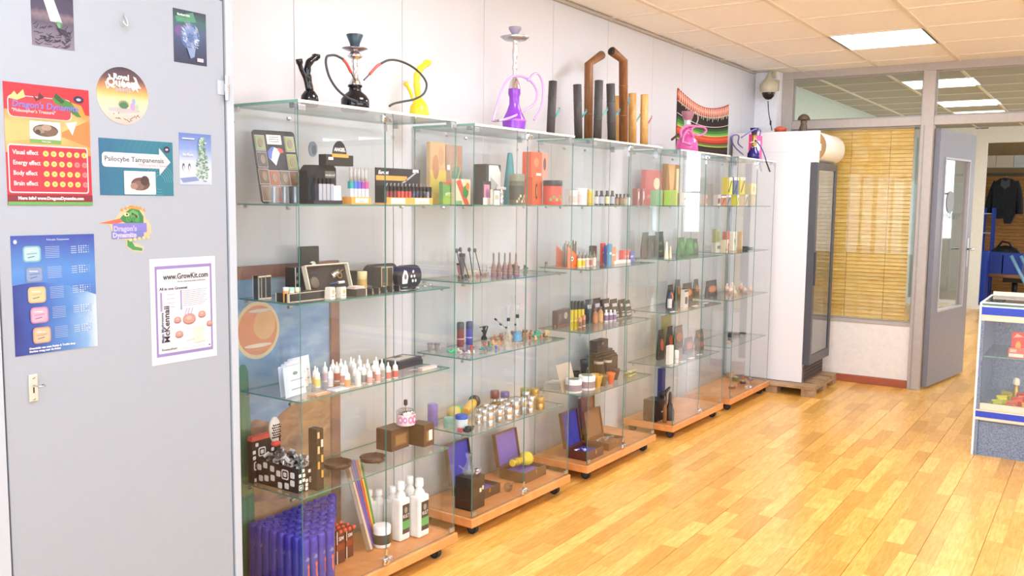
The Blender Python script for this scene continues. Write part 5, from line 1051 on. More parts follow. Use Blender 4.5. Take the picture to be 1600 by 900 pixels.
for k, (a, b, yt, c, art) in enumerate(((1062, 1071, 301, 'e8e6de', [('r', -.5, .5, .45, .6, '5a5a58')]), (1076, 1086, 303, '7a8a94', []), (1103, 1112, 305, 'd0b0a4', [('r', -.3, .3, .2, .7, '9a6a5a')]), (1112, 1124, 304, 'ece6e0', [('r', -.35, .35, .2, .65, '7a5a54')]))):
    carton('small_tub_box', ('white box with dark stripe right of the lime boxes', 'grey blue box in the middle of the fourth cabinet', 'rose brown box toward the right of the fourth cabinet', 'white box with dark brown label at the right of the fourth cabinet')[k], B1, S1, a, b, yt, c, X=-2.27, d=.03, art=art)
# shelf 2 cab 4
for k, (a, b, yt, yb_, c, l) in enumerate(((1002, 1013, 363, 0, '5c5a4e', 'olive grey'), (1012, 1023, 368, 0, '4a4a3c', 'dark olive'), (1022, 1036, 362, 0, '2f322a', 'almost black'))):
    pouch('tea_pouch', '%s tall standing pouch in the group of three' % l, 'pouch', S2, a, b, yt, c, X=-2.40+.02*k, art=[('r', -.2, .2, .2, .6, '6a6a54')])
lath('cream_candle', 'slim cream candle shaped carton with pointed top', 'candle', S2, 1041, 7, 378, 'cone', ('efe4cc', 'd9c8a8'), yb=404)
lath('cream_candle', 'second slim cream piece right of the pointed one', 'candle', S2, 1047, 5.5, 384, 'cone', ('e6d9bc', 'd9c8a8'), yb=403)
for k, (a, b) in enumerate(((1058, 1069), (1071, 1082), (1084, 1094))):
    pouch('green_pouch', 'low green and black pouch, %s from the left in the fourth cabinet' % ORD[k], 'pouch', S2, a, b, 371+k, ('2f6a34', '3a7d3a', '2a3f2e')[k], X=-2.33, art=[('o', 0, .55, .25, .2, '4f9a3f')])
for k, (a, b, yt, c, art, l) in enumerate(((1103, 1119, 380, 'e6dfd2', [('r', -.25, .25, .35, .7, '6a6a66')], 'cream box with a grey window'), (1104, 1118, 358, 'b9b884', [('r', -.3, .3, .1, .8, '8f9a5a')], 'green striped box on top of cream box'))):
    if k == 1: carton('seed_box', l, B1, S2+fit(1103, 1119, 380, S2, X=-2.27, d=.03)[2]+.001, a, b, yt, c, X=-2.27, d=.03, art=art)
    else: carton('seed_box', l, B1, S2, a, b, yt, c, X=-2.27, d=.03, art=art)
# shelf 3 cab 4
MED = [('o', 0, .5, .36, .2, 'c9703a'), ('o', 0, .5, .24, .13, 'e08a4a')]
for k, (a, b, yt, X) in enumerate(((1042, 1051, 445, -2.30), (1054, 1062, 437, -2.43), (1072, 1080, 438, -2.42), (1078, 1093, 440, -2.36), (1096, 1114, 439, -2.33))):
    pouch('medallion_pouch', 'black pouch with a round orange medallion, %s from the left on the third shelf' % ORD[k], 'pouch', S3, a, b, yt, '2c2520', X=X, art=MED, group='medallion pouches on the third shelf')
lath('figure_bottle', 'small dark blue bottle with white figure label before the pouches', 'bottle', S3, 1046, 7, 452, 'bottle', ('3a4a6a', '2a2a2e', 'd9d4cc'), yb=485)
carton('white_window_box', 'white carton with a blue window in front of the pouches', B1, S3, 1063, 1075, 453, 'e2dcd2', yb=481, d=.025, art=[('r', -.3, .3, .2, .6, '3f4660'), ('r', -.5, .5, .88, 1, '4a6a64')])
for k in range(4):
    P = at(1052+k*17, 487-k*4.5, z=S3); t = thing('price_card', 'flat white price card on the third shelf edge, %s from the left' % ORD[k], 'card', P, FACE, 'white price cards')
    MB().box(-.03, .03, -.012, .012, 0, .0012, M('f4f0e6', .5)).build('card', t); MB().box(-.02, .02, -.004, -.002, .0012, .0015, M('9a948a', .5)).build('print', t)
# shelf 4 cab 4
pouch('olive_bag', 'tall olive green crumpled bag at the left of the fourth cabinet', 'bag', S4, 1031, 1048, 492, '8a8246', X=-2.42, art=[])
for k, (a, b, yt, X) in enumerate(((1027, 1036, 515, -2.33), (1041, 1050, 510, -2.36), (1056, 1070, 508, -2.42), (1068, 1082, 527, -2.28), (1086, 1098, 515, -2.40), (1087, 1098, 527, -2.27))):
    pouch('medallion_pouch', 'dark brown pouch with red brown medallion, %s from the left on the fourth shelf' % ORD[k], 'pouch', S4, a, b, yt, '3a2b22', X=X, art=[('o', 0, .5, .34, .2, 'a8502f')], group='medallion pouches on the fourth shelf')
carton('white_tall_box', 'tall white carton at the front left of the fourth shelf', B1, S4, 1040, 1052, 540, 'efe9e0', yb=570, d=.025)
lath('white_tube', 'white tube with small print near the front edge', 'tube', S4, 1057, 6.5, 547, 'tube', ('efe9e4', 'f4f2ee', '8a94a0'), yb=567)
for k in range(4):
    P = at(1054+k*13, 570-k*5.3, z=S4); t = thing('price_card', 'flat white price card on the fourth shelf edge, %s from the left' % ORD[k], 'card', P, FACE, 'white price cards lower shelf')
    MB().box(-.028, .028, -.012, .012, 0, .0012, M('f4f0e6', .5)).build('card', t); MB().box(-.02, .02, -.004, -.002, .0012, .0015, M('9a948a', .5)).build('print', t)
# bottom cab 4
carton('black_tall_box', 'tall black carton with small white labels at the near corner', B1, S0, 1022, 1036, 625, '1f1c22', yb=658, d=.09, art=[('r', .1, .4, .35, .42, 'e8e0d4')])
carton('blue_tall_box', 'deep blue upright box behind the black carton', B1, S0, 1024, 1036, 575, '2f3270', X=-2.44, d=.03)
lath('brown_vase', 'dark brown glossy vase with round base', 'vase', S0, 1046, 15, 612, 'spire', ('2f1f1c', '4a3026'), yb=661)
lath('amber_bottle', 'slim amber glass bottle beside the dark vase', 'bottle', S0, 1038.5, 6, 625, 'bottle', ('8a5a2e', '5a3a20'), yb=660)
ppl('long_black_pipe', 'long black pipe resting slanted on the black carton', colx(1040, -2.30, S0), [(-.07, .0, .12), (.0, .0, .15), (.05, 0, .165)], .012, '221d20', rs=[.016, .011, .008], bowl=(-.07, 0, .12, .02))
t = bpy.data.objects[[o.name for o in bpy.data.objects if o.name.startswith('long_black_pipe')][0]]; MB().cyl(.004, 0, .15, BLACK, 8).build('stand_rod', t); MB().cyl(.022, 0, .004, BLACK, 16).build('stand_foot', t)
for k, x in enumerate((1085, 1100, 1112)):
    carton('flat_clear_box', 'flat clear plastic box lying on the base board, %s from the left' % ORD[k], B1, S0, x, x+11, 640-k*6, GLASS_C, X=-2.33, d=.05, art=[('r', -.3, .3, .3, .7, 'd9d0c4')])
# ================================================================ CABINET 5
yb5 = [('e9dc3a', 'yellow'), ('4f6a94', 'blue grey'), ('e9d83c', 'bright yellow')]
low = [(1126, 1134, 306, 'd9694a', 'orange red'), (1134, 1142, 305, '9a94a0', 'grey violet'), (1142, 1154, 305, 'e6de4a', 'yellow and white'), (1155, 1168, 304, 'ecd9b8', 'pale orange and cream')]
for k, (a, b, yt, c, l) in enumerate(low):
    carton('protein_tub', '%s tub in the lower row of the farthest cabinet' % l, 'tub', S1, a, b, yt, c, X=-2.27, d=.045, art=[('p', [(-.4, .1), (-.2, .1), (.4, .8), (.2, .8)], '3a3a38'), ('r', -.5, .5, .8, 1, 'f0ece6')])
zz = S1+.082
for k, (a, b, c, l) in enumerate(((1136, 1144, 'e9dc3a', 'yellow'), (1145, 1154, '4f6a94', 'blue'), (1155, 1164, 'e2cf3a', 'gold yellow'))):
    f0 = fit(low[min(k+1, 3)][0], low[min(k+1, 3)][1], 304, S1, X=-2.27, d=.045)
    carton('protein_tub', '%s tub in the upper row of the farthest cabinet' % l, 'tub', S1+f0[2]+.001, a, b, 277, c, X=-2.275, d=.045, art=[('p', [(-.4, .1), (-.2, .1), (.4, .8), (.2, .8)], '2f2f30'), ('r', -.5, .5, .82, 1, 'f0ece0')])
for k, (a, b, yt, c, l) in enumerate(((1183, 1193, 305, 'e9d9b0', 'pale yellow'), (1193, 1202, 303, 'e0a89a', 'salmon'))):
    carton('wafer_box', '%s carton at the right end of the farthest cabinet' % l, B1, S1, a, b, yt, c, X=-2.25, d=.04, art=[('r', -.3, .3, .3, .6, 'f4ece4')])
f0 = fit(1183, 1193, 305, S1, X=-2.25, d=.04); carton('wafer_box', 'light yellow printed carton stacked at the right end', B1, S1+f0[2]+.001, 1184, 1200, 288, 'ece0a8', X=-2.25, d=.04, art=[('o', 0, .5, .2, .3, 'c9c46a')])
for k, (a, b, yt, c, art, l) in enumerate(((1128, 1139, 362, 'c05a50', [('r', -.3, .3, .4, .6, 'efd0c8')], 'red and cream box'), (1139, 1150, 362, 'efe6d4', [('o', 0, .5, .15, .15, '5a4a3a')], 'cream box with dark oval'), (1126, 1137, 375, 'ead9c4', [('r', -.4, .4, .1, .3, 'b8a48a')], 'pale beige box'), (1152, 1160, 362, 'c9a878', [('r', -.3, .3, .2, .8, 'e6d0a4')], 'tan patterned box'))):
    carton('smokeware_box', '%s on the second shelf of the farthest cabinet' % l, B1, S2, a, b, yt, c, X=-2.28 if k != 2 else -2.235, d=.03, art=art)
for k, (a, b) in enumerate(((1160, 1169), (1178, 1189))): carton('dark_pack', 'small charcoal pack on the second shelf, %s one' % ('left' if k == 0 else 'right'), 'pack', S2, a, b, 385, '4a4a48', X=-2.26, d=.04, art=[('r', -.4, .4, .4, .5, '8a8a84')])
r_ = random.Random(5)
for k in range(10):
    x = 1136+k*5.4; X = -2.33+.072*(k % 3-1)
    P = colx(x, X, S3); t = thing('pink_sweet_bag', 'clear bag of pink and cream contents, %s from the left in the heap' % ORD[k], 'bag', P, FACE+r_.uniform(-.5, .5), 'pink bags heap')
    s = .033; MB().ball(s, (0, 0, s*.62), M(('e6b8a4', 'efd0c0', 'e8c8b0', 'f0dccf')[k % 4], .3), 10, sx=.85, sy=.6, sz=.62).build('bag', t); MB().box(-.014, .014, -.003, .003, s*1.22, s*1.22+.018, M('f4e6dc', .3)).build('bag_top', t)
for k, (x, l, c) in enumerate(((1142, 'dark ribbed', '2f2f30'), (1151, 'black', '232325'), (1172, 'wide black', '2a2a2c'), (1183, 'grey', '77726e'))): lath('metal_canister', '%s canister on the fourth shelf of the farthest cabinet' % l, 'canister', S4, x, 10 if k != 2 else 13, 520, 'tin', (c, c), X=-2.31)
for k in range(5): lath('clear_jar', 'small clear jar with beige content, %s from the left on the fourth shelf' % ORD[k], 'jar', S4, 1137.5+k*9.2, 7, 532-k, 'jar', ('c9b4a0', 'a89884'), X=-2.24, group='small clear jars in the farthest cabinet')
r_ = random.Random(9)
for k in range(9):
    c, n = (('8a4a30', 'brick brown'), ('6a7a4a', 'moss green'), ('b89a6a', 'sand'), ('4a4a52', 'slate'), ('a8603a', 'rust'), ('d0c4b4', 'pale'), ('7a5a6a', 'mauve'), ('5a6a7a', 'steel blue'), ('c9a04a', 'ochre'))[k]
    P = colx(1144+k*5.6, -2.235-.08*(k % 3), S0); t = thing('small_pouch', '%s little pouch scattered on the base board of the farthest cabinet' % n, 'pouch', P, FACE+r_.uniform(-.7, .7))
    MB().box(-.025, .025, -.018, .018, 0, .018+.012*(k % 3), M(c, .4), bev=.004).build('body', t); MB().box(-.015, .015, -.008, .008, .018+.012*(k % 3), .019+.012*(k % 3), M('d9cfc0', .5)).build('print', t)
# ================================================================ ON TOP OF THE CABINETS
TP = ZT+.0006
def world_pts(pts, X):   # picture points on the plane x = X
    return [at(a, b, x=X) for a, b in pts]
def smooth(pts, n=4):
    P = [Vector(p) for p in pts]; P = [P[0]]+P+[P[-1]]; out = []
    for i in range(1, len(P)-2):
        for k in range(n):
            t = k/n; a, b, c, d = P[i-1], P[i], P[i+1], P[i+2]
            out.append(.5*((2*b)+(c-a)*t+(2*a-5*b+4*c-d)*t*t+(3*b-a-3*c+d)*t**3))
    out.append(P[-2]); return out
def bong(label, X, basepx, wpx, ytop_base, main, side, m, rs, rside, top):
    P, r, h = fitr(basepx, wpx, ytop_base, TP, X=X); P.x = X
    t = thing('water_pipe', label, 'water pipe', P, 0)
    MB().lathe([(r*.7, 0), (r*.85, h*.04), (r, h*.35), (r*.92, h*.68), (r*.6, h*.92), (r*.42, h)], m, 22).build('base', t)
    pts = [p-P for p in world_pts(main, X)]; MB().tube(smooth(pts), .01, m, 12, rs=None if rs is None else [rs[0]+(rs[1]-rs[0])*abs(math.sin(k*.9))*.7 for k in range(len(smooth(pts)))]).build('neck', t)
    pts = [p-P for p in world_pts(side, X)]; q = smooth(pts); MB().tube(q, .01, m, 10, rs=[rside*(1 if k < len(q)-3 else 1.5) for k in range(len(q))]).build('side_stem', t)
    MB().lathe([(top, -.006), (top*1.25, 0), (top*1.2, .008), (top*.9, .008)], m, 14, T=Matrix.Translation(world_pts([main[-1]], X)[0]-P)).build('mouth', t)
    return t
bong('small glossy black water pipe at the left end of the nearest cabinet top', -2.33, 484, 28, 141, [(485, 145), (482, 125), (480, 112), (483, 98), (494, 89)], [(481, 140), (477, 122), (470, 106), (467, 92)], BLACKG, (.010, .0145), .0078, .012)
YE = M('f2d431', .3)
bong('bright yellow water pipe at the right end of the nearest cabinet top', -2.40, 655, 31, 156, [(655, 158), (652, 140), (651, 122), (656, 108), (668, 98)], [(646, 158), (642, 145), (637, 135), (634, 130)], YE, (.012, .016), .007, .014)
# black and steel hookah
X = -2.31; P, r, h = fitr(555, 44, 146, TP, X=X); P.x = X
t = thing('hookah', 'black and chrome hookah with two black hoses and red grips', 'hookah', P, 0)
def zr(py): return rowz(P, py)-P.z
MB().lathe([(r*.85, 0), (r, .006), (r*1.0, zr(156)), (r*.8, zr(149)), (r*.45, zr(143)), (r*.42, zr(137)), (r*.52, zr(136)), (r*.5, zr(133))], BLACKG, 28).build('base', t)
MB().lathe([(r*.44, zr(135)), (r*.42, zr(130)), (r*.28, zr(124)), (r*.2, zr(121)), (r*.24, zr(114)), (r*.16, zr(110)), (r*.25, zr(105)), (r*.17, zr(100)), (r*.27, zr(96)), (r*.18, zr(93)), (r*.5, zr(90)), (r*.55, zr(87.5)), (r*.3, zr(82)), (r*.22, zr(79))], CHROME, 22).build('stem', t)
MB().lathe([(r*.22, zr(82)), (r*.6, zr(79)), (r*.92, zr(76)), (r*.88, zr(75.5)), (r*.3, zr(78))], M('8a8088', .2, .8), 26).build('plate', t)
MB().lathe([(r*.28, zr(76)), (r*.36, zr(68)), (r*.6, zr(55)), (r*.56, zr(54)), (r*.3, zr(66)), (.001, zr(69))], M('2f4450', .4), 20).build('bowl', t)
HOSE = M('3a3c40', .5)
hp = [p-P for p in world_pts([(549, 127), (541, 114), (533, 101), (525, 93), (513, 88), (503, 88), (496, 91), (494, 103), (498, 122), (508, 140), (522, 153), (537, 160)], X+.0)]
for k, p in enumerate(hp): p.x += .02+.004*k
MB().tube(smooth(hp[3:]), .0042, HOSE, 10).build('hose', t); MB().tube(smooth(hp[0:2]), .003, M('4a4c50', .3), 8).build('hose_tip', t); MB().tube(smooth(hp[1:4]), .0052, M('c8534a', .35), 10).build('hose_grip', t)
hp = [p-P for p in world_pts([(562, 126), (570, 117), (580, 105), (585, 101), (597, 95), (612, 96), (630, 104), (645, 117), (653, 132), (648, 147), (632, 156), (612, 160), (598, 163), (590, 167)], X)]
for k, p in enumerate(hp): p.x += .02+.003*k; p.z = max(p.z, .006)
MB().tube(smooth(hp[3:]), .0042, HOSE, 10).build('hose', t); MB().tube(smooth(hp[0:2]), .003, M('4a4c50', .3), 8).build('hose_tip', t); MB().tube(smooth(hp[1:4]), .0052, M('c8534a', .35), 10).build('hose_grip', t)
# purple hookah
X = -2.32; P, r, h = fitr(803, 37, 180, TP, X=X); P.x = X
t = thing('hookah', 'tall purple glass hookah with steel tray and lilac hose', 'hookah', P, 0); PU = M('8a3fc0', .18)
MB().lathe([(r*.9, 0), (r, zr(191)), (r*.93, zr(186)), (r*.62, zr(174)), (r*.42, zr(163)), (r*.42, zr(152)), (r*.52, zr(147)), (r*.5, zr(139))], PU, 30).build('base', t)
MB().lathe([(r*1.0, zr(190)), (r*1.02, zr(188.5)), (r*1.0, zr(187))], M('b06ae0', .2), 30, cap=False).build('base_ring', t)
MB().lathe([(r*.52, zr(139)), (r*.46, zr(135)), (r*.36, zr(127)), (r*.2, zr(122)), (r*.16, zr(112)), (r*.24, zr(106)), (r*.15, zr(98)), (r*.22, zr(90)), (r*.24, zr(80)), (r*.16, zr(72)), (r*.2, zr(64))], CHROME, 24).build('stem', t)
MB().lathe([(r*.2, zr(64)), (r*.9, zr(63)), (r*1.22, zr(58)), (r*1.17, zr(57.5)), (r*.8, zr(61)), (r*.2, zr(62))], STEEL, 28).build('tray', t)
MB().lathe([(r*.22, zr(62)), (r*.26, zr(54)), (r*.52, zr(46)), (r*.52, zr(42.5)), (r*.4, zr(43)), (.001, zr(52))], M('9c92a6', .5), 22).build('bowl', t)
LI = M('cba8e6', .25)
hp = [p-P for p in world_pts([(761, 190), (768, 165), (776, 140), (786, 124), (798, 119), (812, 122), (825, 132), (831, 148), (826, 163), (812, 172), (797, 181), (780, 187), (770, 189)], X)]
for k, p in enumerate(hp): p.x += .03; p.z = max(.009, p.z)
MB().tube(smooth(hp), .0058, LI, 10).build('hose', t)
hp2 = [p-P for p in world_pts([(812, 127), (820, 118), (829, 117), (836, 135), (834, 165), (822, 188)], X)]
for p in hp2: p.x += .045; p.z = max(.009, p.z)
MB().tube(smooth(hp2), .0055, LI, 10).build('hose', t); MB().tube([hp[-1], hp[-1]+Vector((0, -.035, -.004))], .005, M('8a8078', .3, .6), 10).build('hose_tip', t)
# bamboo pipes
def bamboo(label, px_, py0, pts, X, rr, m, clip=None, disc=True):
    P = colx(px_, X, TP); P.x = X
    t = thing('bamboo_pipe', label, 'water pipe', P, 0)
    if disc: MB().lathe([(rr*1.9, 0), (rr*2.0, .003), (rr*1.7, .006)], M('56604a', .5), 18).build('foot', t)
    q = [p-P for p in world_pts(pts, X)]; q[0] = Vector((0, 0, .006)); b = MB()
    v = q[-1]-q[-2]; b.tube(q, rr, m, 14).build('tube', t)
    MB().tube([q[-1]-v.normalized()*.002, q[-1]+v.normalized()*.0012], rr*.8, M('2a2320', .6), 12).build('mouth', t)
    for s in (.35, .7): 
        c_ = q[0]+(q[1]-q[0])*s; MB().lathe([(rr*1.01, -.003), (rr*1.06, 0), (rr*1.01, .003)], m, 14, c_, cap=False).build('ring', t)
    if clip:
        x1, y1, x2, y2, c = clip; a, b_ = [p-P for p in world_pts([(x1, y1), (x2, y2)], X)]
        MB().tube([a, b_], .0045, M(c, .4), 8).build('clip', t); MB().lathe([(.003, 0), (.0055, .006), (.005, .012), (.0005, .006)], GLASS_C, 10, b_).build('glass_bowl', t)
    return t
CH = woodmat('charcoal_bamboo', '3a3838', '55514f', (30, 30, 2), .6); BB = woodmat('brown_bamboo', '6e4424', '94623a', (20, 20, 2), .45); LB = woodmat('light_bamboo', 'c08a45', 'dcae6c', (20, 20, 2), .45)
TEAL = '3fa3a3'
bamboo('straight charcoal black bamboo pipe standing alone on the left', 860, 200, [(860, 202), (864, 127)], -2.30, .0205, CH, (867, 183, 874, 172, TEAL), False)
bamboo('second charcoal bamboo pipe, left of the left bent brown one', 904, 210, [(904, 212), (902, 132)], -2.30, .0215, CH, (908, 185, 916, 174, TEAL))
bamboo('tall brown bamboo pipe bent to the right at its top', 919, 211, [(917, 213), (920, 100), (940, 86)], -2.36, .0235, BB)
bamboo('charcoal bamboo pipe between the two bent brown ones', 933, 212, [(933, 214), (936, 126)], -2.27, .0225, CH, (940, 182, 949, 171, '6fbfb0'))
bamboo('charcoal bamboo pipe just left of the right bent one', 956, 215, [(956, 217), (954, 131)], -2.28, .0235, CH, (960, 183, 968, 173, '2f9ab0'))
bamboo('tall brown bamboo pipe bent to the left at its top', 974, 216, [(974, 218), (974, 95), (956, 80)], -2.33, .0255, BB, (979, 167, 984, 155, '2f9ab0'))
bamboo('short light bamboo pipe half hidden behind charcoal pipe', 964, 214, [(965, 216), (963, 150)], -2.43, .017, LB)
bamboo('light bamboo pipe right of the right bent one', 988, 218, [(988, 220), (988, 146)], -2.365, .0245, LB, (992, 193, 1000, 181, '5fb08a'))
bamboo('light bamboo pipe, last one on the right', 1006, 221, [(1005, 223), (1007, 148)], -2.245, .0225, LB, (1010, 197, 1018, 184, 'a85a5a'))
t = thing('flat_tray', 'flat dark green tray lying under the edge beside the lock of second cabinet', 'tray', (-2.24, 3.60, TP), FACE); MB().box(-.06, .06, -.02, .02, 0, .003, M('5a7a62', .4)).build('plate', t); MB().box(-.06, .06, .018, .02, .003, .006, M('5a7a62', .4)).build('lip', t)
# pink hookah
X = -2.33; P, r, h = fitr(1073, 40, 208, TP, X=X); P.x = X
t = thing('hookah', 'pink glass hookah wrapped in its pink hose before the striped blanket', 'hookah', P, 0); PK = M('dd5ea8', .15)
MB().lathe([(r*.75, 0), (r*.9, .008), (r*.8, zr(220)), (r*.45, zr(212)), (r*.4, zr(205)), (r*.46, zr(200))], PK, 24).build('base', t)
MB().lathe([(r*.4, zr(204)), (r*.3, zr(198)), (r*.25, zr(192)), (r*.3, zr(187))], CHROME, 18).build('stem', t)
MB().lathe([(r*.3, zr(188)), (r*.42, zr(182)), (r*.5, zr(175)), (r*.48, zr(174)), (r*.3, zr(184)), (.001, zr(185))], M('a4707f', .35), 18).build('bowl', t)
hp = [p-P for p in world_pts([(1058, 222), (1056, 205), (1066, 197), (1082, 198), (1093, 200), (1095, 206), (1086, 212), (1076, 210), (1072, 203), (1079, 197)], X)]
for k, p in enumerate(hp): p.x += .035; p.z = max(p.z, .008)
MB().tube(smooth(hp), .0078, M('d673ae', .25), 10).build('hose', t)
hp = [p-P for p in world_pts([(1056, 222), (1068, 226), (1072, 215), (1064, 204), (1057, 212), (1055, 224)], X)]
for k, p in enumerate(hp): p.x += .05; p.z = max(p.z, .008)
MB().tube(smooth(hp), .0075, M('d673ae', .25), 10).build('hose', t); q = [p-P for p in world_pts([(1050, 218), (1060, 210)], X)]; MB().tube(q, .008, M('4a2c26', .4), 10).build('hose_tip', t)
q = [p-P for p in world_pts([(1082, 180), (1087, 175), (1091, 184), (1088, 194)], X)]; MB().tube(smooth(q), .0035, M('c9b6ae', .3), 8).build('charcoal_tongs', t)
# blue hookah with pink box
X = -2.36; P, w, h = fit(1174, 1189, 211, TP, X=X, d=.10)
t = carton('hookah_box', 'magenta pink carton with a white panel behind the blue hookah', 'carton', TP, 1168, 1189, 211, 'e8408f', X=-2.20, d=.03, art=[('r', -.1, .28, .4, .78, 'f0e4ea')]); t.location.y += .012
X = -2.19; P, r, h = fitr(1168, 19, 232, TP, X=X); P.x = X
t = thing('hookah', 'small dark blue hookah with long blue hose in front of the pink carton', 'hookah', P, 0); NB = M('27206e', .2)
MB().lathe([(r*.8, 0), (r*1.0, .008), (r*1.0, zr(240)), (r*.6, zr(234)), (r*.5, zr(230))], NB, 20).build('base', t)
MB().lathe([(r*.5, zr(231)), (r*.35, zr(226)), (r*.3, zr(214)), (r*.45, zr(211))], M('c9b060', .25, .7), 16).build('stem', t); MB().lathe([(r*.4, zr(211)), (r*.5, zr(206)), (r*.72, zr(201)), (r*.7, zr(200)), (.001, zr(207))], M('2a2450', .3), 16).build('bowl', t)
r_ = random.Random(6); b = MB()
for k in range(34):
    s = r_.uniform(.004, .009); b.box(-s, s, -s*.3, s*.3, -s*.5, s*.5, [M('e8e4da', .4), M('2a2a2e', .4), M('e07a3a', .4), M('d9c04a', .4), M('c9c9c9', .3)][k % 5], tr_(r_.uniform(-.018, .022), r_.uniform(-.030, .022), zr(228)+r_.uniform(-.014, .045)) @ Matrix.Rotation(r_.uniform(0, 3), 4, 'X'))
o = b.build('tassels', t); o['kind'] = 'stuff'
hp = [p-P for p in world_pts([(1157, 242), (1144, 230), (1138, 217), (1143, 211), (1150, 213), (1149, 224), (1156, 231)], X)]
for k, p in enumerate(hp): p.z = max(p.z, .006); p.x += .02
MB().tube(smooth(hp), .0048, M('4f4a9a', .3), 10).build('hose', t)
hp = [p-P for p in world_pts([(1154, 215), (1165, 208), (1176, 202), (1184, 204), (1183, 212)], X)]
for k, p in enumerate(hp): p.x += .02
MB().tube(smooth(hp), .0048, M('5a55a8', .3), 10).build('hose', t)
hp = [world_pts([q], x)[0]-P for q, x in zip([(1181, 219), (1189, 230), (1195, 244), (1197, 252), (1203, 268)], (-2.17, -2.14, -2.10, -2.095, -2.09))]
MB().tube(smooth(hp[:4]), .0045, M('4f4a8a', .3), 10).build('hose', t); MB().tube(hp[3:], .0055, M('4a3330', .4), 8).build('hose_tip', t)
# ================================================================ STRIPED BLANKET ON THE WALL
def PW(px, py): p = at(px, py, x=WX+.006); return p.y, p.z
y0, _ = PW(1059, 150); y1, _ = PW(1139, 150)
t = thing('striped_blanket', 'striped woven blanket in orange, black and green with white fringe, pinned to the wall', 'blanket', (WX+.004, (y0+y1)/2, 1.70), FACE)
w = y1-y0
def sag(u): return -.075*(1-(2*u-1)**2)*1.0-.02*u
bands = [(.0, 'b8483a'), (.012, 'd97a5c'), (.03, 'e89a7c'), (.048, 'd9694a'), (.065, 'b04432'), (.082, 'e8d8c4'), (.087, '3f3a26'), (.10, '241c18'), (.135, '2a1d19'), (.165, 'd9cfc0'), (.170, '231b18'), (.185, '2f4a24'), (.205, '3f7a33'), (.228, '6aa34a'), (.244, 'b9c46a'), (.252, 'c24a2e'), (.268, 'dd5a33'), (.285, 'c0432c'), (.305, '8a2f24'), (.322, '4a7a36'), (.336, 'b9c05a'), (.344, '2f2320'), (.365, '3a2c22'), (.385, '2c211d')]
ztop = PW(1059, 137)[1]-1.70; cb = MB(); n = 16
tot = .44
for k, (o_, c) in enumerate(bands):
    o2 = bands[k+1][0] if k+1 < len(bands) else tot
    vs = []; 
    for i in range(n+1):
        u = i/n; x = -w/2+u*w; s_ = sag(u)*(1-.9*o_/tot); s2 = sag(u)*(1-.9*o2/tot)
        vs += [(x, -.003-.003*sin(u*9), ztop-o_+s_), (x, -.003-.003*sin(u*9), ztop-o2+s2)]
    cb.add(vs, [(2*i, 2*i+1, 2*i+3, 2*i+2) for i in range(n)], M(c, .9), True)
    cb.add([(a, b_+.004, c_) for a, b_, c_ in vs], [(2*i+2, 2*i+3, 2*i+1, 2*i) for i in range(n)], M(c, .9), True)
cb.build('cloth', t)
for k in range(27):
    u = (k+.5)/27; x = -w/2+u*w; z_ = ztop+sag(u)-.006; L = .085+.012*sin(k*2.3)
    MB().tube([(x, -.009, z_), (x+.002, -.012, z_-L*.5), (x, -.010, z_-L)], .0024, M('efe6d8', .8), 5).build('fringe', t)
# ================================================================ CORNER: camera dome, fridge
P = at(1203, 118, y=7.30); t = thing('security_camera', 'cream dome security camera hanging in the corner above the refrigerator', 'camera', (P.x, 7.28, 0), 0)
def zc(py): return rowz((P.x, 7.28), py)
r = 12*7.7/1394*1.05
IV = M('c8bfa4', .45)
MB().lathe([(r*.72, zc(145)), (r*1.0, zc(141)), (r*1.02, zc(132)), (r*.7, zc(126)), (r*.45, zc(123)), (r*.3, zc(118)), (r*.1, zc(114))], IV, 26).build('housing', t)
MB().lathe([(.001, zc(156)), (r*.35, zc(155)), (r*.62, zc(151)), (r*.74, zc(146)), (r*.72, zc(144.5))], M('3a322c', .08, .6), 24).build('lens_dome', t)
MB().tube([(0, 0, zc(118)), (0, .03, zc(112)), (.0, .098, zc(111))], .008, IV, 8).build('arm', t); MB().box(-.03, .03, .085, .098, zc(120), zc(104), IV, bev=.004).build('wall_bracket', t)
MB().lathe([(r*.6, zc(141)), (r*.62, zc(125))], M('a89f88', .5), 16, (.03, .045, 0)).build('back_box', t)
q = world_pts([(0, 0)], -2.3); cb = at(1200, 158, y=7.28); pts = [at(a, b, y=7.28) for a, b in ((1200, 158), (1201, 175), (1204, 192), (1206, 204))]
base = pts[0]; t = thing('camera_cable', 'black cable hanging from the security camera to the refrigerator top', 'cable', base, 0); MB().tube(smooth([p-base for p in pts]), .004, BLACK, 7).build('wire', t); MB().lathe([(.003, -.02), (.008, -.012), (.008, .012), (.003, .02)], BLACK, 8, pts[2]-base).build('connector', t)
# refrigerator
FX0, FX1, FY0, FY1, FZ0, FZ1 = -2.50, -1.895, 6.80, 7.365, .085, 1.985
t = thing('display_fridge', 'tall white refrigerator with a dark framed glass door and curved sign on top', 'refrigerator', ((FX0+FX1)/2, (FY0+FY1)/2, FZ0), FACE)
FWm = M('e2e0e2', .35, mott=.1); W2 = (FY1-FY0)/2; D2 = (FX1-FX0)/2; H_ = FZ1-FZ0
b = MB(); b.box(-W2, W2, -D2+.0, D2, 0, H_, FWm, bev=.004); b.build('cabinet', t)
MB().box(-W2-.001, -W2+.0005, -D2+.01, D2-.01, H_-.153, H_-.149, M('d9d4d2', .5)).build('seam', t)
DF = M('4a4a50', .4); db = MB(); y0_, y1_ = -D2-.055, -D2-.002; zb_, zt_ = .14, H_-.235
for a in ((-W2, -W2+.045, zb_, zt_), (W2-.045, W2, zb_, zt_), (-W2+.045, W2-.045, zb_, zb_+.07), (-W2+.045, W2-.045, zt_-.05, zt_)): db.box(a[0], a[1], y0_, y1_, a[2], a[3], DF, bev=.002)
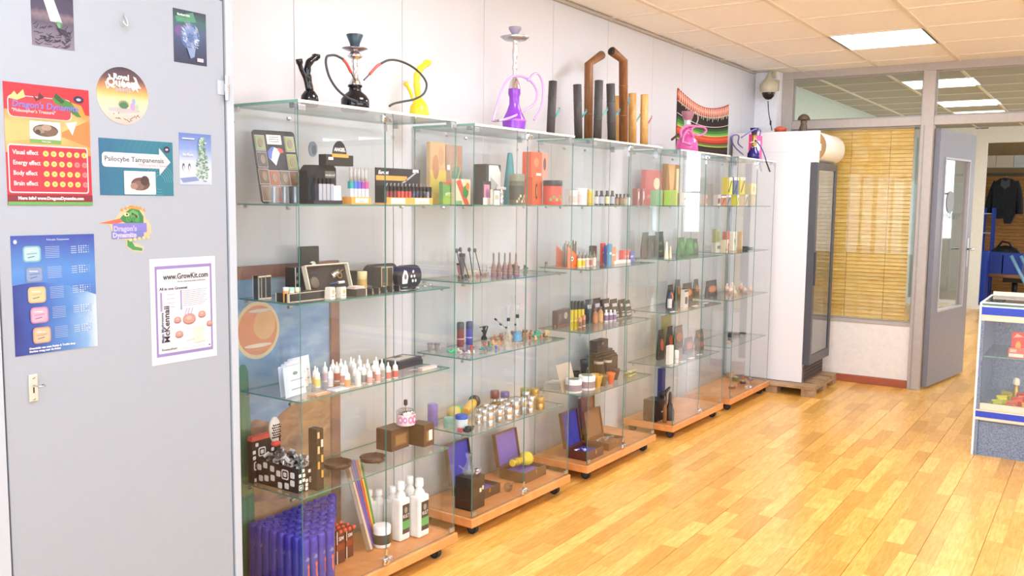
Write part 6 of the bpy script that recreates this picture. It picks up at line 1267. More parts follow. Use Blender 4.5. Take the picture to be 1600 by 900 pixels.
o = db.build('door', t)
MIR = glassmat('door_glass', (.6, .62, .6), 9)
MB().box(-W2+.045, W2-.045, y0_+.008, y0_+.016, zb_+.07, zt_-.05, MIR).build('door_glass', o)
MB().box(-W2+.004, -W2+.02, y0_-.014, y0_, .75, 1.0, M('35353a', .4), bev=.003).build('door_handle', o)
MB().box(-W2+.02, W2-.02, -D2-.012, -D2-.001, .01, .125, M('5a4a44', .6)).build('grille', t)
for k in range(4): MB().box(-W2+.03, W2-.03, -D2-.016, -D2-.012, .022+.026*k, .034+.026*k, M('3f3430', .6)).build('grille_slat', t)
MB().box(-W2-.002, -W2+.05, -D2-.05, -D2-.001, zt_+.003, H_+.0, M('f2ead8', .4)).build('sign_end_cap', t)
cb = MB(); z0_, z1_ = zt_+.01, H_-.003; pr = []
for k in range(11): a = -pi/2+pi*k/10; pr.append((-D2-.002-.095*cos(a), (z0_+z1_)/2+(z1_-z0_)/2*sin(a)))
vs = [(-W2+.05, y, z) for y, z in pr]+[(W2+.04, y, z) for y, z in pr]; n = len(pr)
cb.add(vs, [(i, i+1, n+i+1, n+i) for i in range(n-1)], M('f4ecda', .35), True); cb.add(vs, [list(range(n))[::-1], [n+i for i in range(n)]], M('8a6a44', .5)); cb.add(vs, [(0, n, 2*n-1, n-1)], FWm)
cb.build('sign_cover', t)
MB().box(-W2+.047, -W2+.0495, -D2-.06, -D2-.02, z0_+.08, z0_+.13, M('f2e6cc', .4)).build('bracket', t)
for k in range(5): MB().box(-W2+.05, W2-.05, -D2+.02-.021, -D2+.001, zb_+.25+.26*k, zb_+.26+.26*k, M('c9c9c4', .4)).build('inner_shelf', t)
# pallet
t = thing('wooden_pallet', 'low wooden pallet of planks under the refrigerator', 'pallet', (-2.14, 7.06, 0), 0); PWd = woodmat('pallet_wood', '8f6f50', 'b79874', (3, 14, 3), .7)
for k in range(4): MB().box(-.36, .36, -.36+.185*k, -.36+.185*k+.13, .058, .082, PWd, bev=.002).build('plank', t)
for x in (-.33, -.0, .27): 
    MB().box(x, x+.09, -.345, .34, .042, .0575, PWd).build('bearer', t)
    for y in (-.345, -.05, .24): MB().box(x, x+.09, y, y+.1, 0, .0415, PWd, bev=.002).build('block', t)
# things on the fridge
P = colx(1219, -2.30, FZ1); t = thing('red_basket', 'small orange red wicker pot on the refrigerator', 'pot', (P.x+.02, 7.03, FZ1+.001), 0)
P = Vector(t.location); r = .045
MB().lathe([(r*.9, 0), (r, .008), (r*1.0, .045), (r*.95, .05)], M('c9553a', .6), 20).build('pot', t); MB().lathe([(r*1.08, .048), (r*1.1, .055), (r*.7, .068), (r*.2, .074), (.001, .074)], M('d9694a', .6), 20).build('lid', t)
for k in range(3): MB().lathe([(r*1.0, .01+.012*k), (r*1.04, .014+.012*k), (r*1.0, .018+.012*k)], M('b8462f', .6), 20, cap=False).build('weave_ring', t)
t.location = (colx(1219, -2.26, FZ1).x, colx(1219, -2.26, FZ1).y, FZ1+.001)
P = colx(1255, -2.06, FZ1); P = Vector((-2.06, P.y, FZ1+.001)); t = thing('wooden_mushroom', 'dark carved wooden mushroom on the refrigerator', 'figurine', P, 0); MW = woodmat('dark_carved_wood', '4a3a2c', '6f5a45', (6, 6, 6), .6)
MB().lathe([(.026, 0), (.029, .01), (.028, .06), (.022, .085), (.026, .10), (.014, .115)], MW, 18).build('stem', t); MB().lathe([(.014, .112), (.046, .112), (.048, .12), (.036, .142), (.018, .155), (.001, .158)], MW, 22).build('cap', t)
MB().tube([(-.03, -.01, .0), (-.032, -.012, .02), (-.026, -.01, .06)], .003, MW, 6).build('sprig', t)
# power strip on the partition
p = at(1426, 435, y=BY-.006)
# ================================================================ COUNTER ON THE RIGHT
CYF = 5.73; cx0, cx1, cyb, ch = -.603, .95, 6.30, .893
t = thing('shop_counter', 'blue grey shop display counter with glass front and royal blue trim bands', 'counter', ((cx0+cx1)/2, (CYF+cyb)/2, 0), 0)
ox, oy = (cx0+cx1)/2, (CYF+cyb)/2; w2 = (cx1-cx0)/2; f_ = CYF-oy; bk = cyb-oy
def bluegrey():
    m = bpy.data.materials.new('blue_grey_laminate'); m.use_nodes = True; nt = m.node_tree; b = nt.nodes['Principled BSDF']
    tc = nt.nodes.new('ShaderNodeTexCoord'); n = nt.nodes.new('ShaderNodeTexNoise'); n.inputs['Scale'].default_value = 160; n.inputs['Detail'].default_value = 2; r = nt.nodes.new('ShaderNodeValToRGB')
    r.color_ramp.elements[0].position = .35; r.color_ramp.elements[1].position = .65; r.color_ramp.elements[0].color = lin('5d6a80')+(1,); r.color_ramp.elements[1].color = lin('8290a6')+(1,)
    nt.links.new(tc.outputs['Object'], n.inputs['Vector']); nt.links.new(n.outputs['Fac'], r.inputs[0]); nt.links.new(r.outputs[0], b.inputs['Base Color']); b.inputs['Roughness'].default_value = .5; return m
BG = bluegrey(); RB = M('2340b8', .35); BE = M('dccdb8', .45); WE = M('eeeae8', .4)
MB().box(-w2+.012, -w2+.03, f_, bk, 0, ch-.02, BG).build('side_board', t); MB().box(w2-.03, w2-.012, f_, bk, 0, ch-.02, BG).build('side_board', t)
MB().box(-w2, -w2+.0118, f_-.004, bk, 0, ch-.0, WE, bev=.002).build('edge_strip', t); MB().box(w2-.0118, w2, f_-.004, bk, 0, ch, WE, bev=.002).build('edge_strip', t)
MB().box(-w2+.031, w2-.031, f_+.012, f_+.03, 0, .20, BG).build('plinth_panel', t)
MB().box(-w2+.031, w2-.031, f_+.03, bk-.02, .20, .215, BE).build('deck', t)
b = MB(); b.box(-w2+.013, w2-.013, f_-.004, f_+.011, .212, .228, BE); b.build('trim_strip', t); b = MB(); b.box(-w2+.013, w2-.013, f_-.006, f_+.011, .229, .262, RB); b.build('trim_band', t)
MB().box(-w2+.013, w2-.013, f_-.004, f_+.028, .263, .272, BE).build('trim_strip', t); MB().prism([(0, 0)]*0 or [(-w2+.031, .273), (w2-.031, .273), (w2-.031, .31), (-w2+.031, .31)], f_+.004, f_+.02, BE).build('ledge', t)
MB().box(-w2+.013, w2-.013, f_-.006, f_+.011, .825, .868, RB).build('trim_band', t); MB().box(-w2+.013, w2-.013, f_-.004, f_+.011, .790, .8245, BE).build('trim_strip', t); MB().box(-w2+.013, w2-.013, f_-.004, f_+.02, .8685, .876, WE).build('trim_strip', t)
MB().box(-w2+.031, w2-.031, bk-.02, bk-.004, .0, .87, BG).build('back_board', t)
gbox(MB(), -w2+.031, w2-.031, f_+.013, f_+.019, .311, .79, GLASS, GEDGE).build('front_glass', t)
gbox(MB(), -w2+.031, w2-.031, f_+.03, bk-.03, .576, .583, GLASS_S, GEDGE).build('glass_shelf', t)
gbox(MB(), -w2+.012, w2-.012, f_, bk, ch-.012, ch-.004, GLASS_S, GEDGE).build('top_glass', t)
b = MB(); b.box(-w2+.012, w2-.012, f_-.003, f_+.012, ch-.004, ch+.004, WE); b.box(-w2+.012, w2-.012, bk-.015, bk, ch-.004, ch+.02, M('e6dccb', .4)); b.build('top_rail', t)
def inbox(name, label, x1, x2, yt, z, Y, c, d=.06, art=()):
    a = at(x1, 500, y=Y); 
    def colY(px):
        py = 560
        for _ in range(8): P = at(px, py, y=Y); P.z = z; py = proj(P)[1]
        return P
    A_, B_ = colY(x1), colY(x2); h = rowz((A_+B_)/2, yt)-z; w = B_.x-A_.x
    t = thing(name, label, 'box', ((A_.x+B_.x)/2, Y+d/2, z), 0); MB().box(-w/2, w/2, -d/2, d/2, 0, h-.003, M(c, .4)).build('body', t); MB().box(-w/2+.001, w/2-.001, -d/2+.001, d/2-.001, h-.003, h, M(c, .4)).build('flap', t); prints(t, w, d, h, art); return t
inbox('red_carton', 'red carton with yellow round print on the counter glass shelf', 1579, 1606, 521, .5835, CYF+.12, 'd9483e', art=[('o', -.1, .45, .16, .2, 'e8b04a'), ('r', -.3, .3, .12, .2, 'f0d4c4'), ('p', [(-.4, .8), (-.2, .98), (.2, .85)], 'f0b8a4')])
inbox('red_carton', 'low red and white carton in front on the counter glass shelf', 1575, 1600, 545, .5835, CYF+.045, 'd9604e', d=.04, art=[('r', -.45, .45, .1, .45, 'efd4c8'), ('r', -.4, .0, .6, .9, 'e8b0a0')])
def colY(px, Y, z):
    py = 640
    for _ in range(8): P = at(px, py, y=Y); P.z = z; py = proj(P)[1]
    return P
r_ = random.Random(2)
for k, (px_, c, n) in enumerate(((1556, 'a8b03a', 'olive green'), (1563, 'c9c43a', 'yellow green'), (1571, 'b8a83a', 'mustard'), (1579, 'd06a4a', 'copper red'), (1588, 'c9482f', 'bright red'), (1596, 'b83a2a', 'deep red'), (1604, 'd9a04a', 'golden'))):
    P = colY(px_, CYF+.07+.085*(k % 3), .2155); t = thing('foil_bag', '%s shiny bag lying behind the lower counter trim' % n, 'bag', P, r_.uniform(-.5, .5))
    MB().box(-.030, .030, -.018, .018, 0, .10+.012*(k % 3), M(c, .25, .2), bev=.01).build('body', t); MB().box(-.03, .03, -.004, .004, .10+.012*(k % 3), .112+.012*(k % 3), M(c, .3, .2)).build('seal', t)
P = colY(1585, CYF+.30, .2155); t = thing('gold_bottle', 'bottle with gold neck and cream top standing behind red bags', 'bottle', P, 0)
MB().lathe([(.026, 0), (.028, .01), (.028, .10), (.014, .14), (.013, .17)], M('b08a3a', .2, .4), 18).build('body', t); MB().lathe([(.016, .168), (.02, .176), (.018, .20), (.012, .21)], M('efe4c4', .4), 16).build('cap', t)
# ================================================================ BACK ROOM
Yb = 16.3
def colYz(px, z, Y=Yb):
    py = 400
    for _ in range(8): P = at(px, py, y=Y); P.z = z; py = proj(P)[1]
    return P
def zat(py, px=1560, Y=Yb): return at(px, py, y=Y).z
# bamboo screen on the far wall, shelf with cornice, lit
zt1, zt0 = zat(262, Y=16.9), 0.03
xa, xb_ = at(1530, 300, y=16.9).x, at(1640, 300, y=16.9).x
t = thing('brown_screen', 'brown slatted screen hanging behind the jacket in far room', 'screen', ((xa+xb_)/2, 16.95, .02), 0); SCM = woodmat('screen_wood', 'a87438', 'cf9a58', (2, 6, 12), .5, rnd=.15)
for k in range(34): MB().box(-(xb_-xa)/2, (xb_-xa)/2, -.008, .008, k*.058, k*.058+.052, SCM).build('slat', t)
MB().box(-(xb_-xa)/2, (xb_-xa)/2, .0085, .012, 0, 34*.058, M('7a5430', .6)).build('backing', t)
t = thing('wall_cupboard', 'long white wall cupboard above the jacket in the far room', 'cupboard', ((xa+xb_)/2, 16.75, zat(262, Y=16.6)), 0)
hh = zat(243, Y=16.6)-zat(262, Y=16.6)
for k in range(4): MB().box(-(xb_-xa)/2+k*(xb_-xa)/4+.002, -(xb_-xa)/2+(k+1)*(xb_-xa)/4-.002, -.18, .12, 0.0, hh, M('e9ddca' if k < 2 else 'd9e4e6', .5), bev=.004).build('cupboard_door', t)
t = thing('clothes_rail', 'dark clothes rail with the jacket in the far room', 'rail', (at(1570, 275, y=Yb).x, Yb, 0), 0); L_ = 1.2; zr_ = zat(273)
MB().tube([(-.75, 0, zr_), (L_, 0, zr_)], .018, M('4a5a52', .4), 10).build('rail', t)
for x in (-.75, L_): MB().tube([(x, 0, .02), (x, 0, zr_)], .016, M('4a5a52', .4), 8).build('post', t); 
for x in (-.75, L_): MB().box(x-.03, x+.03, -.12, .12, 0, .03, M('4a5a52', .4)).build('foot', t)
P = at(1570, 280, y=Yb); t = thing('dark_jacket', 'dark denim jacket on a hanger on the far clothes rail', 'jacket', (P.x, Yb+0.0, zat(345)), 0)
jz = lambda py: zat(py)-zat(345); s_ = 1394/15.4/1.16; JM = woodmat('dark_denim', '15191f', '2a3038', (8, 8, 8), .85)
def jx(px_): return at(px_, 310, y=Yb).x-P.x
body = [(1553, 340), (1552, 300), (1553, 285), (1562, 279), (1570, 278), (1580, 280), (1588, 286), (1588, 335), (1582, 349), (1572, 349), (1570, 340), (1562, 342)]
MB().prism([(jx(a), jz(b)) for a, b in body], -.10, .10, JM).build('body', t)
for pts in ([(1557, 284), (1551, 300), (1547, 318), (1546, 336)], [(1584, 284), (1590, 300), (1593, 318), (1594, 334)]):
    q = [(jx(a), 0, jz(b)) for a, b in pts]; MB().tube(smooth(q), .06, JM, 10, rs=None).build('sleeve', t)
MB().prism([(jx(1563), jz(290)), (jx(1564), jz(279)), (jx(1570), jz(284)), (jx(1577), jz(279)), (jx(1578), jz(291)), (jx(1570), jz(296))], -.12, -.10, M('4a525c', .8)).build('collar', t)
MB().tube([(jx(1570), 0, jz(279)), (jx(1570), 0, jz(276)), (jx(1571), 0, jz(275))], .006, STEEL, 6).build('hanger_hook', t)
# table and crates
Yt = 14.9; zt_ = zat(428, Y=Yt)
xl = at(1530, 426, y=Yt).x
t = thing('oval_table', 'brown topped table with black legs carrying blue crates in the far room', 'table', (xl+.9, Yt+.3, 0), 0)
MB().lathe([(.9, zt_-.05), (.92, zt_-.03), (.9, zt_)], M('a87a58', .4), 36, sy=.5).build('tabletop', t)
for x in (-.45, .45): MB().tube([(x, 0, .02), (x, 0, zt_-.05)], .04, BLACK, 10).build('leg', t); 
for x in (-.45, .45): MB().box(x-.05, x+.05, -.3, .3, 0, .04, BLACK).build('foot', t)
MB().box(-.6, .6, -.15, .15, zt_-.13, zt_-.051, BLACK).build('under_frame', t)
def crate(label, x1, x2, yt, Y, z, c='1f3f9e'):
    a, b = colYz(x1, z, Y), colYz(x2, z, Y); w = b.x-a.x; h = rowz((a+b)/2, yt)-z; t = thing('blue_crate', label, 'crate', ((a.x+b.x)/2, Y, z), 0); m = M(c, .4); d = .3
    bb = MB(); bb.box(-w/2, w/2, -d/2, d/2, 0, .012, m)
    for q in ((-w/2, w/2, -d/2, -d/2+.01), (-w/2, w/2, d/2-.01, d/2), (-w/2, -w/2+.01, -d/2+.01, d/2-.01), (w/2-.01, w/2, -d/2+.01, d/2-.01)): bb.box(*q, .012, h, m)
    bb.build('shell', t); r = MB()
    for q in ((-w/2-.008, w/2+.008, -d/2-.008, -d/2), (-w/2-.008, w/2+.008, d/2, d/2+.008)): r.box(*q, h-.03, h, m)
    r.build('rim', t)
    for k in range(3): MB().box(-w/2+w*(.2+.3*k)-.008, -w/2+w*(.2+.3*k)+.008, -d/2-.008, -d/2, .02, h-.035, m).build('rib', t)
    return t
crate('blue crate on the left end of the far table', 1544, 1566, 394, Yt+.2, zt_+.001); crate('second blue crate right of the first on the far table', 1568, 1598, 396, Yt+.2, zt_+.001, '2347ae')
t = thing('black_bag', 'black bag lying on top of the blue crates', 'bag', (at(1567, 390, y=Yt+.2).x, Yt+.60, zt_+.001), 0); MB().ball(.16, (0, 0, .2), BLACK, 14, sx=1.5, sy=.6, sz=1.25).build('body', t); MB().tube([(-.12, 0, .35), (-.05, 0, .46), (.04, 0, .44), (.1, 0, .36)], .015, BLACK, 8).build('strap', t)
P = at(1598, 420, y=Yt-.55); t = thing('blue_chair', 'light blue folding chair leaning before the far table', 'chair', (P.x+.1, Yt-.6, 0), 0)
LBc = M('7fb4dc', .4)
zz = zat(427, Y=Yt-.6); zt2 = zat(404, Y=Yt-.6)
for s in (0, .12): MB().tube([(-.25+s, 0, zt2+.05), (.12+s, 0, .02)], .022, LBc, 8).build('leg', t)
MB().box(-.02, .42, -.02, .02, zz-.24, zz-.2, M('8a8a88', .5)).build('seat', t); MB().tube([(.4, .0, .02), (.2, 0, zz-.2)], .02, LBc, 8).build('leg', t)
# blue cupboard rack left
xa, xb_ = at(1524, 350, y=14.9).x, at(1540, 350, y=14.9).x
t = thing('blue_rack', 'tall blue framed rack at the left behind the white post', 'rack', ((xa+xb_)/2, 15.95, 0), 0); w2 = (xb_-xa)/2; RBm = M('1c3fae', .4); zt_r = zat(325, Y=15.2)
for x in (-w2, w2): 
    for y in (-.15, .15): MB().box(x-.015, x+.015, y-.015, y+.015, 0, zt_r, RBm).build('post', t)
for k in range(5): MB().box(-w2+.016, w2-.016, -.15, .15, .1+k*(zt_r-.2)/4, .115+k*(zt_r-.2)/4, M('c9d4e6', .4)).build('rack_shelf', t)
crate('blue box on the floor beneath the blue rack', 1522, 1540, 392, 14.75, .001, '1f45b8')
xa = at(1527, 280, y=15.1).x
t = thing('light_locker', 'narrow pale locker with dark side beside the clothes rail', 'locker', (xa-.3, 16.66, 0), 0); MB().box(-.2, .2, -.2, .2, .02, zat(285, Y=16.2), M('b9bcb6', .5), bev=.01).build('body', t); MB().box(-.17, .17, -.21, -.2, .06, zat(285, Y=16.2)-.04, M('9aa09a', .5)).build('locker_door', t)
# ================================================================ POSTERS ON THE CLOSET DOOR
def dk(c, f=.62):
    if not isinstance(c, str): return c
    o = ''
    for v in lin(c):
        v *= f; v = 12.92*v if v < .0031308 else 1.055*v**(1/2.4)-.055; o += '%02x' % int(round(max(0, min(1, v))*255))
    return o
_M0, _lin0 = M, lin
def M(c, *a, **k): return _M0(dk(c), *a, **k)      # printed inks: paper and ink reflect less than fresh paint
def poster(name, label, x0, x1, y0, y1, bg, cat='poster', shape=None, fold=0):
    """x0..x1 along the wall (world y), y0..y1 height in metres"""
    w, h = x1-x0, y1-y0
    t = thing(name, label, cat, (DX+.0006, (x0+x1)/2, y0), FACE)
    b = MB(); pl = shape(w, h) if shape else [(-w/2, 0), (w/2, 0), (w/2, h), (-w/2, h)]
    b.prism(pl, -.0004, .0004, bg if not isinstance(bg, str) else M(bg, .4)); b.build('sheet', t); return t, w, h
class Art:
    def __init__(s, w, h): s.mb = MB(); s.k = 0; s.w = w; s.h = h
    def _y(s): s.k += 1; return -.0005-.00002*s.k
    def r(s, a, b, c, d, m, rad=0):
        y = s._y(); w, h = s.w, s.h
        pl = rrect(a*w, b*w, c*h, d*h, rad*w, 3) if rad else [(a*w, c*h), (b*w, c*h), (b*w, d*h), (a*w, d*h)]
        s.mb.add([(x, y, z) for x, z in pl], [list(range(len(pl)))], col(m)); return s
    def o(s, x, z, rx, rz, m, n=18): 
        y = s._y(); s.mb.add([(a, y, b) for a, b in ellipse(x*s.w, z*s.h, rx*s.w, rz*s.h, n)], [list(range(n))], col(m)); return s
    def p(s, pts, m):
        a = sum(pts[i][0]*pts[(i+1) % len(pts)][1]-pts[(i+1) % len(pts)][0]*pts[i][1] for i in range(len(pts)))
        if a < 0: pts = pts[::-1]
        y = s._y(); s.mb.add([(x*s.w, y, z*s.h) for x, z in pts], [list(range(len(pts)))], col(m)); return s
    def line(s, pts, wd, m):
        for (a, b), (c, d) in zip(pts, pts[1:]):
            a_, b_, c_, d_ = a*s.w, b*s.h, c*s.w, d*s.h; L = hypot(c_-a_, d_-b_) or 1; nx, nz = -(d_-b_)/L*wd/2, (c_-a_)/L*wd/2
            y = s._y(); s.mb.add([(a_-nx, y, b_-nz), (c_-nx, y, d_-nz), (c_+nx, y, d_+nz), (a_+nx, y, b_+nz)], [(0, 1, 2, 3)], col(m))
        return s
    def done(s, t, name='print'): return s.mb.build(name, t)
    def top(s): return -.0005-.00002*(s.k+6)
def gradmat(name, stops, axis='Z', noise=0, scale=8):
    m = bpy.data.materials.new(name); m.use_nodes = True; nt = m.node_tree; b = nt.nodes['Principled BSDF']
    tc = nt.nodes.new('ShaderNodeTexCoord'); sp = nt.nodes.new('ShaderNodeSeparateXYZ'); nt.links.new(tc.outputs['Generated'], sp.inputs[0])
    src = sp.outputs[axis]
    if noise:
        n = nt.nodes.new('ShaderNodeTexNoise'); n.inputs['Scale'].default_value = scale; n.inputs['Detail'].default_value = 6; nt.links.new(tc.outputs['Generated'], n.inputs['Vector'])
        mm = nt.nodes.new('ShaderNodeMath'); mm.operation = 'MULTIPLY_ADD'; mm.inputs[1].default_value = noise; nt.links.new(n.outputs['Fac'], mm.inputs[0]); nt.links.new(src, mm.inputs[2])
        sb = nt.nodes.new('ShaderNodeMath'); sb.operation = 'SUBTRACT'; sb.inputs[1].default_value = noise/2; nt.links.new(mm.outputs[0], sb.inputs[0]); src = sb.outputs[0]
    r = nt.nodes.new('ShaderNodeValToRGB'); e = r.color_ramp.elements
    e[0].position = stops[0][0]; e[0].color = lin(dk(stops[0][1]))+(1,); e[1].position = stops[-1][0]; e[1].color = lin(dk(stops[-1][1]))+(1,)
    for p, c in stops[1:-1]: k = e.new(p); k.color = lin(dk(c))+(1,)
    nt.links.new(src, r.inputs[0]); nt.links.new(r.outputs[0], b.inputs['Base Color']); b.inputs['Roughness'].default_value = .4; return m
# positions measured on the door plane
def DPt(px, py): p = at(px, py, x=DX); return p.y, p.z
def ext(px0, py0, px1, py1): a, b = DPt(px0, py0), DPt(px1, py1); return a[0], b[0], b[1], a[1]
# 1 red effect poster
t, w, h = poster('effect_poster', 'red A4 poster with yellow effect ratings and a boxed brown truffle picture', 1.089, 1.299, 1.422, 1.709, gradmat('red_print', [(0, 'c8242e'), (.45, 'e0303a'), (1, 'd02a38')]))
A_ = Art(w, h); A_.r(-.5, .5, .43, .78, gradmat('sunrise_print', [(0, 'd9452f'), (.35, 'e0883a'), (.65, 'ecc27a'), (1, 'e6522f')], 'Z', .5, 3))
A_.p([(-.5, .70), (.1, .60), (.1, .57), (-.5, .52)], 'efc07a'); A_.p([(.5, .74), (.15, .62), (.15, .58), (.5, .50)], 'f08a4a')
A_.r(-.46, .28, .72, .90, 'f4e9ea', .06).p([(.2, .70), (.28, .60), (.34, .72)], 'f4e9ea'); A_.r(-.45, .27, .725, .895, 'e0404a', .055)
A_.p([(-.45, .87), (-.38, .93), (-.35, .90), (-.28, .95), (-.26, .89), (-.35, .86)], 'f0d88a').p([(-.18, .92), (-.12, .88), (-.10, .94), (-.04, .9), (-.14, .86)], '5a2a2a').p([(.05, .90), (.12, .93), (.2, .9), (.28, .88), (.36, .82), (.42, .76), (.34, .76), (.26, .80), (.16, .84), (.08, .86)], '4f8a3c').p([(.28, .88), (.40, .86), (.46, .76), (.42, .74), (.36, .80)], 'e8a03c').p([(.10, .95), (.2, .88), (.16, .86), (.07, .91)], '2f5a2f')
A_.o(.37, .91, .065, .032, '2a2a4a').o(.37, .91, .03, .012, 'c9c4d8')
A_.r(-.23, .14, .515, .705, '7fae5a').r(-.225, .135, .55, .70, 'f6f4f0').o(-.04, .625, .15, .052, '6a5648').o(-.10, .63, .07, .03, '9a8a74').o(.02, .615, .08, .035, '7d6553').o(-.03, .65, .06, .025, 'b59a86').o(-.13, .61, .03, .02, '4a3a30')
A_.r(-.48, .46, .10, .50, 'f7eef0', .03).r(-.467, .447, .11, .49, 'dd2f42', .025)
for j in range(4):
    z_ = .432-.085*j
    for i in range(6):
        full = i < (6, 4, 5, 5)[j]; x = -.05+.093*i
        A_.o(x, z_, .034, .024, 'f4dc7a' if full else 'e08a8a', 14).o(x, z_, .015, .010, 'dcae4a' if full else 'cf6a6a', 10)
A_.r(-.5, .5, .03, .085, '8a1f30').r(-.5, .5, 0, .028, '6fae5a'); A_.done(t)
yy = A_.top()
for j, s in enumerate(('Visual effect', 'Energy effect', 'Body effect', 'Brain effect')): text(s, .0148, M('fbf1f0', .5), t, -.43*w, (.418-.085*j)*h, yy, bold=.0003, sx=.84)
text("Dragon's Dynamite", .021, M('8b86de', .4), t, -.42*w, .805*h, yy, bold=.0004, italic=.15, sx=1.0); text('"Philosopher\'s Treasure"', .0105, M('f6d9dd', .5), t, -.42*w, .765*h, yy, bold=.0002)
text('More info? www.DragonsDynamite.com', .0105, M('fbf1f0', .5), t, 0, .045*h, yy, 'CENTER', bold=.0005, sx=.95); text('Psilocybe', .006, M('f8f8f8', .4), t, -.04*w, .525*h, yy, 'CENTER')
# 2 blue info poster
a0, a1 = 1.091, 1.300
t, w, h = poster('info_poster', 'blue A4 poster with a planet curve and five rounded picture tiles', a0, a1, 1.060, 1.349, gradmat('blue_sky_print', [(0, '2c3f9a'), (.3, '3f63c0'), (.55, '4f86d8'), (.7, '5a96e0'), (1, '3a4fae')], 'Z', .15, 3))
A_ = Art(w, h)
arc = [(-.5+.05*k, .565+.07*math.sin(pi*(k/20)*.95+.35)-.0045*k) for k in range(21)]
A_.p([(-.5, 0), (.5, 0), (.5, arc[-1][1])]+arc[::-1][1:]+[], gradmat('planet_print', [(0, '27358c'), (.3, '3c62bc'), (.65, '5a92da'), (.85, '8fbaea'), (1, 'd9eafa')], 'X', .3, 3))
cl_ = ['7fb8c9', '6a8cc0', 'd9b98a', 'c98ab0', 'dfa07f']; c2_ = ['b9dce0', '8fa4d0', 'e8cf9a', 'e6b4cc', 'efc4a0']
for j in range(5):
    x, z_ = -.265+.018*j, .845-.172*j
    A_.r(x-.105, x+.105, z_-.068, z_+.068, cl_[j], .04).r(x-.088, x+.088, z_-.056, z_+.056, c2_[j], .03).line([(x-.06, z_+.03), (x+.04, z_+.025)], .002, 'f0f4f8').line([(x-.06, z_), (x+.06, z_+.005)], .003, cl_[j]).line([(x-.05, z_-.03), (x+.03, z_-.02)], .002, '5a6a8a')
    for i in range(7): A_.line([(-.11+.018*j, z_+.055-.015*i), (.06+.06*((i*3) % 3)/3+.015*j, z_+.056-.015*i)], .0011, 'b9cdf2')
    for i in range(4):
        A_.line([(.2, z_+.05-.018*i), (.27, z_+.051-.018*i)], .0014, 'cfe0f6')
        for q in range(5): A_.o(.30+.03*q, z_+.053-.018*i, .009, .005, 'eef4fb' if q < 4-(i+j) % 3 else '8fb4e6', 6)
A_.o(-.46, .95, .022, .018, 'c9d4ee'); A_.done(t); yy = A_.top()
text('Psilocybe Tampanensis', .0062, M('dfe8f8', .5), t, -.1*w, .955*h, yy)
text('Overzicht: van onze Paddo & Truffel shop', .0068, M('f0f4fb', .5), t, -.35*w, .045*h, yy, bold=.0003); text('Sterkte: vraag naar de folder', .0068, M('f0f4fb', .5), t, -.35*w, .02*h, yy, bold=.0003)
# 3 teal poster
x0, x1, z0, z1 = ext(155, 217, 270, 306); z1 = 1.566; z0 = z1-.142; x1 = 1.530; x0 = 1.318
x0 = DPt(155, 260)[0]; x1 = DPt(270, 260)[0]; z1 = (DPt(155, 217)[1]+DPt(270, 221)[1])/2; z0 = (DPt(158, 305)[1]+DPt(270, 306)[1])/2
t, w, h = poster('truffle_poster', 'teal poster with white arrow banner and a small truffle photo', x0, x1, z0, z1, gradmat('teal_print', [(0, '2a6f94'), (.5, '2f7f9c'), (1, '2a8296')], 'X', .6, 5))
A_ = Art(w, h)
for k in range(5): A_.line([(.3+.2*cos(a)*(.4+.15*k)+.0, .25+.35*sin(a)*(.4+.15*k)) for a in [pi*.2*q for q in range(9)]], .0007, '8fc9d4')
for k in range(10): A_.line([(-.2+.07*k, .82), (-.17+.07*k, .9), (-.14+.07*k, .98)], .0006, '5fa4b4')
A_.r(-.47, .33, .50, .76, 'f2e4ee', .045).p([(.3, .38), (.46, .63), (.3, .88)], 'f2e4ee').r(-.46, .33, .515, .745, 'fbfafb', .042).p([(.3, .43), (.44, .63), (.3, .83)], 'fbfafb')
A_.o(.41, .86, .045, .06, '3a3050').o(.41, .86, .022, .02, 'd9cfe4').r(-.19, .24, .02, .44, 'f8f8f8', .01).o(.03, .21, .13, .12, '6f5048').o(.0, .18, .08, .09, '8a6a5c').o(.09, .27, .06, .09, '523a38').o(-.06, .17, .05, .06, 'a98a7a'); A_.done(t); yy = A_.top()
text('Psilocybe Tampanensis', .0185, M('4a5560', .5), t, -.44*w, .605*h, yy, bold=.0002, sx=1.02); text('"Philosopher\'s Stone"', .0105, M('c98aa8', .5), t, .0*w, .53*h, yy, italic=.15)
# 4 purple bordered sheet
x0, x1 = DPt(234, 480)[0], DPt(340, 480)[0]; z1 = DPt(236, 404)[1]; z0 = DPt(238, 571)[1]
t, w, h = poster('growkit_poster', 'white A4 sheet with purple border and pink mushrooms', 1.456, 1.669, .983, 1.276, 'f6f7fa')
A_ = Art(w, h); A_.r(-.43, .44, .07, .93, 'a08fd0').r(-.40, .41, .10, .90, 'f3f3f8', .012)
A_.r(-.36, -.33, .50, .68, 'b0a0d4').r(-.06, -.035, .50, .69, 'b0a0d4')
for i in range(4): A_.line([(-.26, .655-.04*i), (-.14, .656-.04*i)], .0012, '9a9aae')
for i in range(9): A_.line([(-.02, .68-.018*i), (.36-.03*(i % 3), .685-.018*i)], .0011, '8a8aa8')
for x, z_, r in ((-.11, .41, .055), (.07, .41, .10), (.27, .44, .06), (-.09, .27, .06), (.39, .34, .05)):
    A_.o(x, z_-.012, r*1.02, r*.5, 'b07a70').o(x, z_, r, r*.48, 'd6a298').o(x, z_+.004, r*.45, r*.2, 'e6c2b8')
for q in (-.02, .02, .07): A_.line([(q+.02, .44), (q+.06, .51)], .003, 'c4b4e0')
A_.r(.12, .3, .16, .32, 'f0ece0').line([(.02, .19), (.14, .2)], .001, 'c98a8a').line([(.15, .16), (.32, .17)], .001, 'c98a8a').line([(-.1, .12), (.3, .13)], .001, 'c4c4d4').o(.38, .125, .014, .008, '6a6a7a')
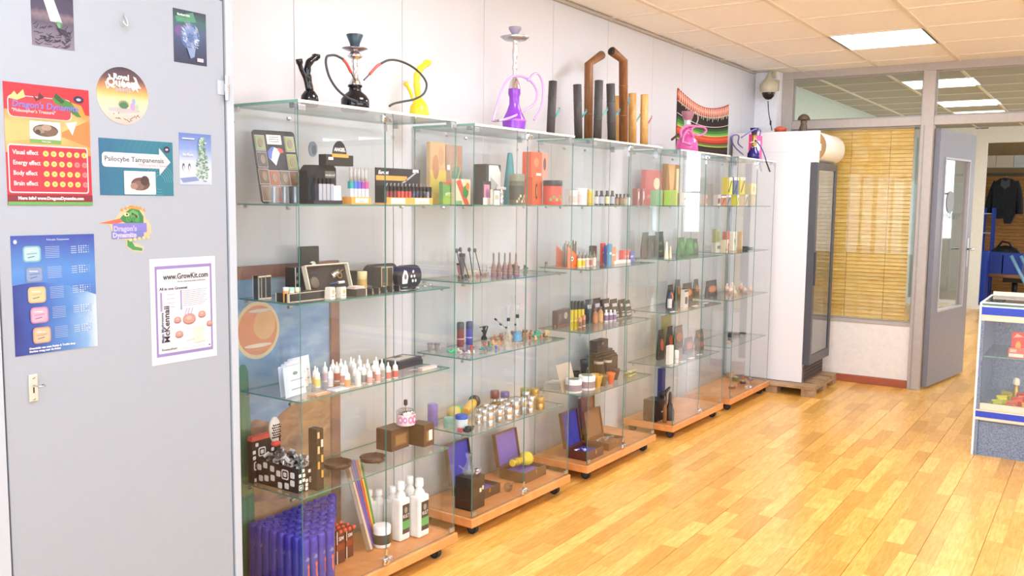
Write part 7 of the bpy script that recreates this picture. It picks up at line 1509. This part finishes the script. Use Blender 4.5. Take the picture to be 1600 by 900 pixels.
A_.done(t); yy = A_.top()
text('www.GrowKit.com', .0225, M('4a4c5c', .5), t, -.31*w, .80*h, yy, bold=.0004, sx=.82); text('the joy of growing magic mushrooms', .0062, M('8a8ab8', .5), t, -.1*w, .768*h, yy); text('All in one Growset', .0115, M('5a5c78', .5), t, -.37*w, .70*h, yy, bold=.0002)
text('McKennaii', .0245, M('3f3f58', .5), t, -.235*w, .20*h, yy, rot=pi/2, bold=.0005, sx=1.0); text('Magic Mushrooms', .0115, M('6a6a9a', .5), t, -.32*w, .2*h, yy, rot=pi/2, bold=.0003); text('FloweryField', .0095, M('5a5a70', .5), t, -.36*w, .125*h, yy)
# 5 round sticker
(cxx, czz) = DPt(192, 150); rx = (DPt(232.5, 150)[0]-DPt(152, 150)[0])/2; rz = (DPt(192, 105)[1]-DPt(192, 194.5)[1])/2
t, w, h = poster('round_poster', 'round poster of a desert sunset with lettering and a green bush', cxx-rx, cxx+rx, czz-rz, czz+rz, gradmat('sunset_print', [(0, 'd9c4b8'), (.22, 'e6d4c4'), (.42, 'f6e2b4'), (.55, 'f0c070'), (.66, 'c98a5a'), (.8, '6a4a50'), (1, '3a3440')], 'Z', .12, 5), shape=lambda w, h: ellipse(0, h/2, w/2, h/2, 40))
A_ = Art(w, h)
r_ = random.Random(3)
for k in range(22):
    x, z_ = r_.uniform(-.34, .34), r_.uniform(.06, .26)
    if x*x+(z_-.5)**2 < .2: A_.line([(x, z_), (x+r_.uniform(-.09, .09), z_+r_.uniform(-.05, .05))], .0016, '3a2a26')
A_.p([(-.3, .27), (-.1, .3), (.3, .28), (.32, .24), (0, .2), (-.28, .23)], 'c9c0c4')
for k in range(16): a = .2+.18*k; A_.p([(-.02+.02*cos(a), .28), (.0+.13*cos(a), .33+.12*abs(sin(a))), (.02+.03*cos(a), .28)], '5f9a68' if k % 2 else '3a6a48')
A_.o(.18, .33, .05, .07, 'c9a4d4').o(.2, .42, .035, .05, '9ab4e0').o(.26, .33, .04, .05, 'b4d4b0')
W = 'f2f0f4'; A_.p([(.18, .68), (.24, .78), (.2, .86), (.26, .84), (.3, .74), (.36, .66), (.28, .66), (.3, .58), (.24, .64), (.2, .60), (.16, .64)], W).p([(-.32, .74), (-.26, .8), (-.28, .86), (-.24, .84), (-.22, .76)], W).line([(-.33, .72), (-.30, .60), (-.24, .68)], .003, W)
A_.done(t); yy = A_.top()
text('Royal', .020, M('f8f8f8', .4), t, -.03*w, .78*h, yy, 'CENTER', bold=.0009); text('Queen', .030, M('f8f8f8', .4), t, -.03*w, .655*h, yy, 'CENTER', bold=.0012); text('Seeds', .019, M('cfc0c4', .5), t, .0, .575*h, yy, 'CENTER', bold=.0006)
# 6 top left postcard
x0, x1 = DPt(49, 40)[0], DPt(115, 40)[0]; zb_ = (DPt(49, 70)[1]+DPt(115, 79)[1])/2
t, w, h = poster('cracked_earth_card', 'dark postcard with a light beam over cracked earth and a small plant', x0, x1, zb_, zb_+.148, gradmat('storm_print', [(0, '8f8796'), (.30, '746c80'), (.40, '5a5268'), (.5, '8a7680'), (.6, '4a4560'), (.8, '453e58'), (1, '2a2a44')], 'Z', .16, 6))
A_ = Art(w, h); A_.p([(-.32, 1), (-.08, 1), (.22, .42), (-.06, .42)], 'e6e4ee').p([(-.26, 1), (-.14, 1), (.14, .44), (.0, .44)], 'faf8fc')
for k in range(46):
    x, z_ = r_.uniform(-.48, .36), r_.uniform(.02, .34); s = .05+.2*(.4-z_); A_.line([(x, z_), (x+s*.6, z_+r_.uniform(-.05, .03)), (min(.49, x+s*1.4), z_+r_.uniform(0, .05))], .0016, '2f2a38')
for k in range(12): a = .3+.22*k; A_.p([(.12, .33), (.13+.12*cos(a), .36+.09*abs(sin(a))+.03*(k % 2)), (.16, .33)], '7fb58a' if k % 2 else '4f8a6a')
A_.p([(.06, .33), (.3, .31), (.36, .2), (.16, .25)], '3a3040'); A_.done(t); text('Sleep Tight Inn', .009, M('f8f8f8', .4), t, .1*w, .83*h, A_.top(), bold=.0004, sx=.8)
# 7 top right postcard
x0, x1 = DPt(271, 60)[0], DPt(322, 60)[0]; z0 = (DPt(272, 97)[1]+DPt(322, 103)[1])/2; z1 = (DPt(271, 12)[1]+DPt(322, 23)[1])/2
t, w, h = poster('frost_card', 'dark blue postcard with a glowing frosty flower head', x0, x1, z0, z1, gradmat('night_print', [(0, '2a3450'), (.35, '3a4a6e'), (.6, '4f5f86'), (.8, '3a6a6a'), (1, '24303e')], 'Z', .3, 4))
A_ = Art(w, h); A_.p([(-.45, .86), (.1, .98), (.2, .8), (-.4, .76)], '4f9a78').o(-.32, .6, .14, .10, '7a5a9a').o(.0, .52, .30, .26, '566ea6').o(.0, .52, .22, .2, '7f9ad0')
for k in range(110):
    a = r_.uniform(0, 6.28); q = r_.uniform(.45, 1); x, z_ = .26*q*cos(a)*(1), .54+.26*q*sin(a); A_.p([(x, z_), (x+.09*cos(a+1), z_+.05*sin(a)), (x+.04, z_-.035)], ('dfeaf8', 'c4d8f0', 'eef6fc', '8fb0dc')[k % 4])
for k in range(10): A_.p([(0, .5), (.12*cos(k*.63), .5+.1*sin(k*.63)), (.08*cos(k*.63+.3), .5+.07*sin(k*.63+.3))], '3a5a9a' if k % 2 else '5f7fc0')
A_.p([(-.12, .3), (.14, .3), (.1, .14), (-.02, .1)], '8fa8d4').r(.18, .38, .06, .13, 'cfd4e0', .02); A_.done(t); text('Northern light', .0085, M('f8f8f8', .4), t, -.4*w, .88*h, A_.top(), bold=.0003, sx=.8)
# 8 light blue postcard
x0, x1 = DPt(280, 250)[0], DPt(330, 250)[0]; z1 = (DPt(281, 208)[1]+DPt(329, 210)[1])/2; z0 = (DPt(281, 287)[1]+DPt(330, 290)[1])/2
t, w, h = poster('penguin_card', 'pale blue postcard with two penguins and a frosted green plant', x0, x1, z0, z1, gradmat('ice_print', [(0, 'c4d4ee'), (.2, 'dfe8f4'), (.45, 'cfdcf2'), (.7, '8fa9e0'), (1, '6a84d0')], 'Z', .1, 5))
A_ = Art(w, h); A_.p([(-.5, .12), (0, .16), (.1, .08), (-.4, .03)], '8a9acc')
for x in (-.38, -.2): A_.o(x, .34, .04, .075, '4a5468', 10).o(x+.006, .32, .022, .05, 'f2f4f8', 10)
for k in range(150):
    z_ = .1+.8*(k/150); wd = .20*(1-k/190)+.03; x = .2+r_.uniform(-wd, wd); A_.p([(x, z_), (x+.06, z_+.035), (x-.04, z_+.05)], ('7fa68a', 'a9c8b4', '5f8a74', 'cfe0d8')[k % 4])
A_.r(-.42, -.05, .885, .905, 'f4f6fa'); A_.done(t); text('Ice Kush', .010, M('f4f8fc', .5), t, -.42*w, .56*h, A_.top(), bold=.0002); text('Polar', .006, M('5a5a7a', .5), t, .2*w, .06*h, A_.top())
# 9 dragon sticker
def DS(px, py): y, z = DPt(px, py); return y, z
x0, x1 = DPt(153, 357)[0], DPt(237, 357)[0]; z1 = DPt(200, 320)[1]; z0 = DPt(205, 395)[1]; w_, h_ = x1-x0, z1-z0
def dshape(w, h): return [(a*w, b*h) for a, b in [(-.5, .63), (-.3, .60), (-.25, .42), (-.22, .30), (0, .27), (.0, .12), (.12, .03), (.3, .0), (.34, .12), (.22, .18), (.1, .22), (.12, .30), (.42, .33), (.5, .42), (.48, .58), (.44, .64), (.38, .74), (.34, .90), (.2, .98), (.08, 1.0), (-.04, .90), (-.12, .82), (-.2, .70), (-.34, .68)]]
t, w, h = poster('dragon_sticker', 'cut out sticker of a green dragon breathing fire over violet lettering', x0, x1, z0, z1, 'd9cba4', 'sticker', dshape)
A_ = Art(w, h); A_.p([(-.48, .63), (-.2, .60), (-.02, .66), (-.1, .72), (-.3, .67)], 'e8705a').p([(-.1, .72), (0, .84), (.12, .94), (.26, .90), (.34, .76), (.34, .6), (.1, .58), (-.04, .64)], '3f8a4a').p([(.02, .80), (.14, .90), (.24, .84), (.26, .72), (.1, .68)], '6ab56a').p([(.12, .84), (.22, .78), (.24, .66), (.1, .64)], '4a2a3a').p([(.0, .92), (.1, .99), (.3, .94), (.26, .89), (.1, .94)], 'e89a3c')
A_.p([(.02, .27), (.02, .14), (.12, .06), (.3, .03), (.3, .09), (.16, .13), (.1, .26)], '4a9a55').r(-.24, .40, .42, .62, '8a84d8', .02).r(-.26, .34, .30, .46, '7d86cc', .02)
for q in range(7): A_.p([(-.1+.07*q, .93-.02*(q-3)**2*.3), (-.06+.07*q, 1.0-.02*(q-3)**2*.3), (-.03+.07*q, .91-.02*(q-3)**2*.3)], 'e8a050')
A_.o(.02, .80, .05, .04, 'f0e6b0').o(.03, .80, .02, .02, '2a2a2a')
for q in range(9): A_.o(.06+.02*q, .70+.012*q*(1 if q < 5 else -.2), .05, .05, '3a7f46' if q % 2 else '57a55a', 10)
for q in range(5): A_.o(.08+.085*q, .27+.012*q, .034, .034, 'f2d88a', 10)
A_.done(t); text("Dragon's", .0185, M('c4bff4', .4), t, -.23*w, .46*h, A_.top(), bold=.001, sx=1.0); text('Dynamite', .0175, M('d0ccf6', .4), t, -.25*w, .33*h, A_.top(), bold=.001, sx=1.0)
# hook
y_, z_ = DPt(191, 31)
t = thing('adhesive_hook', 'clear plastic adhesive hook on the grey closet door', 'hook', (DX+.0005, y_, z_-.03), FACE)
MB().prism(ellipse(0, .03, .010, .019, 20), -.002, 0, GLASS_C).build('pad', t); MB().tube([(.004, -.003, .042), (.006, -.010, .03), (.006, -.014, .016), (0, -.018, .012), (-.006, -.016, .018), (-.007, -.014, .024)], .0022, M('d5dae0', .2), 8).build('hook_arm', t)

M = _M0
# ================================================================ keep every article inside its cabinet's glass
bpy.context.view_layer.update()
def wbox(o):
    lo = [9]*3; hi = [-9]*3; st = [o]
    while st:
        q = st.pop(); st += list(q.children)
        if q.type == 'MESH':
            for c in q.bound_box:
                p = q.matrix_world @ Vector(c)
                for i in range(3): lo[i] = min(lo[i], p[i]); hi[i] = max(hi[i], p[i])
    return lo, hi
for o in list(bpy.data.objects):
    if o.parent or o.get('kind') or not o.get('label') or o.name.startswith(('display_cabinet', 'ceiling')): continue
    x, y, z = o.location
    if not (x < -2.12 and 1.9 < y < 7.15 and .08 < z < 1.7): continue
    lo, hi = wbox(o)
    if lo[2] < .085 or hi[2] > ZT+.1 or hi[0] < -2.5: continue
    cy = (lo[1]+hi[1])/2; i = min(range(5), key=lambda k: abs(cy-CY[k]-HL[k])); cx0 = XB-.2+CDX[i]
    onb = z < .2; sk = abs(CRT[i])
    xa, xb = cx0-.1385+.007+sk*.38, cx0+(.185-.004 if onb else .166)-sk*.38*0-.002
    ya, yb = CY[i]+.012+.0045+.006+sk*.15, CY[i]+2*HL[i]-.012-.0045-.006-sk*.15
    if not onb: ya += .002; yb -= .002
    # the cabinet stands slightly turned: follow the door line
    off = -(cy-CY[i]-HL[i])*CRT[i]; xb += off-.003; xa += 0
    dx = max(0, xa-lo[0]) if hi[0]-lo[0] < xb-xa else (xa+xb)/2-(lo[0]+hi[0])/2
    if dx == 0: dx = min(0, xb-hi[0])
    dy = max(0, ya-lo[1]) or min(0, yb-hi[1])
    o.location.x += dx; o.location.y += dy
bpy.context.view_layer.update()
